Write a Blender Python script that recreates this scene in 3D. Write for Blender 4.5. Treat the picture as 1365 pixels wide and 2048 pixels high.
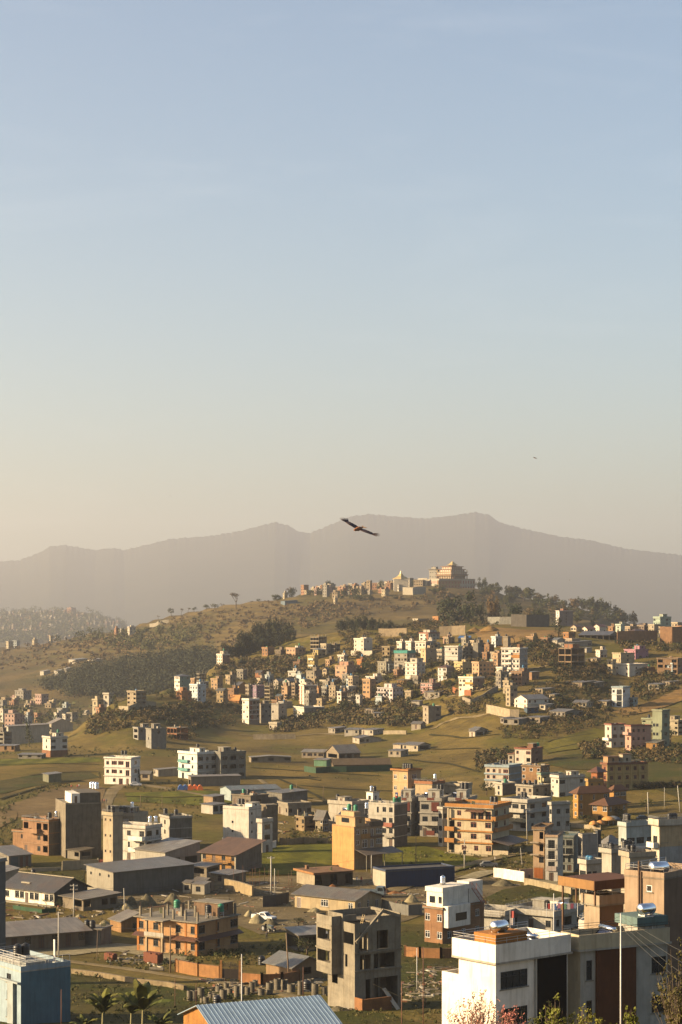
import bpy,bmesh,math,random
import numpy as np
from mathutils import Vector,Matrix,noise
from mathutils.geometry import delaunay_2d_cdt

random.seed(7)
for o in list(bpy.data.objects):
 bpy.data.objects.remove(o)
SC = bpy.context.scene
COL = SC.collection

# ------------------------------------------------------------------ camera, sky, sun, exposure
F,CX,HY,CZ = 4000.0,682.5,1240.0,60.0      # focal length in photo pixels, optical axis column, horizon row, eye height
cam_d = bpy.data.cameras.new('camera')
cam = bpy.data.objects.new('camera',cam_d)
COL.objects.link(cam)
cam_d.sensor_fit = 'VERTICAL'
cam_d.sensor_height = 36.0
cam_d.sensor_width = 24.0
cam_d.lens = F / 2048 * 36
cam_d.shift_y = (HY - 1024) / 2048
cam_d.clip_start = 1.0
cam_d.clip_end = 60000
cam.location = (0,0,CZ)
cam.rotation_euler = (math.radians(90),0,0)
SC.camera = cam

SUN_EL,SUN_AZ = math.radians(20),math.radians(-99)     # azimuth from +Y, clockwise
w = bpy.data.worlds.new('World')
SC.world = w
w.use_nodes = True
nt = w.node_tree
bg = nt.nodes['Background']
sky = nt.nodes.new('ShaderNodeTexSky')
sky.sky_type = 'NISHITA'
sky.sun_disc = False
sky.sun_elevation = SUN_EL
sky.sun_rotation = SUN_AZ
sky.air_density = 1.0
sky.dust_density = 1.9
sky.ozone_density = 1.0
# thin high cirrus over the whole sky
tcw = nt.nodes.new('ShaderNodeTexCoord')
mpw = nt.nodes.new('ShaderNodeMapping')
mpw.inputs['Scale'].default_value = (3.0,3.0,14.0)
mpw.inputs['Rotation'].default_value = (0.0,0.25,0.5)
nt.links.new(tcw.outputs['Generated'],mpw.inputs['Vector'])
nzw = nt.nodes.new('ShaderNodeTexNoise')
nzw.inputs['Scale'].default_value = 1.7
nzw.inputs['Detail'].default_value = 8
nzw.inputs['Roughness'].default_value = 0.62
nzw.inputs['Distortion'].default_value = 0.6
nt.links.new(mpw.outputs[0],nzw.inputs['Vector'])
rpw = nt.nodes.new('ShaderNodeValToRGB')
rpw.color_ramp.elements[0].position,rpw.color_ramp.elements[0].color = 0.52,(0,0,0,1)
rpw.color_ramp.elements[1].position,rpw.color_ramp.elements[1].color = 0.78,(0.07,0.07,0.07,1)
nt.links.new(nzw.outputs[0],rpw.inputs[0])
mxw = nt.nodes.new('ShaderNodeMix')
mxw.data_type = 'RGBA'
nt.links.new(rpw.outputs[0],mxw.inputs[0])
nt.links.new(sky.outputs[0],mxw.inputs[6])
mxw.inputs[7].default_value = (7.5,7.3,7.0,1)
nt.links.new(mxw.outputs[2],bg.inputs[0])
bg.inputs[1].default_value = 0.055

sd = bpy.data.lights.new('sun','SUN')
sd.energy = 5.0
sd.color = (1.0,0.76,0.46)
sd.angle = math.radians(0.6)
sun = bpy.data.objects.new('sun',sd)
COL.objects.link(sun)
sv = Vector((math.sin(SUN_AZ) * math.cos(SUN_EL),math.cos(SUN_AZ) * math.cos(SUN_EL),math.sin(SUN_EL)))
sun.rotation_euler = sv.to_track_quat('Z','Y').to_euler()
sun.location = (-300,0,300)

SC.view_settings.view_transform = 'Standard'
SC.view_settings.look = 'None'
SC.view_settings.exposure = 1.84
SC.view_settings.gamma = 1.0
SC.view_settings.use_curve_mapping = False
SC.render.engine = 'CYCLES'
SC.cycles.use_denoising = True
SC.cycles.max_bounces = 5
SC.cycles.diffuse_bounces = 1
SC.cycles.volume_bounces = 0
SC.cycles.volume_max_steps = 64
HAZE = 0.000084
HAZE_COL = (0.70,0.71,0.755)
HAZE_G = 0.42

# ------------------------------------------------------------------ helpers
CROP = {'A': (0,1780,2.967),'B': (440,1780,2.967),'C': (840,1730,2.6),'D': (0,1540,3.25),'E': (380,1540,3.25),
  'F': (760,1480,4.015),'G': (1040,1420,4.2),'H': (0,1400,3.25),'I': (380,1220,4.015),'J': (680,1220,4.015),
  'K': (1000,1200,3.74),'L': (0,1190,3.4125),'M': (540,1100,2.967),'N': (940,1100,3.21),'P': (200,1760,4.55),
  'Q': (620,1800,6.5),'R': (620,1580,7.583),'S': (860,1580,6.205),'T': (840,1100,8.53),'U': (0,1640,5.6875),
  'V': (0,1060,4.55),'W': (480,1440,2.625),'Y': (300,1130,3.4125),'X': (0,0,1.0)}

def px(k,x,y):
 a,b,s = CROP[k]
 return a + x / s,b + y / s

def at(X,Y,D):
 return Vector(((X - CX) * D / F,D,CZ + (HY - Y) * D / F))

def tag(o,label=None,cat=None,group=None,kind=None):
 if label: o['label'] = label
 if cat: o['category'] = cat
 if group: o['group'] = group
 if kind: o['kind'] = kind
 return o

def link(name,me,parent=None):
 o = bpy.data.objects.new(name,me)
 COL.objects.link(o)
 if parent is not None:
  o.parent = parent
 return o

def empty(name,loc,rz=0.0):
 e = bpy.data.objects.new(name,None)
 e.empty_display_size = 0.5
 COL.objects.link(e)
 e.location = loc
 e.rotation_euler = (0,0,rz)
 return e

class MB:
 """collects quads, boxes and tubes and links them as one mesh"""
 def __init__(s):
  s.v,s.f,s.m = [],[],[]

 def poly(s,pts,m=0):
  n = len(s.v)
  s.v.extend([tuple(p) for p in pts])
  s.f.append(tuple(range(n,n + len(pts))))
  s.m.append(m)

 def box(s,x0,x1,y0,y1,z0,z1,m=0):
  n = len(s.v)
  s.v += [(x0,y0,z0),(x1,y0,z0),(x1,y1,z0),(x0,y1,z0),(x0,y0,z1),(x1,y0,z1),(x1,y1,z1),(x0,y1,z1)]
  for q in ((0,3,2,1),(4,5,6,7),(0,1,5,4),(1,2,6,5),(2,3,7,6),(3,0,4,7)):
   s.f.append(tuple(n + i for i in q))
   s.m.append(m)
  return s

 def slab(s,pts,t,m=0):
  """extrude a polygon (counter-clockwise from above) down by t"""
  n,k = len(s.v),len(pts)
  s.v += [tuple(p) for p in pts] + [(p[0],p[1],p[2] - t) for p in pts]
  s.f.append(tuple(range(n,n + k))); s.m.append(m)
  s.f.append(tuple(n + k + i for i in reversed(range(k)))); s.m.append(m)
  for i in range(k):
   j = (i + 1) % k
   s.f.append((n + i,n + k + i,n + k + j,n + j)); s.m.append(m)
  return s

 def tube(s,p0,p1,r0,r1=None,n=8,m=0,caps=True):
  r1 = r0 if r1 is None else r1
  p0,p1 = Vector(p0),Vector(p1)
  d = (p1 - p0).normalized()
  a = d.orthogonal().normalized()
  b = d.cross(a)
  k = len(s.v)
  for p,r in ((p0,r0),(p1,r1)):
   for i in range(n):
    t = 2 * math.pi * i / n
    s.v.append(tuple(p + a * (r * math.cos(t)) + b * (r * math.sin(t))))
  for i in range(n):
   j = (i + 1) % n
   s.f.append((k + i,k + j,k + n + j,k + n + i)); s.m.append(m)
  if caps:
   s.f.append(tuple(k + i for i in reversed(range(n)))); s.m.append(m)
   s.f.append(tuple(k + n + i for i in range(n))); s.m.append(m)
  return s

 def lathe(s,c,prof,n=14,m=0):
  """prof: list of (r, z) from bottom to top round centre c"""
  k = len(s.v)
  for r,z in prof:
   for i in range(n):
    t = 2 * math.pi * i / n
    s.v.append((c[0] + r * math.cos(t),c[1] + r * math.sin(t),c[2] + z))
  for q in range(len(prof) - 1):
   for i in range(n):
    j = (i + 1) % n
    s.f.append((k + q * n + i,k + q * n + j,k + (q + 1) * n + j,k + (q + 1) * n + i)); s.m.append(m)
  s.f.append(tuple(k + i for i in reversed(range(n)))); s.m.append(m)
  s.f.append(tuple(k + (len(prof) - 1) * n + i for i in range(n))); s.m.append(m)
  return s

 def mesh(s,name,mats,smooth=False):
  me = bpy.data.meshes.new(name)
  me.from_pydata(s.v,[],s.f)
  for m in (mats if isinstance(mats,(list,tuple)) else [mats]):
   me.materials.append(m)
  if any(s.m):
   me.polygons.foreach_set('material_index',s.m)
  if smooth:
   me.polygons.foreach_set('use_smooth',[True] * len(s.f))
  me.update()
  return me

 def build(s,name,mats,parent=None,smooth=False):
  return link(name,s.mesh(name,mats,smooth),parent)

# ------------------------------------------------------------------ materials
_M = {}

def node_mat(name):
 m = bpy.data.materials.new(name)
 m.use_nodes = True
 t = m.node_tree
 return m,t,t.nodes['Principled BSDF']

def N(t,kind,**kw):
 n = t.nodes.new(kind)
 for k,v in kw.items():
  if k.startswith('i_'):
   n.inputs[k[2:].replace('_',' ')].default_value = v
  else:
   setattr(n,k,v)
 return n

def ramp(t,src,stops):
 r = t.nodes.new('ShaderNodeValToRGB')
 el = r.color_ramp.elements
 while len(el) < len(stops):
  el.new(0.5)
 for e,(p,c) in zip(el,stops):
  e.position = p
  e.color = (*c,1) if len(c) == 3 else c
 t.links.new(src,r.inputs[0])
 return r.outputs[0]

def mix(t,fac,a,b,mode='MIX'):
 n = t.nodes.new('ShaderNodeMix')
 n.data_type = 'RGBA'
 n.blend_type = mode
 for s,v in ((0,fac),(6,a),(7,b)):
  if hasattr(v,'is_linked'):
   t.links.new(v,n.inputs[s])
  elif s == 0:
   n.inputs[0].default_value = v
  else:
   n.inputs[s].default_value = (*v[:3],1)
 return n.outputs[2]

def noise_fac(t,vec,scale,detail=4,rough=0.55):
 n = N(t,'ShaderNodeTexNoise')
 n.inputs['Scale'].default_value = scale
 n.inputs['Detail'].default_value = detail
 n.inputs['Roughness'].default_value = rough
 t.links.new(vec,n.inputs['Vector'])
 return n.outputs[0]

def mapped(t,vec,scale):
 m = N(t,'ShaderNodeMapping')
 m.inputs['Scale'].default_value = scale
 t.links.new(vec,m.inputs['Vector'])
 return m.outputs[0]

def bump(t,p,h,strength=0.3,dist=0.05):
 b = N(t,'ShaderNodeBump')
 b.inputs['Strength'].default_value = strength
 b.inputs['Distance'].default_value = dist
 t.links.new(h,b.inputs['Height'])
 t.links.new(b.outputs[0],p.inputs['Normal'])

def sc(c,k):
 return tuple(min(0.92,x * k) for x in c)

def wall_mat(c,rough=0.85,kind='plaster'):
 """painted or raw wall with weathering: blotches, rain streaks, fine relief"""
 c = (c[0] * 0.42,c[1] * 0.40,c[2] * 0.355)
 key = (kind,tuple(round(x,3) for x in c))
 if key in _M: return _M[key]
 m,t,p = node_mat(kind)
 oi = N(t,'ShaderNodeObjectInfo')
 tc = N(t,'ShaderNodeTexCoord')
 vec = tc.outputs['Object']
 a = noise_fac(t,vec,0.55,6,0.62)
 s = noise_fac(t,mapped(t,vec,(1.6,1.6,0.16)),1.3,5,0.6)
 v = 0.20 if kind == 'plaster' else 0.34
 base = ramp(t,a,[(0.3,sc(c,1 - v)),(0.72,sc(c,1 + v * 0.6))])
 st = ramp(t,s,[(0.48,(1,1,1)),(0.76,(0.62,0.57,0.50))])
 col = mix(t,0.8 if kind == 'plaster' else 0.9,base,st,'MULTIPLY')
 if kind == 'plaster':
  pf = ramp(t,noise_fac(t,vec,0.33,3,0.5),[(0.62,(0,0,0)),(0.64,(.45,.45,.45))])
  col = mix(t,pf,col,sc((c[0] * .7,c[1] * .7,c[2] * .72),1))
 if kind == 'brick':
  b = N(t,'ShaderNodeTexBrick')
  b.inputs['Scale'].default_value = 1.0
  b.inputs['Brick Width'].default_value = 0.46
  b.inputs['Row Height'].default_value = 0.16
  b.inputs['Mortar Size'].default_value = 0.02
  b.inputs['Color1'].default_value = (0.8,0.8,0.8,1)
  b.inputs['Color2'].default_value = (1,1,1,1)
  b.inputs['Mortar'].default_value = (0.75,0.78,0.8,1)
  r = N(t,'ShaderNodeMapping')
  r.inputs['Rotation'].default_value = (math.radians(90),0,0)
  t.links.new(vec,r.inputs['Vector'])
  t.links.new(r.outputs[0],b.inputs['Vector'])
  col = mix(t,0.8,col,b.outputs[0],'MULTIPLY')
 if kind == 'concrete':
  f2 = noise_fac(t,vec,3.1,4,0.7)
  col = mix(t,0.5,col,ramp(t,f2,[(0.35,(0.78,0.78,0.78)),(0.7,(1.1,1.08,1.04))]),'MULTIPLY')
 t.links.new(col,p.inputs['Base Color'])
 p.inputs['Roughness'].default_value = rough
 p.inputs['Specular IOR Level'].default_value = 0.25
 bump(t,p,noise_fac(t,vec,6.0,4),0.35,0.03)
 _M[key] = m
 return m

def plain(name,c,rough=0.6,metal=0.0,var=0.15,scale=1.5,spec=0.4):
 if metal < .9: c = tuple(x * 0.7 for x in c)
 key = ('plain',name,tuple(round(x,3) for x in c),rough,metal)
 if key in _M: return _M[key]
 m,t,p = node_mat(name)
 tc = N(t,'ShaderNodeTexCoord')
 a = noise_fac(t,tc.outputs['Object'],scale,4,0.6)
 t.links.new(ramp(t,a,[(0.3,sc(c,1 - var)),(0.7,sc(c,1 + var * 0.7))]),p.inputs['Base Color'])
 p.inputs['Roughness'].default_value = rough
 p.inputs['Metallic'].default_value = metal
 p.inputs['Specular IOR Level'].default_value = spec
 _M[key] = m
 return m

def sheet_mat(c,axis='X',rough=0.45,rust=0.35,metal=0.3):
 """corrugated metal sheet with rust and dirt"""
 c = (c[0] * 0.34,c[1] * 0.325,c[2] * 0.29)
 key = ('sheet',tuple(round(x,3) for x in c),axis)
 if key in _M: return _M[key]
 m,t,p = node_mat('corrugated_sheet')
 tc = N(t,'ShaderNodeTexCoord')
 vec = tc.outputs['Object']
 a = noise_fac(t,mapped(t,vec,(1,0.3,1) if axis == 'X' else (0.3,1,1)),0.8,6,0.65)
 base = ramp(t,a,[(0.28,sc(c,0.72)),(0.55,c),(0.8,sc(c,1.15))])
 r = ramp(t,noise_fac(t,vec,0.35,6,0.7),[(0.46,(0,0,0)),(0.66,(rust * 1.4,rust * 1.4,rust * 1.4))])
 bk = N(t,'ShaderNodeTexBrick')
 for q_,v_ in (('Scale',1.0),('Brick Width',0.95 if axis == 'X' else 2.4),('Row Height',2.4 if axis == 'X' else 0.95),('Mortar Size',0.03),('Color1',(.72,.72,.74,1)),('Color2',(1.12,1.08,1.02,1)),('Mortar',(.5,.48,.46,1))):
  bk.inputs[q_].default_value = v_
 t.links.new(vec,bk.inputs['Vector'])
 base = mix(t,0.75,base,bk.outputs[0],'MULTIPLY')
 t.links.new(mix(t,r,base,(0.10,0.058,0.032)),p.inputs['Base Color'])
 p.inputs['Roughness'].default_value = rough
 p.inputs['Metallic'].default_value = metal
 w_ = N(t,'ShaderNodeTexWave')
 w_.bands_direction = axis
 w_.inputs['Scale'].default_value = 2.6
 t.links.new(vec,w_.inputs['Vector'])
 bump(t,p,w_.outputs[0],0.5,0.04)
 _M[key] = m
 return m

def glass_mat(c=(0.018,0.022,0.026)):
 return plain('window_glass',c,0.12,0.0,0.4,0.7,0.5)

CONC = (0.36,0.325,0.27)
DCONC = (0.26,0.24,0.205)
BRICK = (0.42,0.19,0.095)
WHITE = (1.30,1.25,1.20)
CREAM = (0.74,0.65,0.48)
PEACH = (0.72,0.50,0.33)
PINK = (0.68,0.44,0.40)
GREY = (0.44,0.43,0.41)
LGREY = (0.60,0.585,0.555)
BLUE = (0.50,0.60,0.68)
TEAL = (0.20,0.50,0.50)
YELL = (0.72,0.58,0.28)
LILAC = (0.40,0.29,0.42)
MUST = (0.62,0.36,0.12)
GREEN = (0.36,0.48,0.30)
TAN = (0.52,0.40,0.27)

def fmat(kind,dark,mid,light,green=None,scl=1.0,bdist=0.3,rows=0):
 q = (0.425,0.405,0.315)
 dark,mid,light = (tuple(x * y for x,y in zip(c,q)) for c in (dark,mid,light))
 green = green and tuple(x * y for x,y in zip(green,q))
 """soil and grass for ground, fields and hills"""
 m,t,p = node_mat(kind)
 g = N(t,'ShaderNodeNewGeometry')
 pos = g.outputs['Position']
 a = noise_fac(t,pos,0.022 * scl,7,0.62)
 b = noise_fac(t,pos,0.21 * scl,5,0.7)
 c = noise_fac(t,pos,1.3 * scl,4,0.7)
 col = ramp(t,a,[(0.32,dark),(0.5,mid),(0.68,light)])
 if green:
  gf = ramp(t,noise_fac(t,mapped(t,pos,(1,0.6,1)),0.03 * scl,5,0.6),[(0.47,(0,0,0)),(0.60,(0.85,0.85,0.85))])
  col = mix(t,gf,col,green)
 col = mix(t,0.8,col,ramp(t,b,[(0.3,(0.55,0.55,0.52)),(0.7,(1.25,1.22,1.15))]),'MULTIPLY')
 col = mix(t,0.7,col,ramp(t,c,[(0.3,(0.6,0.6,0.55)),(0.7,(1.3,1.28,1.2))]),'MULTIPLY')
 if rows:
  wv = N(t,'ShaderNodeTexWave')
  wv.inputs['Scale'].default_value = rows
  wv.inputs['Distortion'].default_value = 2.5
  wv.inputs['Detail'].default_value = 2
  t.links.new(mapped(t,pos,(.25,1,1)),wv.inputs['Vector'])
  col = mix(t,0.7,col,ramp(t,wv.outputs[0],[(0.2,(.62,.64,.6)),(0.7,(1.15,1.13,1.1))]),'MULTIPLY')
 t.links.new(col,p.inputs['Base Color'])
 p.inputs['Roughness'].default_value = 0.95
 p.inputs['Specular IOR Level'].default_value = 0.1
 mx = N(t,'ShaderNodeMath',operation='ADD')
 t.links.new(b,mx.inputs[0]); t.links.new(c,mx.inputs[1])
 bump(t,p,mx.outputs[0],0.8,bdist)
 return m

# ------------------------------------------------------------------ terrain
def grid_from(cols,d0,d1,step,blur):
 """cols: {photo column: [(distance, height above eye)]} -> smooth height grid over (column, distance)"""
 P = np.arange(-420,1800,15.0)
 Dg = np.arange(d0,d1 + 1,step)
 ks = sorted(cols)
 prof = np.array([np.interp(Dg,[a for a,_ in cols[k]],[b for _,b in cols[k]]) for k in ks])
 G = np.array([[np.interp(p,ks,prof[:,j]) for j in range(len(Dg))] for p in P])
 k = np.array([1,2,3,2,1],float); k /= k.sum()
 for _ in range(blur):
  Gp = np.pad(G,((2,2),(2,2)),'edge')
  G = sum(k[i] * Gp[i:i + G.shape[0],2:-2] for i in range(5))
  Gp = np.pad(G,((2,2),(2,2)),'edge')
  G = sum(k[i] * Gp[2:-2,i:i + G.shape[1]] for i in range(5))
 return P,Dg,G

base = [(40,-9),(60,-13.5),(90,-21.5),(120,-29.5),(170,-39),(245,-50),(300,-55),(350,-58),(450,-58.5),(600,-58),(750,-58)]
near_cols = {
 -400: base + [(900,-60),(1100,-66),(1500,-76),(1900,-76)],
 0: base + [(900,-59),(1000,-62),(1200,-70),(1500,-76),(1900,-76)],
 130: base + [(900,-58.5),(950,-57.5),(1000,-60),(1100,-66),(1500,-76),(1900,-76)],
 200: base + [(880,-58),(950,-52.5),(1000,-49.5),(1050,-47),(1100,-49),(1300,-74),(1900,-76)],
 270: base + [(870,-57),(900,-54),(950,-49),(1000,-45),(1050,-42),(1100,-41),(1200,-48),(1400,-74),(1900,-76)],
 350: base + [(900,-57),(960,-52),(1000,-48.5),(1060,-46),(1110,-41),(1180,-40),(1260,-52),(1420,-74),(1900,-76)],
 430: base + [(900,-58),(1000,-56),(1050,-52.5),(1100,-48.5),(1150,-44),(1200,-39),(1250,-32),(1300,-28),(1350,-28),(1500,-72),(1900,-76)],
 520: base + [(1000,-57),(1090,-55),(1120,-51),(1200,-42),(1250,-36),(1300,-28),(1350,-22),(1400,-20),(1550,-70),(1900,-76)],
 600: base + [(900,-58),(1000,-56),(1090,-53.5),(1120,-49),(1200,-38),(1250,-30),(1300,-21),(1350,-14),(1400,-11),(1550,-65),(1900,-76)],
 700: base + [(900,-57),(1000,-54),(1050,-50),(1100,-43),(1150,-36),(1200,-29),(1250,-21),(1300,-13),(1350,-6.5),(1400,-6),(1560,-60),(1900,-76)],
 850: base + [(800,-57),(900,-54),(950,-50),(1000,-44),(1050,-37),(1100,-31),(1150,-25.5),(1200,-18.5),(1300,-8),(1350,-3.5),(1400,-3),(1560,-55),(1900,-76)],
 1000: base[:-1] + [(700,-56.5),(800,-53),(850,-48),(900,-42),(950,-35),(1000,-30),(1050,-26),(1100,-21.5),(1200,-11),(1300,-3.5),(1400,-1),(1560,-50),(1900,-76)],
 1130: base[:-2] + [(600,-57),(650,-54.5),(700,-52.5),(800,-51),(850,-47),(900,-42),(950,-36),(1000,-29),(1050,-23),(1100,-18),(1200,-9),(1300,-5),(1400,-4),(1560,-50),(1900,-76)],
 1250: base[:-2] + [(600,-56),(640,-54),(700,-52),(800,-51.5),(900,-44),(1000,-36),(1050,-29),(1100,-21),(1150,-13.5),(1250,-9),(1400,-7),(1560,-50),(1900,-76)],
 1365: base[:-2] + [(600,-55),(700,-51.5),(800,-50),(850,-46),(950,-38),(1000,-33),(1050,-26),(1100,-19),(1150,-12.5),(1250,-8.5),(1400,-7),(1560,-50),(1900,-76)],
 1800: base[:-2] + [(600,-53),(800,-46),(1000,-30),(1150,-10),(1250,-6),(1400,-5),(1600,-50),(1900,-76)],
}
hill_cols = {
 -400: [(1350,-82),(1500,-77),(1800,-73),(2200,-58),(2500,-46),(2800,-37),(3300,-70),(4600,-110)],
 0: [(1350,-82),(1500,-76),(1800,-71),(2200,-55),(2500,-44),(2800,-36),(3300,-70),(4600,-110)],
 90: [(1350,-82),(1500,-76),(1800,-69),(2000,-56),(2300,-42),(2600,-32),(3300,-70),(4600,-110)],
 180: [(1350,-82),(1500,-75),(1700,-68),(1900,-45),(2100,-36),(2400,-25),(2700,-17),(3300,-70),(4600,-110)],
 270: [(1350,-82),(1500,-73),(1700,-63),(1800,-45),(2000,-34),(2200,-16),(2400,-6),(2600,-14),(3000,-20),(3300,-70),(4600,-110)],
 350: [(1350,-82),(1500,-72),(1700,-54),(1800,-41),(2000,-24),(2200,-2),(2350,8),(2500,0),(3000,-70),(4600,-90)],
 430: [(1350,-82),(1500,-72),(1700,-47),(1800,-34),(2000,-14),(2200,8),(2300,16),(2450,8),(3000,-70),(4600,-90)],
 550: [(1350,-82),(1600,-52),(1800,-22),(2000,1),(2200,19.5),(2300,25),(2450,15),(3000,-70),(4600,-90)],
 620: [(1350,-82),(1700,-34),(1800,-18),(2000,6),(2200,27),(2300,32),(2450,24),(3000,-70),(4600,-90)],
 700: [(1350,-82),(1700,-30),(1800,-14),(2000,10),(2150,24),(2250,32),(2350,34),(2500,20),(3000,-70),(4600,-90)],
 850: [(1350,-82),(1700,-24),(1800,-5),(2000,12),(2150,29),(2250,38),(2380,41),(2550,24),(3000,-70),(4600,-90)],
 940: [(1350,-82),(1700,-24),(1800,-5),(2000,12),(2150,28),(2250,37),(2400,41),(2560,20),(3000,-70),(4600,-90)],
 1050: [(1350,-82),(1700,-20),(1800,-3),(2000,8),(2200,22),(2300,25),(2450,10),(3000,-70),(4600,-90)],
 1150: [(1350,-82),(1700,-20),(1800,-6),(2000,4),(2200,14),(2300,14),(2450,0),(3000,-80),(4600,-90)],
 1210: [(1350,-82),(1700,-24),(1800,-10),(2000,0),(2200,8),(2300,6),(2450,-10),(3000,-80),(4600,-90)],
 1270: [(1350,-82),(1700,-34),(2000,-12),(2200,-8),(2300,-12),(2450,-30),(3000,-80),(4600,-90)],
 1365: [(1350,-82),(1700,-60),(2000,-40),(2200,-38),(2450,-60),(3000,-85),(4600,-90)],
 1800: [(1350,-82),(2000,-75),(4600,-90)],
}
GN = grid_from(near_cols,40,1900,10,1)
GH = grid_from(hill_cols,1350,4600,25,1)

def sample(G,X,Y):
 P,Dg,g = G
 X,Y = np.asarray(X,float),np.asarray(Y,float)
 p = np.clip((CX + F * X / np.maximum(Y,1) - P[0]) / 15.0,0,len(P) - 1.001)
 d = np.clip((Y - Dg[0]) / (Dg[1] - Dg[0]),0,len(Dg) - 1.001)
 i,j = p.astype(int),d.astype(int)
 a,b = p - i,d - j
 return (1 - a) * ((1 - b) * g[i,j] + b * g[i,j + 1]) + a * ((1 - b) * g[i + 1,j] + b * g[i + 1,j + 1])

def relief(X,Y,k):
 """a few octaves of smooth sines: uneven ground, cheap and exact everywhere"""
 X,Y = np.asarray(X,float),np.asarray(Y,float)
 z = np.sin(X / 17 * k + 1.3 * np.sin(Y / 31 * k)) * np.cos(Y / 23 * k + np.sin(X / 29 * k))
 z = z + 0.5 * np.sin(X / 7.3 * k + 2 * np.sin(Y / 11 * k)) * np.cos(Y / 9.1 * k)
 return z

def step(z,h,s):
 """terraces: flats and risers every h metres, s = how sharp"""
 q = z / h
 fr = q - np.floor(q)
 t = np.clip((fr - 0.5) * s + 0.5,0,1)
 return (np.floor(q) + t) * h

def zn(X,Y):
 z = sample(GN,X,Y)
 h = np.clip((z + 57) / 6,0,1)          # 0 on the valley floor, 1 on the hill
 far = np.clip((np.asarray(Y,float) - 820) / 120,0,1)
 z = z + (0.12 + 0.55 * h * far) * relief(X,Y,1.0)
 zt = step(z + 1.2 * relief(X,Y,0.22),2.6,2.4) - 1.2 * relief(X,Y,0.22)
 return CZ + z + (zt - z) * 0.45 * h * far

def zh(X,Y):
 z = sample(GH,X,Y)
 z = z + 1.0 * relief(X,Y,0.4)
 r = 2.4 * relief(X,Y,0.10)
 zt = step(z + r,4.2,2.6) - r
 k = np.clip((z + 55) / 25,0,1)
 return CZ + z + (zt - z) * 0.8 * k

def ground(X,Y,fn=zn,d0=60.0,d1=1700.0):
 """the point of the ground seen at photo pixel (X, Y): distance and height"""
 if d1 <= d0 + 50: d1 = d0 + 900.0
 D = np.arange(d0,d1,1.0)
 zr = CZ + (HY - Y) * D / F
 hit = np.nonzero(zr <= fn((X - CX) * D / F,D))[0]
 if len(hit): d = float(D[hit[0]])
 else:                                   # above the skyline: stand on the crest
  if fn is zn and d0 < 1400: D = D[D < 1480]
  d = float(D[np.argmin((CZ + (HY - Y) * D / F - fn((X - CX) * D / F,D)) / D)])
 return d,float(fn((X - CX) * d / F,d))

def sheet(name,fn,ps,ds,mat,kind='structure'):
 P,D = np.meshgrid(ps,ds)
 X = (P - CX) * D / F
 Z = fn(X,D)
 nr,nc = P.shape
 v = np.stack([X,D,Z],-1).reshape(-1,3)
 i = np.arange(nr * nc).reshape(nr,nc)
 q = np.stack([i[:-1,:-1],i[:-1,1:],i[1:,1:],i[1:,:-1]],-1).reshape(-1,4)
 me = bpy.data.meshes.new(name)
 me.vertices.add(len(v)); me.vertices.foreach_set('co',v.ravel())
 me.loops.add(q.size); me.loops.foreach_set('vertex_index',q.ravel().astype(np.int32))
 me.polygons.add(len(q)); me.polygons.foreach_set('loop_start',np.arange(0,q.size,4,dtype=np.int32))
 me.polygons.foreach_set('loop_total',np.full(len(q),4,np.int32))
 me.polygons.foreach_set('use_smooth',np.ones(len(q),bool))
 me.materials.append(mat)
 me.update(); me.validate()
 return tag(link(name,me),kind=kind)

M_ground = fmat('valley_soil',(0.135,0.10,0.034),(0.235,0.18,0.06),(0.31,0.235,0.09),(0.17,0.16,0.032))
M_hill = fmat('hill_grass',(0.12,0.09,0.042),(0.205,0.156,0.072),(0.27,0.20,0.10),(0.115,0.105,0.036),0.5,0.8)
M_mount = fmat('forest_slope',(0.045,0.055,0.035),(0.06,0.066,0.04),(0.09,0.085,0.055),None,0.12,6.0)

dn = np.concatenate([np.arange(40,300,3.0),np.arange(300,820,2.6),np.arange(820,1420,1.9),np.arange(1420,1900,12)])
sheet('ground',zn,np.arange(-400,1790,5.5),dn,M_ground)
dh = np.concatenate([np.arange(1350,1700,12),np.arange(1700,2450,3.0),np.arange(2450,4600,12)])
sheet('temple_hill',zh,np.arange(-400,1790,5.0),dh,M_hill)

ridge = [(-420,1150),(-200,1138),(0,1123),(40,1120),(80,1105),(100,1093),(130,1090),(190,1100),(225,1096),(250,1100),(300,1088),(340,1078),
  (420,1072),(480,1062),(520,1052),(550,1044),(575,1050),(600,1064),(620,1066),(660,1050),(700,1033),(740,1028),(790,1033),
  (850,1037),(900,1032),(950,1024),(980,1030),(1000,1045),(1050,1058),(1120,1073),(1180,1080),(1250,1097),(1300,1103),
  (1365,1110),(1500,1120),(1800,1140)]

def zm(X,Y):
 """the far range: crest at 9 km, spurs running down towards the valley"""
 X,Y = np.asarray(X,float),np.asarray(Y,float)
 p = CX + F * X / Y
 crest = (HY - np.interp(p,[a for a,_ in ridge],[b for _,b in ridge])) * 15700 / F
 u = np.clip((Y - 9000) / 6700,0,1)
 k = u ** 1.35
 spur = 45 * np.sin(p / 61 + 1.2 * np.sin(Y / 1600)) * u * (1 - u)
 back = np.clip((Y - 15700) / 2000,0,1)
 lump = 4.5 * np.sin(p * 0.41 + 1) * np.sin(p * 0.173) + 3.0 * np.sin(p * 1.13 + 1) * np.sin(p * 0.61)
 return CZ + (-150 + (crest + 150) * k + spur + lump * k ** 9) * (1 - back) - 150 * back

sheet('mountain_range',zm,np.arange(-420,1800,2.2),np.concatenate([np.arange(7000,14400,180),np.arange(14400,16200,50),np.arange(16200,17800,400)]),M_mount)

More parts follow.
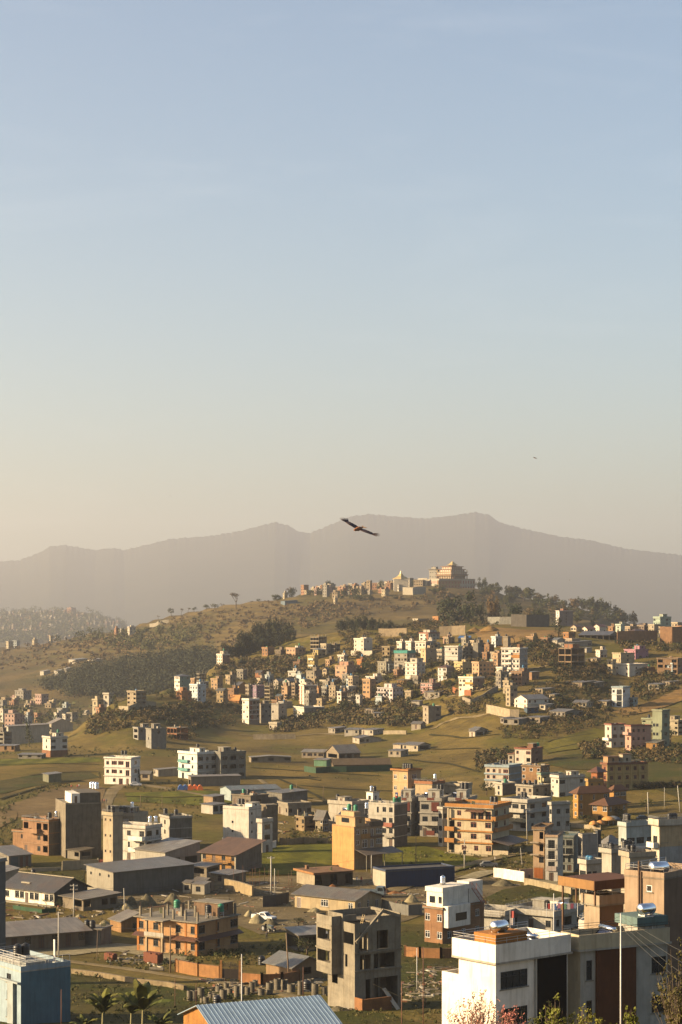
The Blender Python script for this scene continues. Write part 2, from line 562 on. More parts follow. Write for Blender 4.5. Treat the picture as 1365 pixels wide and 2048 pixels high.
def zf(X,Y):
 """the hazy town hill far to the left"""
 X,Y = np.asarray(X,float),np.asarray(Y,float)
 p = CX + F * X / Y
 top = np.interp(p,[-420,-150,0,55,130,160,200,240,275,330],[1222,1220,1224,1222,1220,1222,1230,1244,1262,1300])
 zt = (HY - top) * 7000 / F
 u = np.clip((Y - 5200) / 1800,0,1)
 d = np.clip((Y - 7000) / 900,0,1)
 z0 = -(1292 - HY) * 5200 / F
 return CZ + (z0 + (zt - z0) * u ** .9) * (1 - d) - 220 * d + 3.5 * relief(X,Y,.2)

sheet('far_town_hill',zf,np.arange(-420,420,4.0),np.concatenate([np.arange(4700,7100,22),np.arange(7100,8000,90)]),M_hill)

# valley air: one closed box of even haze round camera and ground
hz = MB()
hz.box(-7500,7500,-60,18400,-320,960)
mh = bpy.data.materials.new('valley_haze')
mh.use_nodes = True
th_ = mh.node_tree
th_.nodes.remove(th_.nodes['Principled BSDF'])
pv = th_.nodes.new('ShaderNodeVolumePrincipled')
pv.inputs['Color'].default_value = (*HAZE_COL,1)
pv.inputs['Density'].default_value = HAZE
pv.inputs['Anisotropy'].default_value = HAZE_G
th_.links.new(pv.outputs[0],th_.nodes['Material Output'].inputs['Volume'])
tag(hz.build('haze',mh),kind='stuff')

# ------------------------------------------------------------------ draped sheets: fields, roads, yards
def drape(name,pts,mat,lift=0.10,fn=zn,gap=5.0,k='X',wpts=None,d0=60):
 """flat patch following the ground inside a polygon given by photo points"""
 if wpts is None:
  wpts = []
  for x,y in pts:
   X,Y = px(k,x,y)
   d,_ = ground(X,Y,fn,d0)
   wpts.append(((X - CX) * d / F,d))
 poly = []
 for i,a in enumerate(wpts):
  b = wpts[(i + 1) % len(wpts)]
  n = max(1,int(math.hypot(b[0] - a[0],b[1] - a[1]) / gap))
  for j in range(n):
   q = Vector((a[0] + (b[0] - a[0]) * j / n,a[1] + (b[1] - a[1]) * j / n))
   q += Vector((noise.noise(Vector((q.x * .3,q.y * .3,1))),noise.noise(Vector((q.x * .3,q.y * .3,9))))) * 0.5
   poly.append(q)
 nb = len(poly)
 xs = [q.x for q in poly]; ys = [q.y for q in poly]
 ins = []
 x = min(xs)
 while x < max(xs):
  y = min(ys)
  while y < max(ys):
   c = False
   j = nb - 1
   for i in range(nb):
    if (poly[i].y > y) != (poly[j].y > y) and x < (poly[j].x - poly[i].x) * (y - poly[i].y) / (poly[j].y - poly[i].y) + poly[i].x:
     c = not c
    j = i
   if c:
    ins.append(Vector((x,y)))
   y += gap
  x += gap
 V,_,Fc,*_r = delaunay_2d_cdt(poly + ins,[],[list(range(nb))],1,0.01)
 Z = fn(np.array([q.x for q in V]),np.array([q.y for q in V])) + lift
 me = bpy.data.meshes.new(name)
 me.from_pydata([(q.x,q.y,z) for q,z in zip(V,Z)],[],Fc)
 me.materials.append(mat)
 me.update()
 bm = bmesh.new(); bm.from_mesh(me); bmesh.ops.recalc_face_normals(bm,faces=bm.faces)
 if bm.faces and sum(f.normal.z for f in bm.faces) < 0: bmesh.ops.reverse_faces(bm,faces=bm.faces)
 bm.to_mesh(me); bm.free()
 return tag(link(name,me),kind='structure')

def road(name,pts,width,mat,lift=0.16,k='X',fn=zn,d0=60):
 w_ = []
 for x,y in pts:
  X,Y = px(k,x,y)
  d,_ = ground(X,Y,fn,d0)
  w_.append(Vector(((X - CX) * d / F,d)))
 L = []
 for a,b in zip(w_[:-1],w_[1:]):
  n = max(2,int((b - a).length / 2.5))
  L += [a + (b - a) * (i / n) for i in range(n)]
 L.append(w_[-1])
 for _ in range(3):
  L = [L[0]] + [(L[i - 1] + L[i] * 2 + L[i + 1]) / 4 for i in range(1,len(L) - 1)] + [L[-1]]
 mb = MB()
 rows = []
 for i,p in enumerate(L):
  t = (L[min(i + 1,len(L) - 1)] - L[max(i - 1,0)]).normalized()
  nrm = Vector((t.y,-t.x))
  ww = width * (1 + 0.18 * noise.noise(Vector((i * .35,3,7))))
  row = []
  for s in (-0.5,-0.2,0.2,0.5):
   q = p + nrm * ww * s
   row.append((q.x,q.y,float(fn(q.x,q.y)) + lift - (0.08 if abs(s) == .5 else 0)))
  rows.append(row)
 for a,b in zip(rows[:-1],rows[1:]):
  for j in range(3):
   mb.poly([a[j],a[j + 1],b[j + 1],b[j]])
 o = mb.build(name,mat)
 bm = bmesh.new(); bm.from_mesh(o.data)
 for f in bm.faces:
  if f.normal.z < 0: f.normal_flip()
 bm.to_mesh(o.data); bm.free()
 return tag(o,kind='structure')
# ------------------------------------------------------------------ building kit
M_glass = glass_mat()
M_frame = {'brown': plain('window_frame_wood',(0.10,0.05,0.03),0.6),'white': plain('window_frame_white',(0.7,0.68,0.64),0.5),
  'dark': plain('window_frame_metal',(0.03,0.03,0.032),0.4),'red': plain('window_frame_red',(0.25,0.06,0.035),0.6)}
M_door = plain('door_wood',(0.11,0.06,0.035),0.6)
M_in = wall_mat((0.20,0.17,0.13))
M_slab = wall_mat((0.42,0.39,0.34),kind='concrete')
M_tankb = plain('black_plastic',(0.012,0.012,0.013),0.45)
M_tankg = plain('green_plastic',(0.02,0.19,0.10),0.45)
M_tankt = plain('blue_plastic',(0.03,0.16,0.30),0.45)
M_steel = plain('polished_steel',(0.72,0.72,0.72),0.16,1.0,0.05)
M_rail = plain('painted_rail',(0.55,0.53,0.5),0.5)
M_rust = plain('rusty_steel',(0.16,0.07,0.04),0.8)
M_shut = plain('roller_shutter',(0.16,0.17,0.18),0.5,0.3)
M_panel = plain('solar_panel',(0.015,0.02,0.045),0.15)
_mesh = {}

def window_meshes(w,h,fr,near,door=False):
 w,h = round(w * 8) / 8,round(h * 8) / 8
 key = (w,h,fr,near,door)
 if key in _mesh: return _mesh[key]
 b = MB()
 t = 0.07 if near else 0.10
 y0,y1 = 0.03,0.13
 for x0,x1,z0,z1 in ((0,w,0,t),(0,w,h - t,h),(0,t,t,h - t),(w - t,w,t,h - t)):
  b.box(x0 - w / 2,x1 - w / 2,y0,y1,z0,z1)
 n = 1 if w < 0.9 else (2 if w < 1.7 else (3 if w < 2.6 else int(w / 0.8)))
 if near or w > 1.2:
  for i in range(1,n):
   x = w * i / n - w / 2
   b.box(x - t / 2,x + t / 2,y0 + .01,y1 - .01,t,h - t)
 if near and h > 1.2 and not door:
  b.box(-w / 2 + t,w / 2 - t,y0 + .015,y1 - .015,h * .68,h * .68 + .05)
 p = MB()
 p.poly([(-w / 2 + t,0.085,t),(w / 2 - t,0.085,t),(w / 2 - t,0.085,h - t),(-w / 2 + t,0.085,h - t)])
 fm = M_frame[fr]
 if near:
  r = (b.mesh('window',fm),p.mesh('pane',M_door if door else M_glass))
 else:
  p.m = [1]
  k = len(b.v)
  b.v += p.v
  b.f.append(tuple(k + i for i in range(4))); b.m.append(1)
  r = (b.mesh('window',[fm,M_door if door else M_glass]),None)
 _mesh[key] = r
 return r

def face_cells(mb,o,du,W,H,ops,depth=0.16,m=0,mr=None):
 """a wall face from o along du (unit, horizontal) and up, with rectangular openings and reveals"""
 nx,ny = du[1],-du[0]                     # outward normal
 us = sorted({0,W,*[a for q in ops for a in q[:2]]})
 zs = sorted({0,H,*[a for q in ops for a in q[2:4]]})

 def P(u,z,d=0):
  return (o[0] + du[0] * u - nx * d,o[1] + du[1] * u - ny * d,o[2] + z)
 for a,b in zip(us[:-1],us[1:]):
  if b - a < 1e-4: continue
  z_start = None
  for c,d in zip(zs[:-1],zs[1:]):
   uc,zc = (a + b) / 2,(c + d) / 2
   hole = any(q[0] < uc < q[1] and q[2] < zc < q[3] for q in ops)
   if not hole and z_start is None: z_start = c
   if hole and z_start is not None:
    mb.poly([P(a,z_start),P(b,z_start),P(b,c),P(a,c)],m); z_start = None
  if z_start is not None:
   mb.poly([P(a,z_start),P(b,z_start),P(b,H),P(a,H)],m)
 for q in ops:
  a,b,c,d = q[:4]
  e = depth
  mm = m if mr is None else mr
  mb.poly([P(a,c),P(b,c),P(b,c,e),P(a,c,e)],mm)
  mb.poly([P(a,d,e),P(b,d,e),P(b,d),P(a,d)],mm)
  mb.poly([P(a,c,e),P(a,d,e),P(a,d),P(a,c)],mm)
  mb.poly([P(b,c),P(b,d),P(b,d,e),P(b,c,e)],mm)

SIZES = {'w': (1.15,1.3),'W': (2.1,1.4),'s': (0.6,0.6),'V': (0.6,1.7),'d': (0.95,2.1),'B': (1.5,2.15),'G': (2.8,2.4),'L': (3.2,1.5)}

class H:
 pass

def frame(k,xl,xc,xr,yb,D=None,z0=None,th=None,ar=1.0,dep=None,fn=zn,d0=60,d1=1700):
 """solve the plan of a box seen at photo columns xl (left end), xc (near corner), xr (right end) with its base at row yb"""
 h = H()
 A,_ = px(k,xl,0); B,Y = px(k,xc,yb); C,_ = px(k,xr,0)
 if D is None:
  D,z = ground(B,Y,fn,d0,d1)
 else:
  z = float(fn((B - CX) * D / F,D)) if z0 is None else z0
 h.D,h.z0 = D,z
 cx = (B - CX) * D / F
 wl,wr = max(0.5,B - A),max(0.0,C - B)
 if th is None:
  th = math.atan2(wr * ar,wl)
  th = min(max(th,math.radians(6)),math.radians(82))
 else:
  th = math.radians(th)
 s,c = math.sin(th),math.cos(th)
 tl,tr = (A - CX) / F,(C - CX) / F
 h.L1 = max(1.0,(cx - tl * D) / (c + tl * s))
 h.L2 = dep if dep else max(1.0,(tr * D - cx) / max(0.12,s - tr * c))
 h.L2 = min(h.L2,70)
 h.th = th
 # local x runs along the left face towards the near corner, y goes in behind it; origin at the left face's far end
 h.O = Vector((cx - h.L1 * c,D + h.L1 * s,0))
 h.u = Vector((c,-s,0)); h.v = Vector((s,c,0))
 h.fn = fn
 return h

def wpt(h,u,v,z=0):
 p = h.O + h.u * u + h.v * v
 return Vector((p.x,p.y,z))

HOUSES = []

def pattern(n,W,rng,dens=0.85):
 nb = max(1,int(W / 2.7 + 0.5))
 return '/'.join(''.join(rng.choice('wwwWs') if rng.random() < dens else '.' for _ in range(nb)) for _ in range(n))

def house(name,label,cat,k,xl,xc,xr,yt,yb,n,col,L=None,R=None,**o):
 """walls with real openings, windows, slabs, parapet, bands, roof, balconies, roof columns, tanks"""
 rng = random.Random(hash((k,xl,yt)) % 9999 if False else int(xl * 7 + yt * 13 + ord(k)))
 h = frame(k,xl,xc,xr,yb,o.get('D'),o.get('z0'),o.get('th'),o.get('ar',1.0),o.get('dep'),o.get('fn',zn),o.get('d0',60),o.get('d1',1700))
 X,Yt = px(k,xc,yt)
 zr = CZ + (HY - Yt) * h.D / F
 L1,L2 = h.L1,h.L2
 hs = o.get('hs')
 if hs: zr = h.z0 + hs * n
 zr = max(zr,h.z0 + 1.8 * n)
 S = (zr - h.z0) / n
 near = h.D < 420
 mid = h.D < 640
 zb = min(float(h.fn(*wpt(h,a,b)[:2])) for a in (0,L1) for b in (0,L2)) - 0.4
 zb = max(min(zb,h.z0 - 0.3),h.z0 - 9)
 e = empty(name,wpt(h,0,0,h.z0),-h.th)
 tag(e,label,cat,o.get('group'))
 h.e,h.zr,h.S,h.n,h.label = e,zr,S,n,o.get('short',label)
 kind = o.get('kind','plaster')
 wm = wall_mat(col,kind=kind)
 rk = o.get('rkind',kind)
 rm = wall_mat(o.get('rcol',col),kind=rk)  # right face has its own colour; on several houses shade is put into it
 win = o.get('win','brown' if rng.random() < 0.6 else 'dark')
 H_ = zr - h.z0
 zoff = zb - h.z0
 roof = o.get('roof','flat')

 def layout(pat,W):
  ops,items = [],[]
  if not pat: return ops,items
  rows = pat.split('/')
  for r,row in enumerate(rows):
   st = n - 1 - r
   if st < 0: break
   nb = max(1,len(row))
   bw = W / nb
   for i,chh in enumerate(row):
    if chh in '. ': continue
    uc = (i + 0.5) * bw
    if chh == 'O':
     q = (uc - bw * .46,uc + bw * .46,st * S + 0.15,st * S + S - 0.45)
    elif chh == 'D':
     q = (uc - bw * .36,uc + bw * .36,st * S + 0.75,st * S + min(S - 0.4,2.35))
    else:
     ww,hh = SIZES[chh]
     ww = min(ww,bw * 0.86);
     sill = 0.05 if chh in 'dBG' else (S - 1.25 if chh == 's' else min(0.9,S - hh - 0.35))
     hh = min(hh,S - 0.5 - max(sill,0))
     if hh < .4: hh,sill = .45 * S,.3 * S
     ww,hh = round(ww * 8) / 8,round(hh * 8) / 8
     q = (uc - ww / 2,uc + ww / 2,st * S + sill,st * S + sill + hh)
     items.append((chh,uc,st * S + sill,ww,hh))
    ops.append(q)
  return ops,items

 Lp = L if L is not None else pattern(n,L1,rng,0.9)
 Rp = R if R is not None else pattern(n,L2,rng,0.55)
 fo,fi = layout(Lp,L1)
 ro,ri = layout(Rp,L2)
 fo = [(a,b,c - zoff,d - zoff) for a,b,c,d in fo]
 ro = [(a,b,c - zoff,d - zoff) for a,b,c,d in ro]
 hw = H_ - zoff
 mb = MB()
 openb = any(c in 'OD' for c in Lp + Rp)
 dp = 0.2 if openb else 0.14
 face_cells(mb,(0,0,zoff),(1,0),L1,hw,fo,dp)
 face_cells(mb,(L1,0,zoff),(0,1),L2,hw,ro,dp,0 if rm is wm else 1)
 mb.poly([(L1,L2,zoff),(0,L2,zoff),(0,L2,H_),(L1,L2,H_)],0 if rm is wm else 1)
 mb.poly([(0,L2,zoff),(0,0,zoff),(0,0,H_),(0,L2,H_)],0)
 # gables
 ov = o.get('ov',0.45)
 rise = o.get('rise',0)
 if roof == 'gable':
  rise = rise or 0.28 * L2
  mb.poly([(L1,0,H_),(L1,L2,H_),(L1,L2 / 2,H_ + rise)],0 if rm is wm else 1)
  mb.poly([(0,L2,H_),(0,0,H_),(0,L2 / 2,H_ + rise)],0)
 elif roof == 'gablev':
  rise = rise or 0.28 * L1
  mb.poly([(0,0,H_),(L1,0,H_),(L1 / 2,0,H_ + rise)],0)
  mb.poly([(L1,L2,H_),(0,L2,H_),(L1 / 2,L2,H_ + rise)],0)
 elif roof == 'shed':          # high behind the left face
  rise = rise or 0.12 * L2
  mb.poly([(L1,0,H_),(L1,L2,H_),(L1,L2,H_ + rise)],0 if rm is wm else 1)
  mb.poly([(0,L2,H_),(0,0,H_),(0,L2,H_ + rise)],0)
  mb.poly([(L1,L2,H_),(0,L2,H_),(0,L2,H_ + rise),(L1,L2,H_ + rise)],0)
 elif roof == 'shedu':         # high at the left end
  rise = rise or 0.12 * L1
  mb.poly([(0,0,H_),(L1,0,H_),(0,0,H_ + rise)],0)
  mb.poly([(L1,L2,H_),(0,L2,H_),(0,L2,H_ + rise)],0)
  mb.poly([(0,L2,H_),(0,0,H_),(0,0,H_ + rise),(0,L2,H_ + rise)],0)
 mats = [wm] if rm is wm else [wm,rm]
 wall = mb.build('wall',mats,e)
 # floors inside open buildings, dark filling otherwise not needed
 if openb:
  for i in range(n):
   b = MB().box(0.05,L1 - .05,.05,L2 - .05,i * S - 0.02,i * S + 0.12)
   b.build('floor_slab',M_slab,e)
  if roof == 'flat':
   pass
 # windows and doors
 for items,org,rz in ((fi,(lambda u,z: (u,0,z)),0),(ri,(lambda u,z: (L1,u,z)),math.pi / 2)):
  for chh,uc,z,ww,hh in items:
   door = chh in 'dG'
   ms = window_meshes(ww,hh,win if chh != 'G' else 'dark',mid,door)
   nm = 'door' if chh in 'dB' else ('shutter' if chh == 'G' else 'window')
   q = link(nm,ms[0],e)
   q.location = org(uc,z)
   q.rotation_euler = (0,0,rz)
   if ms[1] is not None:
    link('pane' if not door else 'door_leaf',ms[1],q)
   if near and nm == 'window':
    key = ('sill',ww)
    if key not in _mesh:
     _mesh[key] = MB().box(-ww / 2 - .12,ww / 2 + .12,-.10,.02,-.09,-.002).mesh('sill',M_slab)
    link('sill',_mesh[key],q)
 # bands / slabs between storeys
 bd = o.get('band')
 if bd is None and mid and roof == 'flat' and kind != 'brick': bd = (sc(col,0.95),0.10,0.18)
 if bd:
  bmm = wall_mat(bd[0])
  for i in range(1,n):
   if o.get('bandon') and i not in o['bandon']: continue
   MB().box(-bd[1],L1 + bd[1],-bd[1],L2 + .004,i * S - bd[2] * .5,i * S + bd[2] * .5).build('floor_band',bmm,e)
 # roof
 rc = o.get('rcolr',(0.40,0.37,0.32))
 par = o.get('par',0.8)
 pm = wall_mat(o['pcol']) if o.get('pcol') else wm
 if roof == 'flat':
  p = o.get('slabp',0.28)
  MB().box(-p,L1 + p,-p,L2 + p * .5,H_ - 0.003,H_ + 0.16).build('roof_slab',wall_mat(rc,kind='concrete'),e)
  if par > 0:
   t,q = 0.14,(p - 0.03 if o.get('parout',True) else 0)
   b = MB()
   zt = H_ + 0.16 + par
   b.box(-q,L1 + q,-q,-q + t,H_ + .163,zt)
   b.box(L1 + q - t,L1 + q,-q + t,L2,H_ + .163,zt - .003)
   b.box(-q,-q + t,-q + t,L2,H_ + .163,zt - .003)
   b.box(-q + t,L1 + q - t,L2 - t,L2,H_ + .163,zt - .006)
   b.build('parapet',pm,e)
 elif roof in ('gable','gablev','shed','shedu','hip'):
  rmat = o.get('rmat') or sheet_mat(rc,'X' if roof in ('gable','shed') else 'Y')
  t = o.get('rt',0.09)
  a,b_,c,d = -ov,L1 + ov,-ov,L2 + ov
  mb = MB()
  if roof == 'gable':
   k2 = rise / (L2 / 2)
   zlo = H_ - ov * k2 + .05; zhi = H_ + rise + .05
   mb.slab([(a,c,zlo),(b_,c,zlo),(b_,L2 / 2,zhi),(a,L2 / 2,zhi)],t)
   mb.slab([(a,L2 / 2 + .002,zhi),(b_,L2 / 2 + .002,zhi),(b_,d,zlo),(a,d,zlo)],t)
  elif roof == 'gablev':
   k2 = rise / (L1 / 2)
   zlo = H_ - ov * k2 + .05; zhi = H_ + rise + .05
   mb.slab([(a,c,zlo),(L1 / 2,c,zhi),(L1 / 2,d,zhi),(a,d,zlo)],t)
   mb.slab([(L1 / 2 + .002,c,zhi),(b_,c,zlo),(b_,d,zlo),(L1 / 2 + .002,d,zhi)],t)
  elif roof == 'shed':
   k2 = rise / L2
   mb.slab([(a,c,H_ - ov * k2 + .05),(b_,c,H_ - ov * k2 + .05),(b_,d,H_ + rise + ov * k2 + .05),(a,d,H_ + rise + ov * k2 + .05)],t)
  elif roof == 'shedu':
   k2 = rise / L1
   mb.slab([(a,c,H_ + rise + ov * k2 + .05),(b_,c,H_ - ov * k2 + .05),(b_,d,H_ - ov * k2 + .05),(a,d,H_ + rise + ov * k2 + .05)],t)
  else:
   rise = rise or 0.22 * min(L1,L2)
   m_ = min(L1,L2) / 2
   zl = H_ + .0
   if L1 >= L2:
    r0,r1 = (m_,L2 / 2,H_ + rise),(L1 - m_,L2 / 2,H_ + rise)
   else:
    r0,r1 = (L1 / 2,m_,H_ + rise),(L1 / 2,L2 - m_,H_ + rise)
   A_,B_,C_,D_ = (a,c,zl),(b_,c,zl),(b_,d,zl),(a,d,zl)
   if L1 >= L2:
    mb.poly([A_,B_,r1,r0]); mb.poly([B_,C_,r1]); mb.poly([C_,D_,r0,r1]); mb.poly([D_,A_,r0])
   else:
    mb.poly([A_,B_,r0]); mb.poly([B_,C_,r1,r0]); mb.poly([C_,D_,r1]); mb.poly([D_,A_,r0,r1])
   mb.poly([(a,d,zl - .12),(b_,d,zl - .12),(b_,c,zl - .12),(a,c,zl - .12)])
   for P_,Q_ in ((A_,B_),(B_,C_),(C_,D_),(D_,A_)):
    mb.poly([(P_[0],P_[1],zl - .12),(Q_[0],Q_[1],zl - .12),Q_,P_])
  mb.build('roof',rmat,e)
 h.rz = H_ + (0.16 if roof == 'flat' else 0)
 h.H_ = H_
 # stair room on the roof
 for hd in o.get('heads',[]):
  u0,u1,v0,v1,hh = hd[:5]
  c2 = hd[5] if len(hd) > 5 else col
  pat = hd[6] if len(hd) > 6 else 'd'
  b = MB()
  W,DD = (u1 - u0) * L1,(v1 - v0) * L2
  dw = min(.9,W * .5)
  fo2 = [(W * .5 - dw / 2,W * .5 + dw / 2,.02,min(2.0,hh - .3))] if 'd' in pat else ([(W * .3,W * .7,.8,min(1.9,hh - .3))] if 'w' in pat else [])
  face_cells(b,(u0 * L1,v0 * L2,h.rz),(1,0),W,hh,fo2,.12)
  ro2 = [(DD * .5 - .45,DD * .5 + .45,.8,min(1.9,hh - .3))] if DD > 1.8 else []
  face_cells(b,(u1 * L1,v0 * L2,h.rz),(0,1),DD,hh,ro2,.12)
  b.poly([(u1 * L1,v1 * L2,h.rz),(u0 * L1,v1 * L2,h.rz),(u0 * L1,v1 * L2,h.rz + hh),(u1 * L1,v1 * L2,h.rz + hh)])
  b.poly([(u0 * L1,v1 * L2,h.rz),(u0 * L1,v0 * L2,h.rz),(u0 * L1,v0 * L2,h.rz + hh),(u0 * L1,v1 * L2,h.rz + hh)])
  sr = b.build('stair_room',wall_mat(c2,kind=kind if c2 is col else 'plaster'),e)
  q = .22
  MB().box(u0 * L1 - q,u1 * L1 + q,v0 * L2 - q,v1 * L2 + q,h.rz + hh - .002,h.rz + hh + .13).build('roof_slab',wall_mat(o.get('hcol',sc(rc,1.1)),kind='concrete'),sr)
  if fo2:
   a_ = fo2[0]
   pp = MB()
   pp.poly([(u0 * L1 + a_[0],v0 * L2 + .1,h.rz + a_[2]),(u0 * L1 + a_[1],v0 * L2 + .1,h.rz + a_[2]),(u0 * L1 + a_[1],v0 * L2 + .1,h.rz + a_[3]),(u0 * L1 + a_[0],v0 * L2 + .1,h.rz + a_[3])])
   pp.build('door' if 'd' in pat else 'window',M_door if 'd' in pat else M_glass,sr)
  if ro2:
   a_ = ro2[0]
   pp = MB()
   X_ = u1 * L1 - .1
   pp.poly([(X_,v0 * L2 + a_[0],h.rz + a_[2]),(X_,v0 * L2 + a_[1],h.rz + a_[2]),(X_,v0 * L2 + a_[1],h.rz + a_[3]),(X_,v0 * L2 + a_[0],h.rz + a_[3])])
   pp.build('window',M_glass,sr)
 # balconies: (face, u0, u1, storey, depth, colour, kind of guard)
 for f,u0,u1,st,dpt,c2,gk in o.get('balc',[]):
  b = MB()
  Wf = L1 if f == 'L' else L2
  x0,x1 = u0 * Wf,u1 * Wf
  z = st * S
  r = MB()
  if f == 'L':
   b.box(x0,x1,-dpt,-0.002,z - .12,z + .05)
  else:
   b.box(L1 + .002,L1 + dpt,x0,x1,z - .12,z + .05)
  bo = b.build('balcony',wall_mat(c2),e)
  gh = 0.95
  if gk == 'solid':
   tt = .12
   if f == 'L':
    r.box(x0,x1,-dpt,-dpt + tt,z + .052,z + gh); r.box(x0,x0 + tt,-dpt + tt,-.004,z + .052,z + gh); r.box(x1 - tt,x1,-dpt + tt,-.004,z + .052,z + gh)
   else:
    r.box(L1 + dpt - tt,L1 + dpt,x0,x1,z + .052,z + gh); r.box(L1 + .004,L1 + dpt - tt,x0,x0 + tt,z + .052,z + gh); r.box(L1 + .004,L1 + dpt - tt,x1 - tt,x1,z + .052,z + gh)
   r.build('balcony_wall',wall_mat(c2),bo)
  else:
   def bar(p,q,rr=.025): r.tube(p,q,rr,n=4)
   pts = [(x0,-.02),(x0,-dpt + .05),(x1,-dpt + .05),(x1,-.02)] if f == 'L' else [(L1 + .02,x0),(L1 + dpt - .05,x0),(L1 + dpt - .05,x1),(L1 + .02,x1)]
   for P_,Q_ in zip(pts[:-1],pts[1:]):
    for zz in (gh,gh * .55,.2):
     bar((*P_,z + zz),(*Q_,z + zz))
    d_ = math.hypot(Q_[0] - P_[0],Q_[1] - P_[1])
    m_ = max(1,int(d_ / (.35 if near else .8)))
    for i in range(m_ + 1):
     t = i / m_
     xx,yy = P_[0] + (Q_[0] - P_[0]) * t,P_[1] + (Q_[1] - P_[1]) * t
     bar((xx,yy,z + .05),(xx,yy,z + gh),.015)
   r.build('railing',M_rail if gk == 'rail' else M_frame['dark'],bo)
 # columns of the next storey left standing on the roof
 for cu,cv in o.get('cols',[]):
  ch_ = o.get('colh',1.6) * rng.uniform(.85,1.1)
  b = MB().box(cu * L1 - .16,cu * L1 + .16,cv * L2 - .16,cv * L2 + .16,h.rz + .002,h.rz + ch_)
  cc = b.build('column',wall_mat(CONC,kind='concrete'),e)
  b = MB()
  for dx in (-.1,.1):
   for dy in (-.1,.1):
    b.tube((cu * L1 + dx,cv * L2 + dy,h.rz + ch_ - .05),(cu * L1 + dx + rng.uniform(-.05,.05),cv * L2 + dy,h.rz + ch_ + rng.uniform(.5,.9)),.018,n=3)
  b.build('rebar',M_rust,cc)
 # lean-to roofs: (face, u0, u1, z fraction of storey heights, depth, drop, colour)
 for f,u0,u1,zf,dpt,drop,c2 in o.get('awn',[]):
  z = zf * S
  b = MB()
  Wf = L1 if f == 'L' else L2
  x0,x1 = u0 * Wf,u1 * Wf
  if f == 'L':
   b.slab([(x0,-dpt,z - drop),(x1,-dpt,z - drop),(x1,.02,z),(x0,.02,z)],.07)
  else:
   b.slab([(L1 - .02,x0,z),(L1 + dpt,x0,z - drop),(L1 + dpt,x1,z - drop),(L1 - .02,x1,z)],.07)
  ao = b.build('awning_roof',sheet_mat(c2,'X' if f == 'L' else 'Y',.6,.25,.0),e)
  if o.get('posts',True) and dpt > 1.5:
   for t in (0.03,0.5,0.97):
    x = x0 + (x1 - x0) * t
    pb = MB()
    p0 = (x,-dpt + .15) if f == 'L' else (L1 + dpt - .15,x)
    pb.box(p0[0] - .07,p0[0] + .07,p0[1] - .07,p0[1] + .07,zoff + .2,z - drop - .06)
    pb.build('post',M_slab,ao)
 # free boxes: (part name, u0,u1,v0,v1 fractions or metres, z0,z1 in metres above base, colour, kind)
 bxs = o.get('boxes',[])
 if callable(bxs): bxs = bxs(L1,L2,S,H_)
 for bx in bxs:
  nm,u0,u1,v0,v1,a0,a1,c2 = bx[:8]
  MB().box(u0,u1,v0,v1,a0,a1).build(nm,wall_mat(c2,kind=bx[8] if len(bx) > 8 else 'plaster') if isinstance(c2,tuple) else c2,e)
 if o.get('rail') or (roof == 'flat' and h.D < 640 and par > .3 and o.get('rail') is None and rng.random() < .75):
  r = MB()
  zz = h.rz + max(par,.1)
  q = o.get('slabp',.28) - .1
  P_ = [(-q,L2),(-q,-q),(L1 + q,-q),(L1 + q,L2)]
  for A_,B_ in zip(P_[:-1],P_[1:]):
   for t in (.28,.5): r.tube((*A_,zz + t),(*B_,zz + t),.025,n=3)
   m_ = max(1,int(math.hypot(B_[0] - A_[0],B_[1] - A_[1]) / 1.3))
   for i in range(m_ + 1):
    xx,yy = A_[0] + (B_[0] - A_[0]) * i / m_,A_[1] + (B_[1] - A_[1]) * i / m_
    r.tube((xx,yy,zz - .05),(xx,yy,zz + .5),.02,n=3)
  r.build('roof_railing',M_rail if rng.random() < .7 else M_frame['dark'],e)
 if roof == 'flat' and h.D < 1300 and L1 > 3 and L2 > 3 and o.get('clutter',True):
  for i in range(rng.randint(2,5)):
   cu_,cv_ = rng.uniform(.08,.85) * L1,rng.uniform(.08,.85) * L2
   kd = rng.random()
   b = MB()
   if kd < .4:
    a_,b2,c_ = rng.uniform(.5,1.6),rng.uniform(.4,1.0),rng.uniform(.3,1.1)
    b.box(cu_,min(cu_ + a_,L1),cv_,min(cv_ + b2,L2),h.rz + .003,h.rz + c_)
    b.build('roof_box',wall_mat(rng.choice([(.5,.46,.4),(.35,.2,.12),(.25,.3,.36),(.6,.57,.52)])),e)
   elif kd < .7:
    hh_ = rng.uniform(1.6,3.0)
    b.tube((cu_,cv_,h.rz),(cu_,cv_,h.rz + hh_),.03,n=4); b.tube((cu_ - .5,cv_,h.rz + hh_ * .9),(cu_ + .5,cv_,h.rz + hh_ * .9),.02,n=3); b.tube((cu_ - .35,cv_,h.rz + hh_ * .75),(cu_ + .35,cv_,h.rz + hh_ * .75),.02,n=3)
    b.build('aerial',M_frame['dark'],e)
   else:
    for j in range(3): b.box(cu_ + j * .3,cu_ + j * .3 + .2,cv_,cv_ + .2,h.rz + .003,h.rz + rng.uniform(.3,.9))
    tag(b.build('flower_pots',plain('plant_pot',(.07,.075,.03),.8),e),kind='stuff')
 # tanks are things of their own
 tk = o.get('tanks',[])
 for i,t in enumerate(tk):
  u,v,kd = t[:3]
  z0_ = t[3] if len(t) > 3 else 0.0
  same = [j for j,q in enumerate(tk) if q[2] == kd]
  pos = '' if len(same) == 1 else (['left ','right '] if len(same) == 2 else ['left ','middle ','right '] + ['other '] * 9)[same.index(i)]
  tank(kd,wpt(h,u * L1,v * L2,h.z0 + h.rz + .004 + z0_),h.label,pos,t[4] if len(t) > 4 else 1.0,z0_,t[5] if len(t) > 5 else 0)
 for u,v in o.get('solar',[]):
  solar(wpt(h,u * L1,v * L2,h.z0 + h.rz + .004),h.th,h.label)
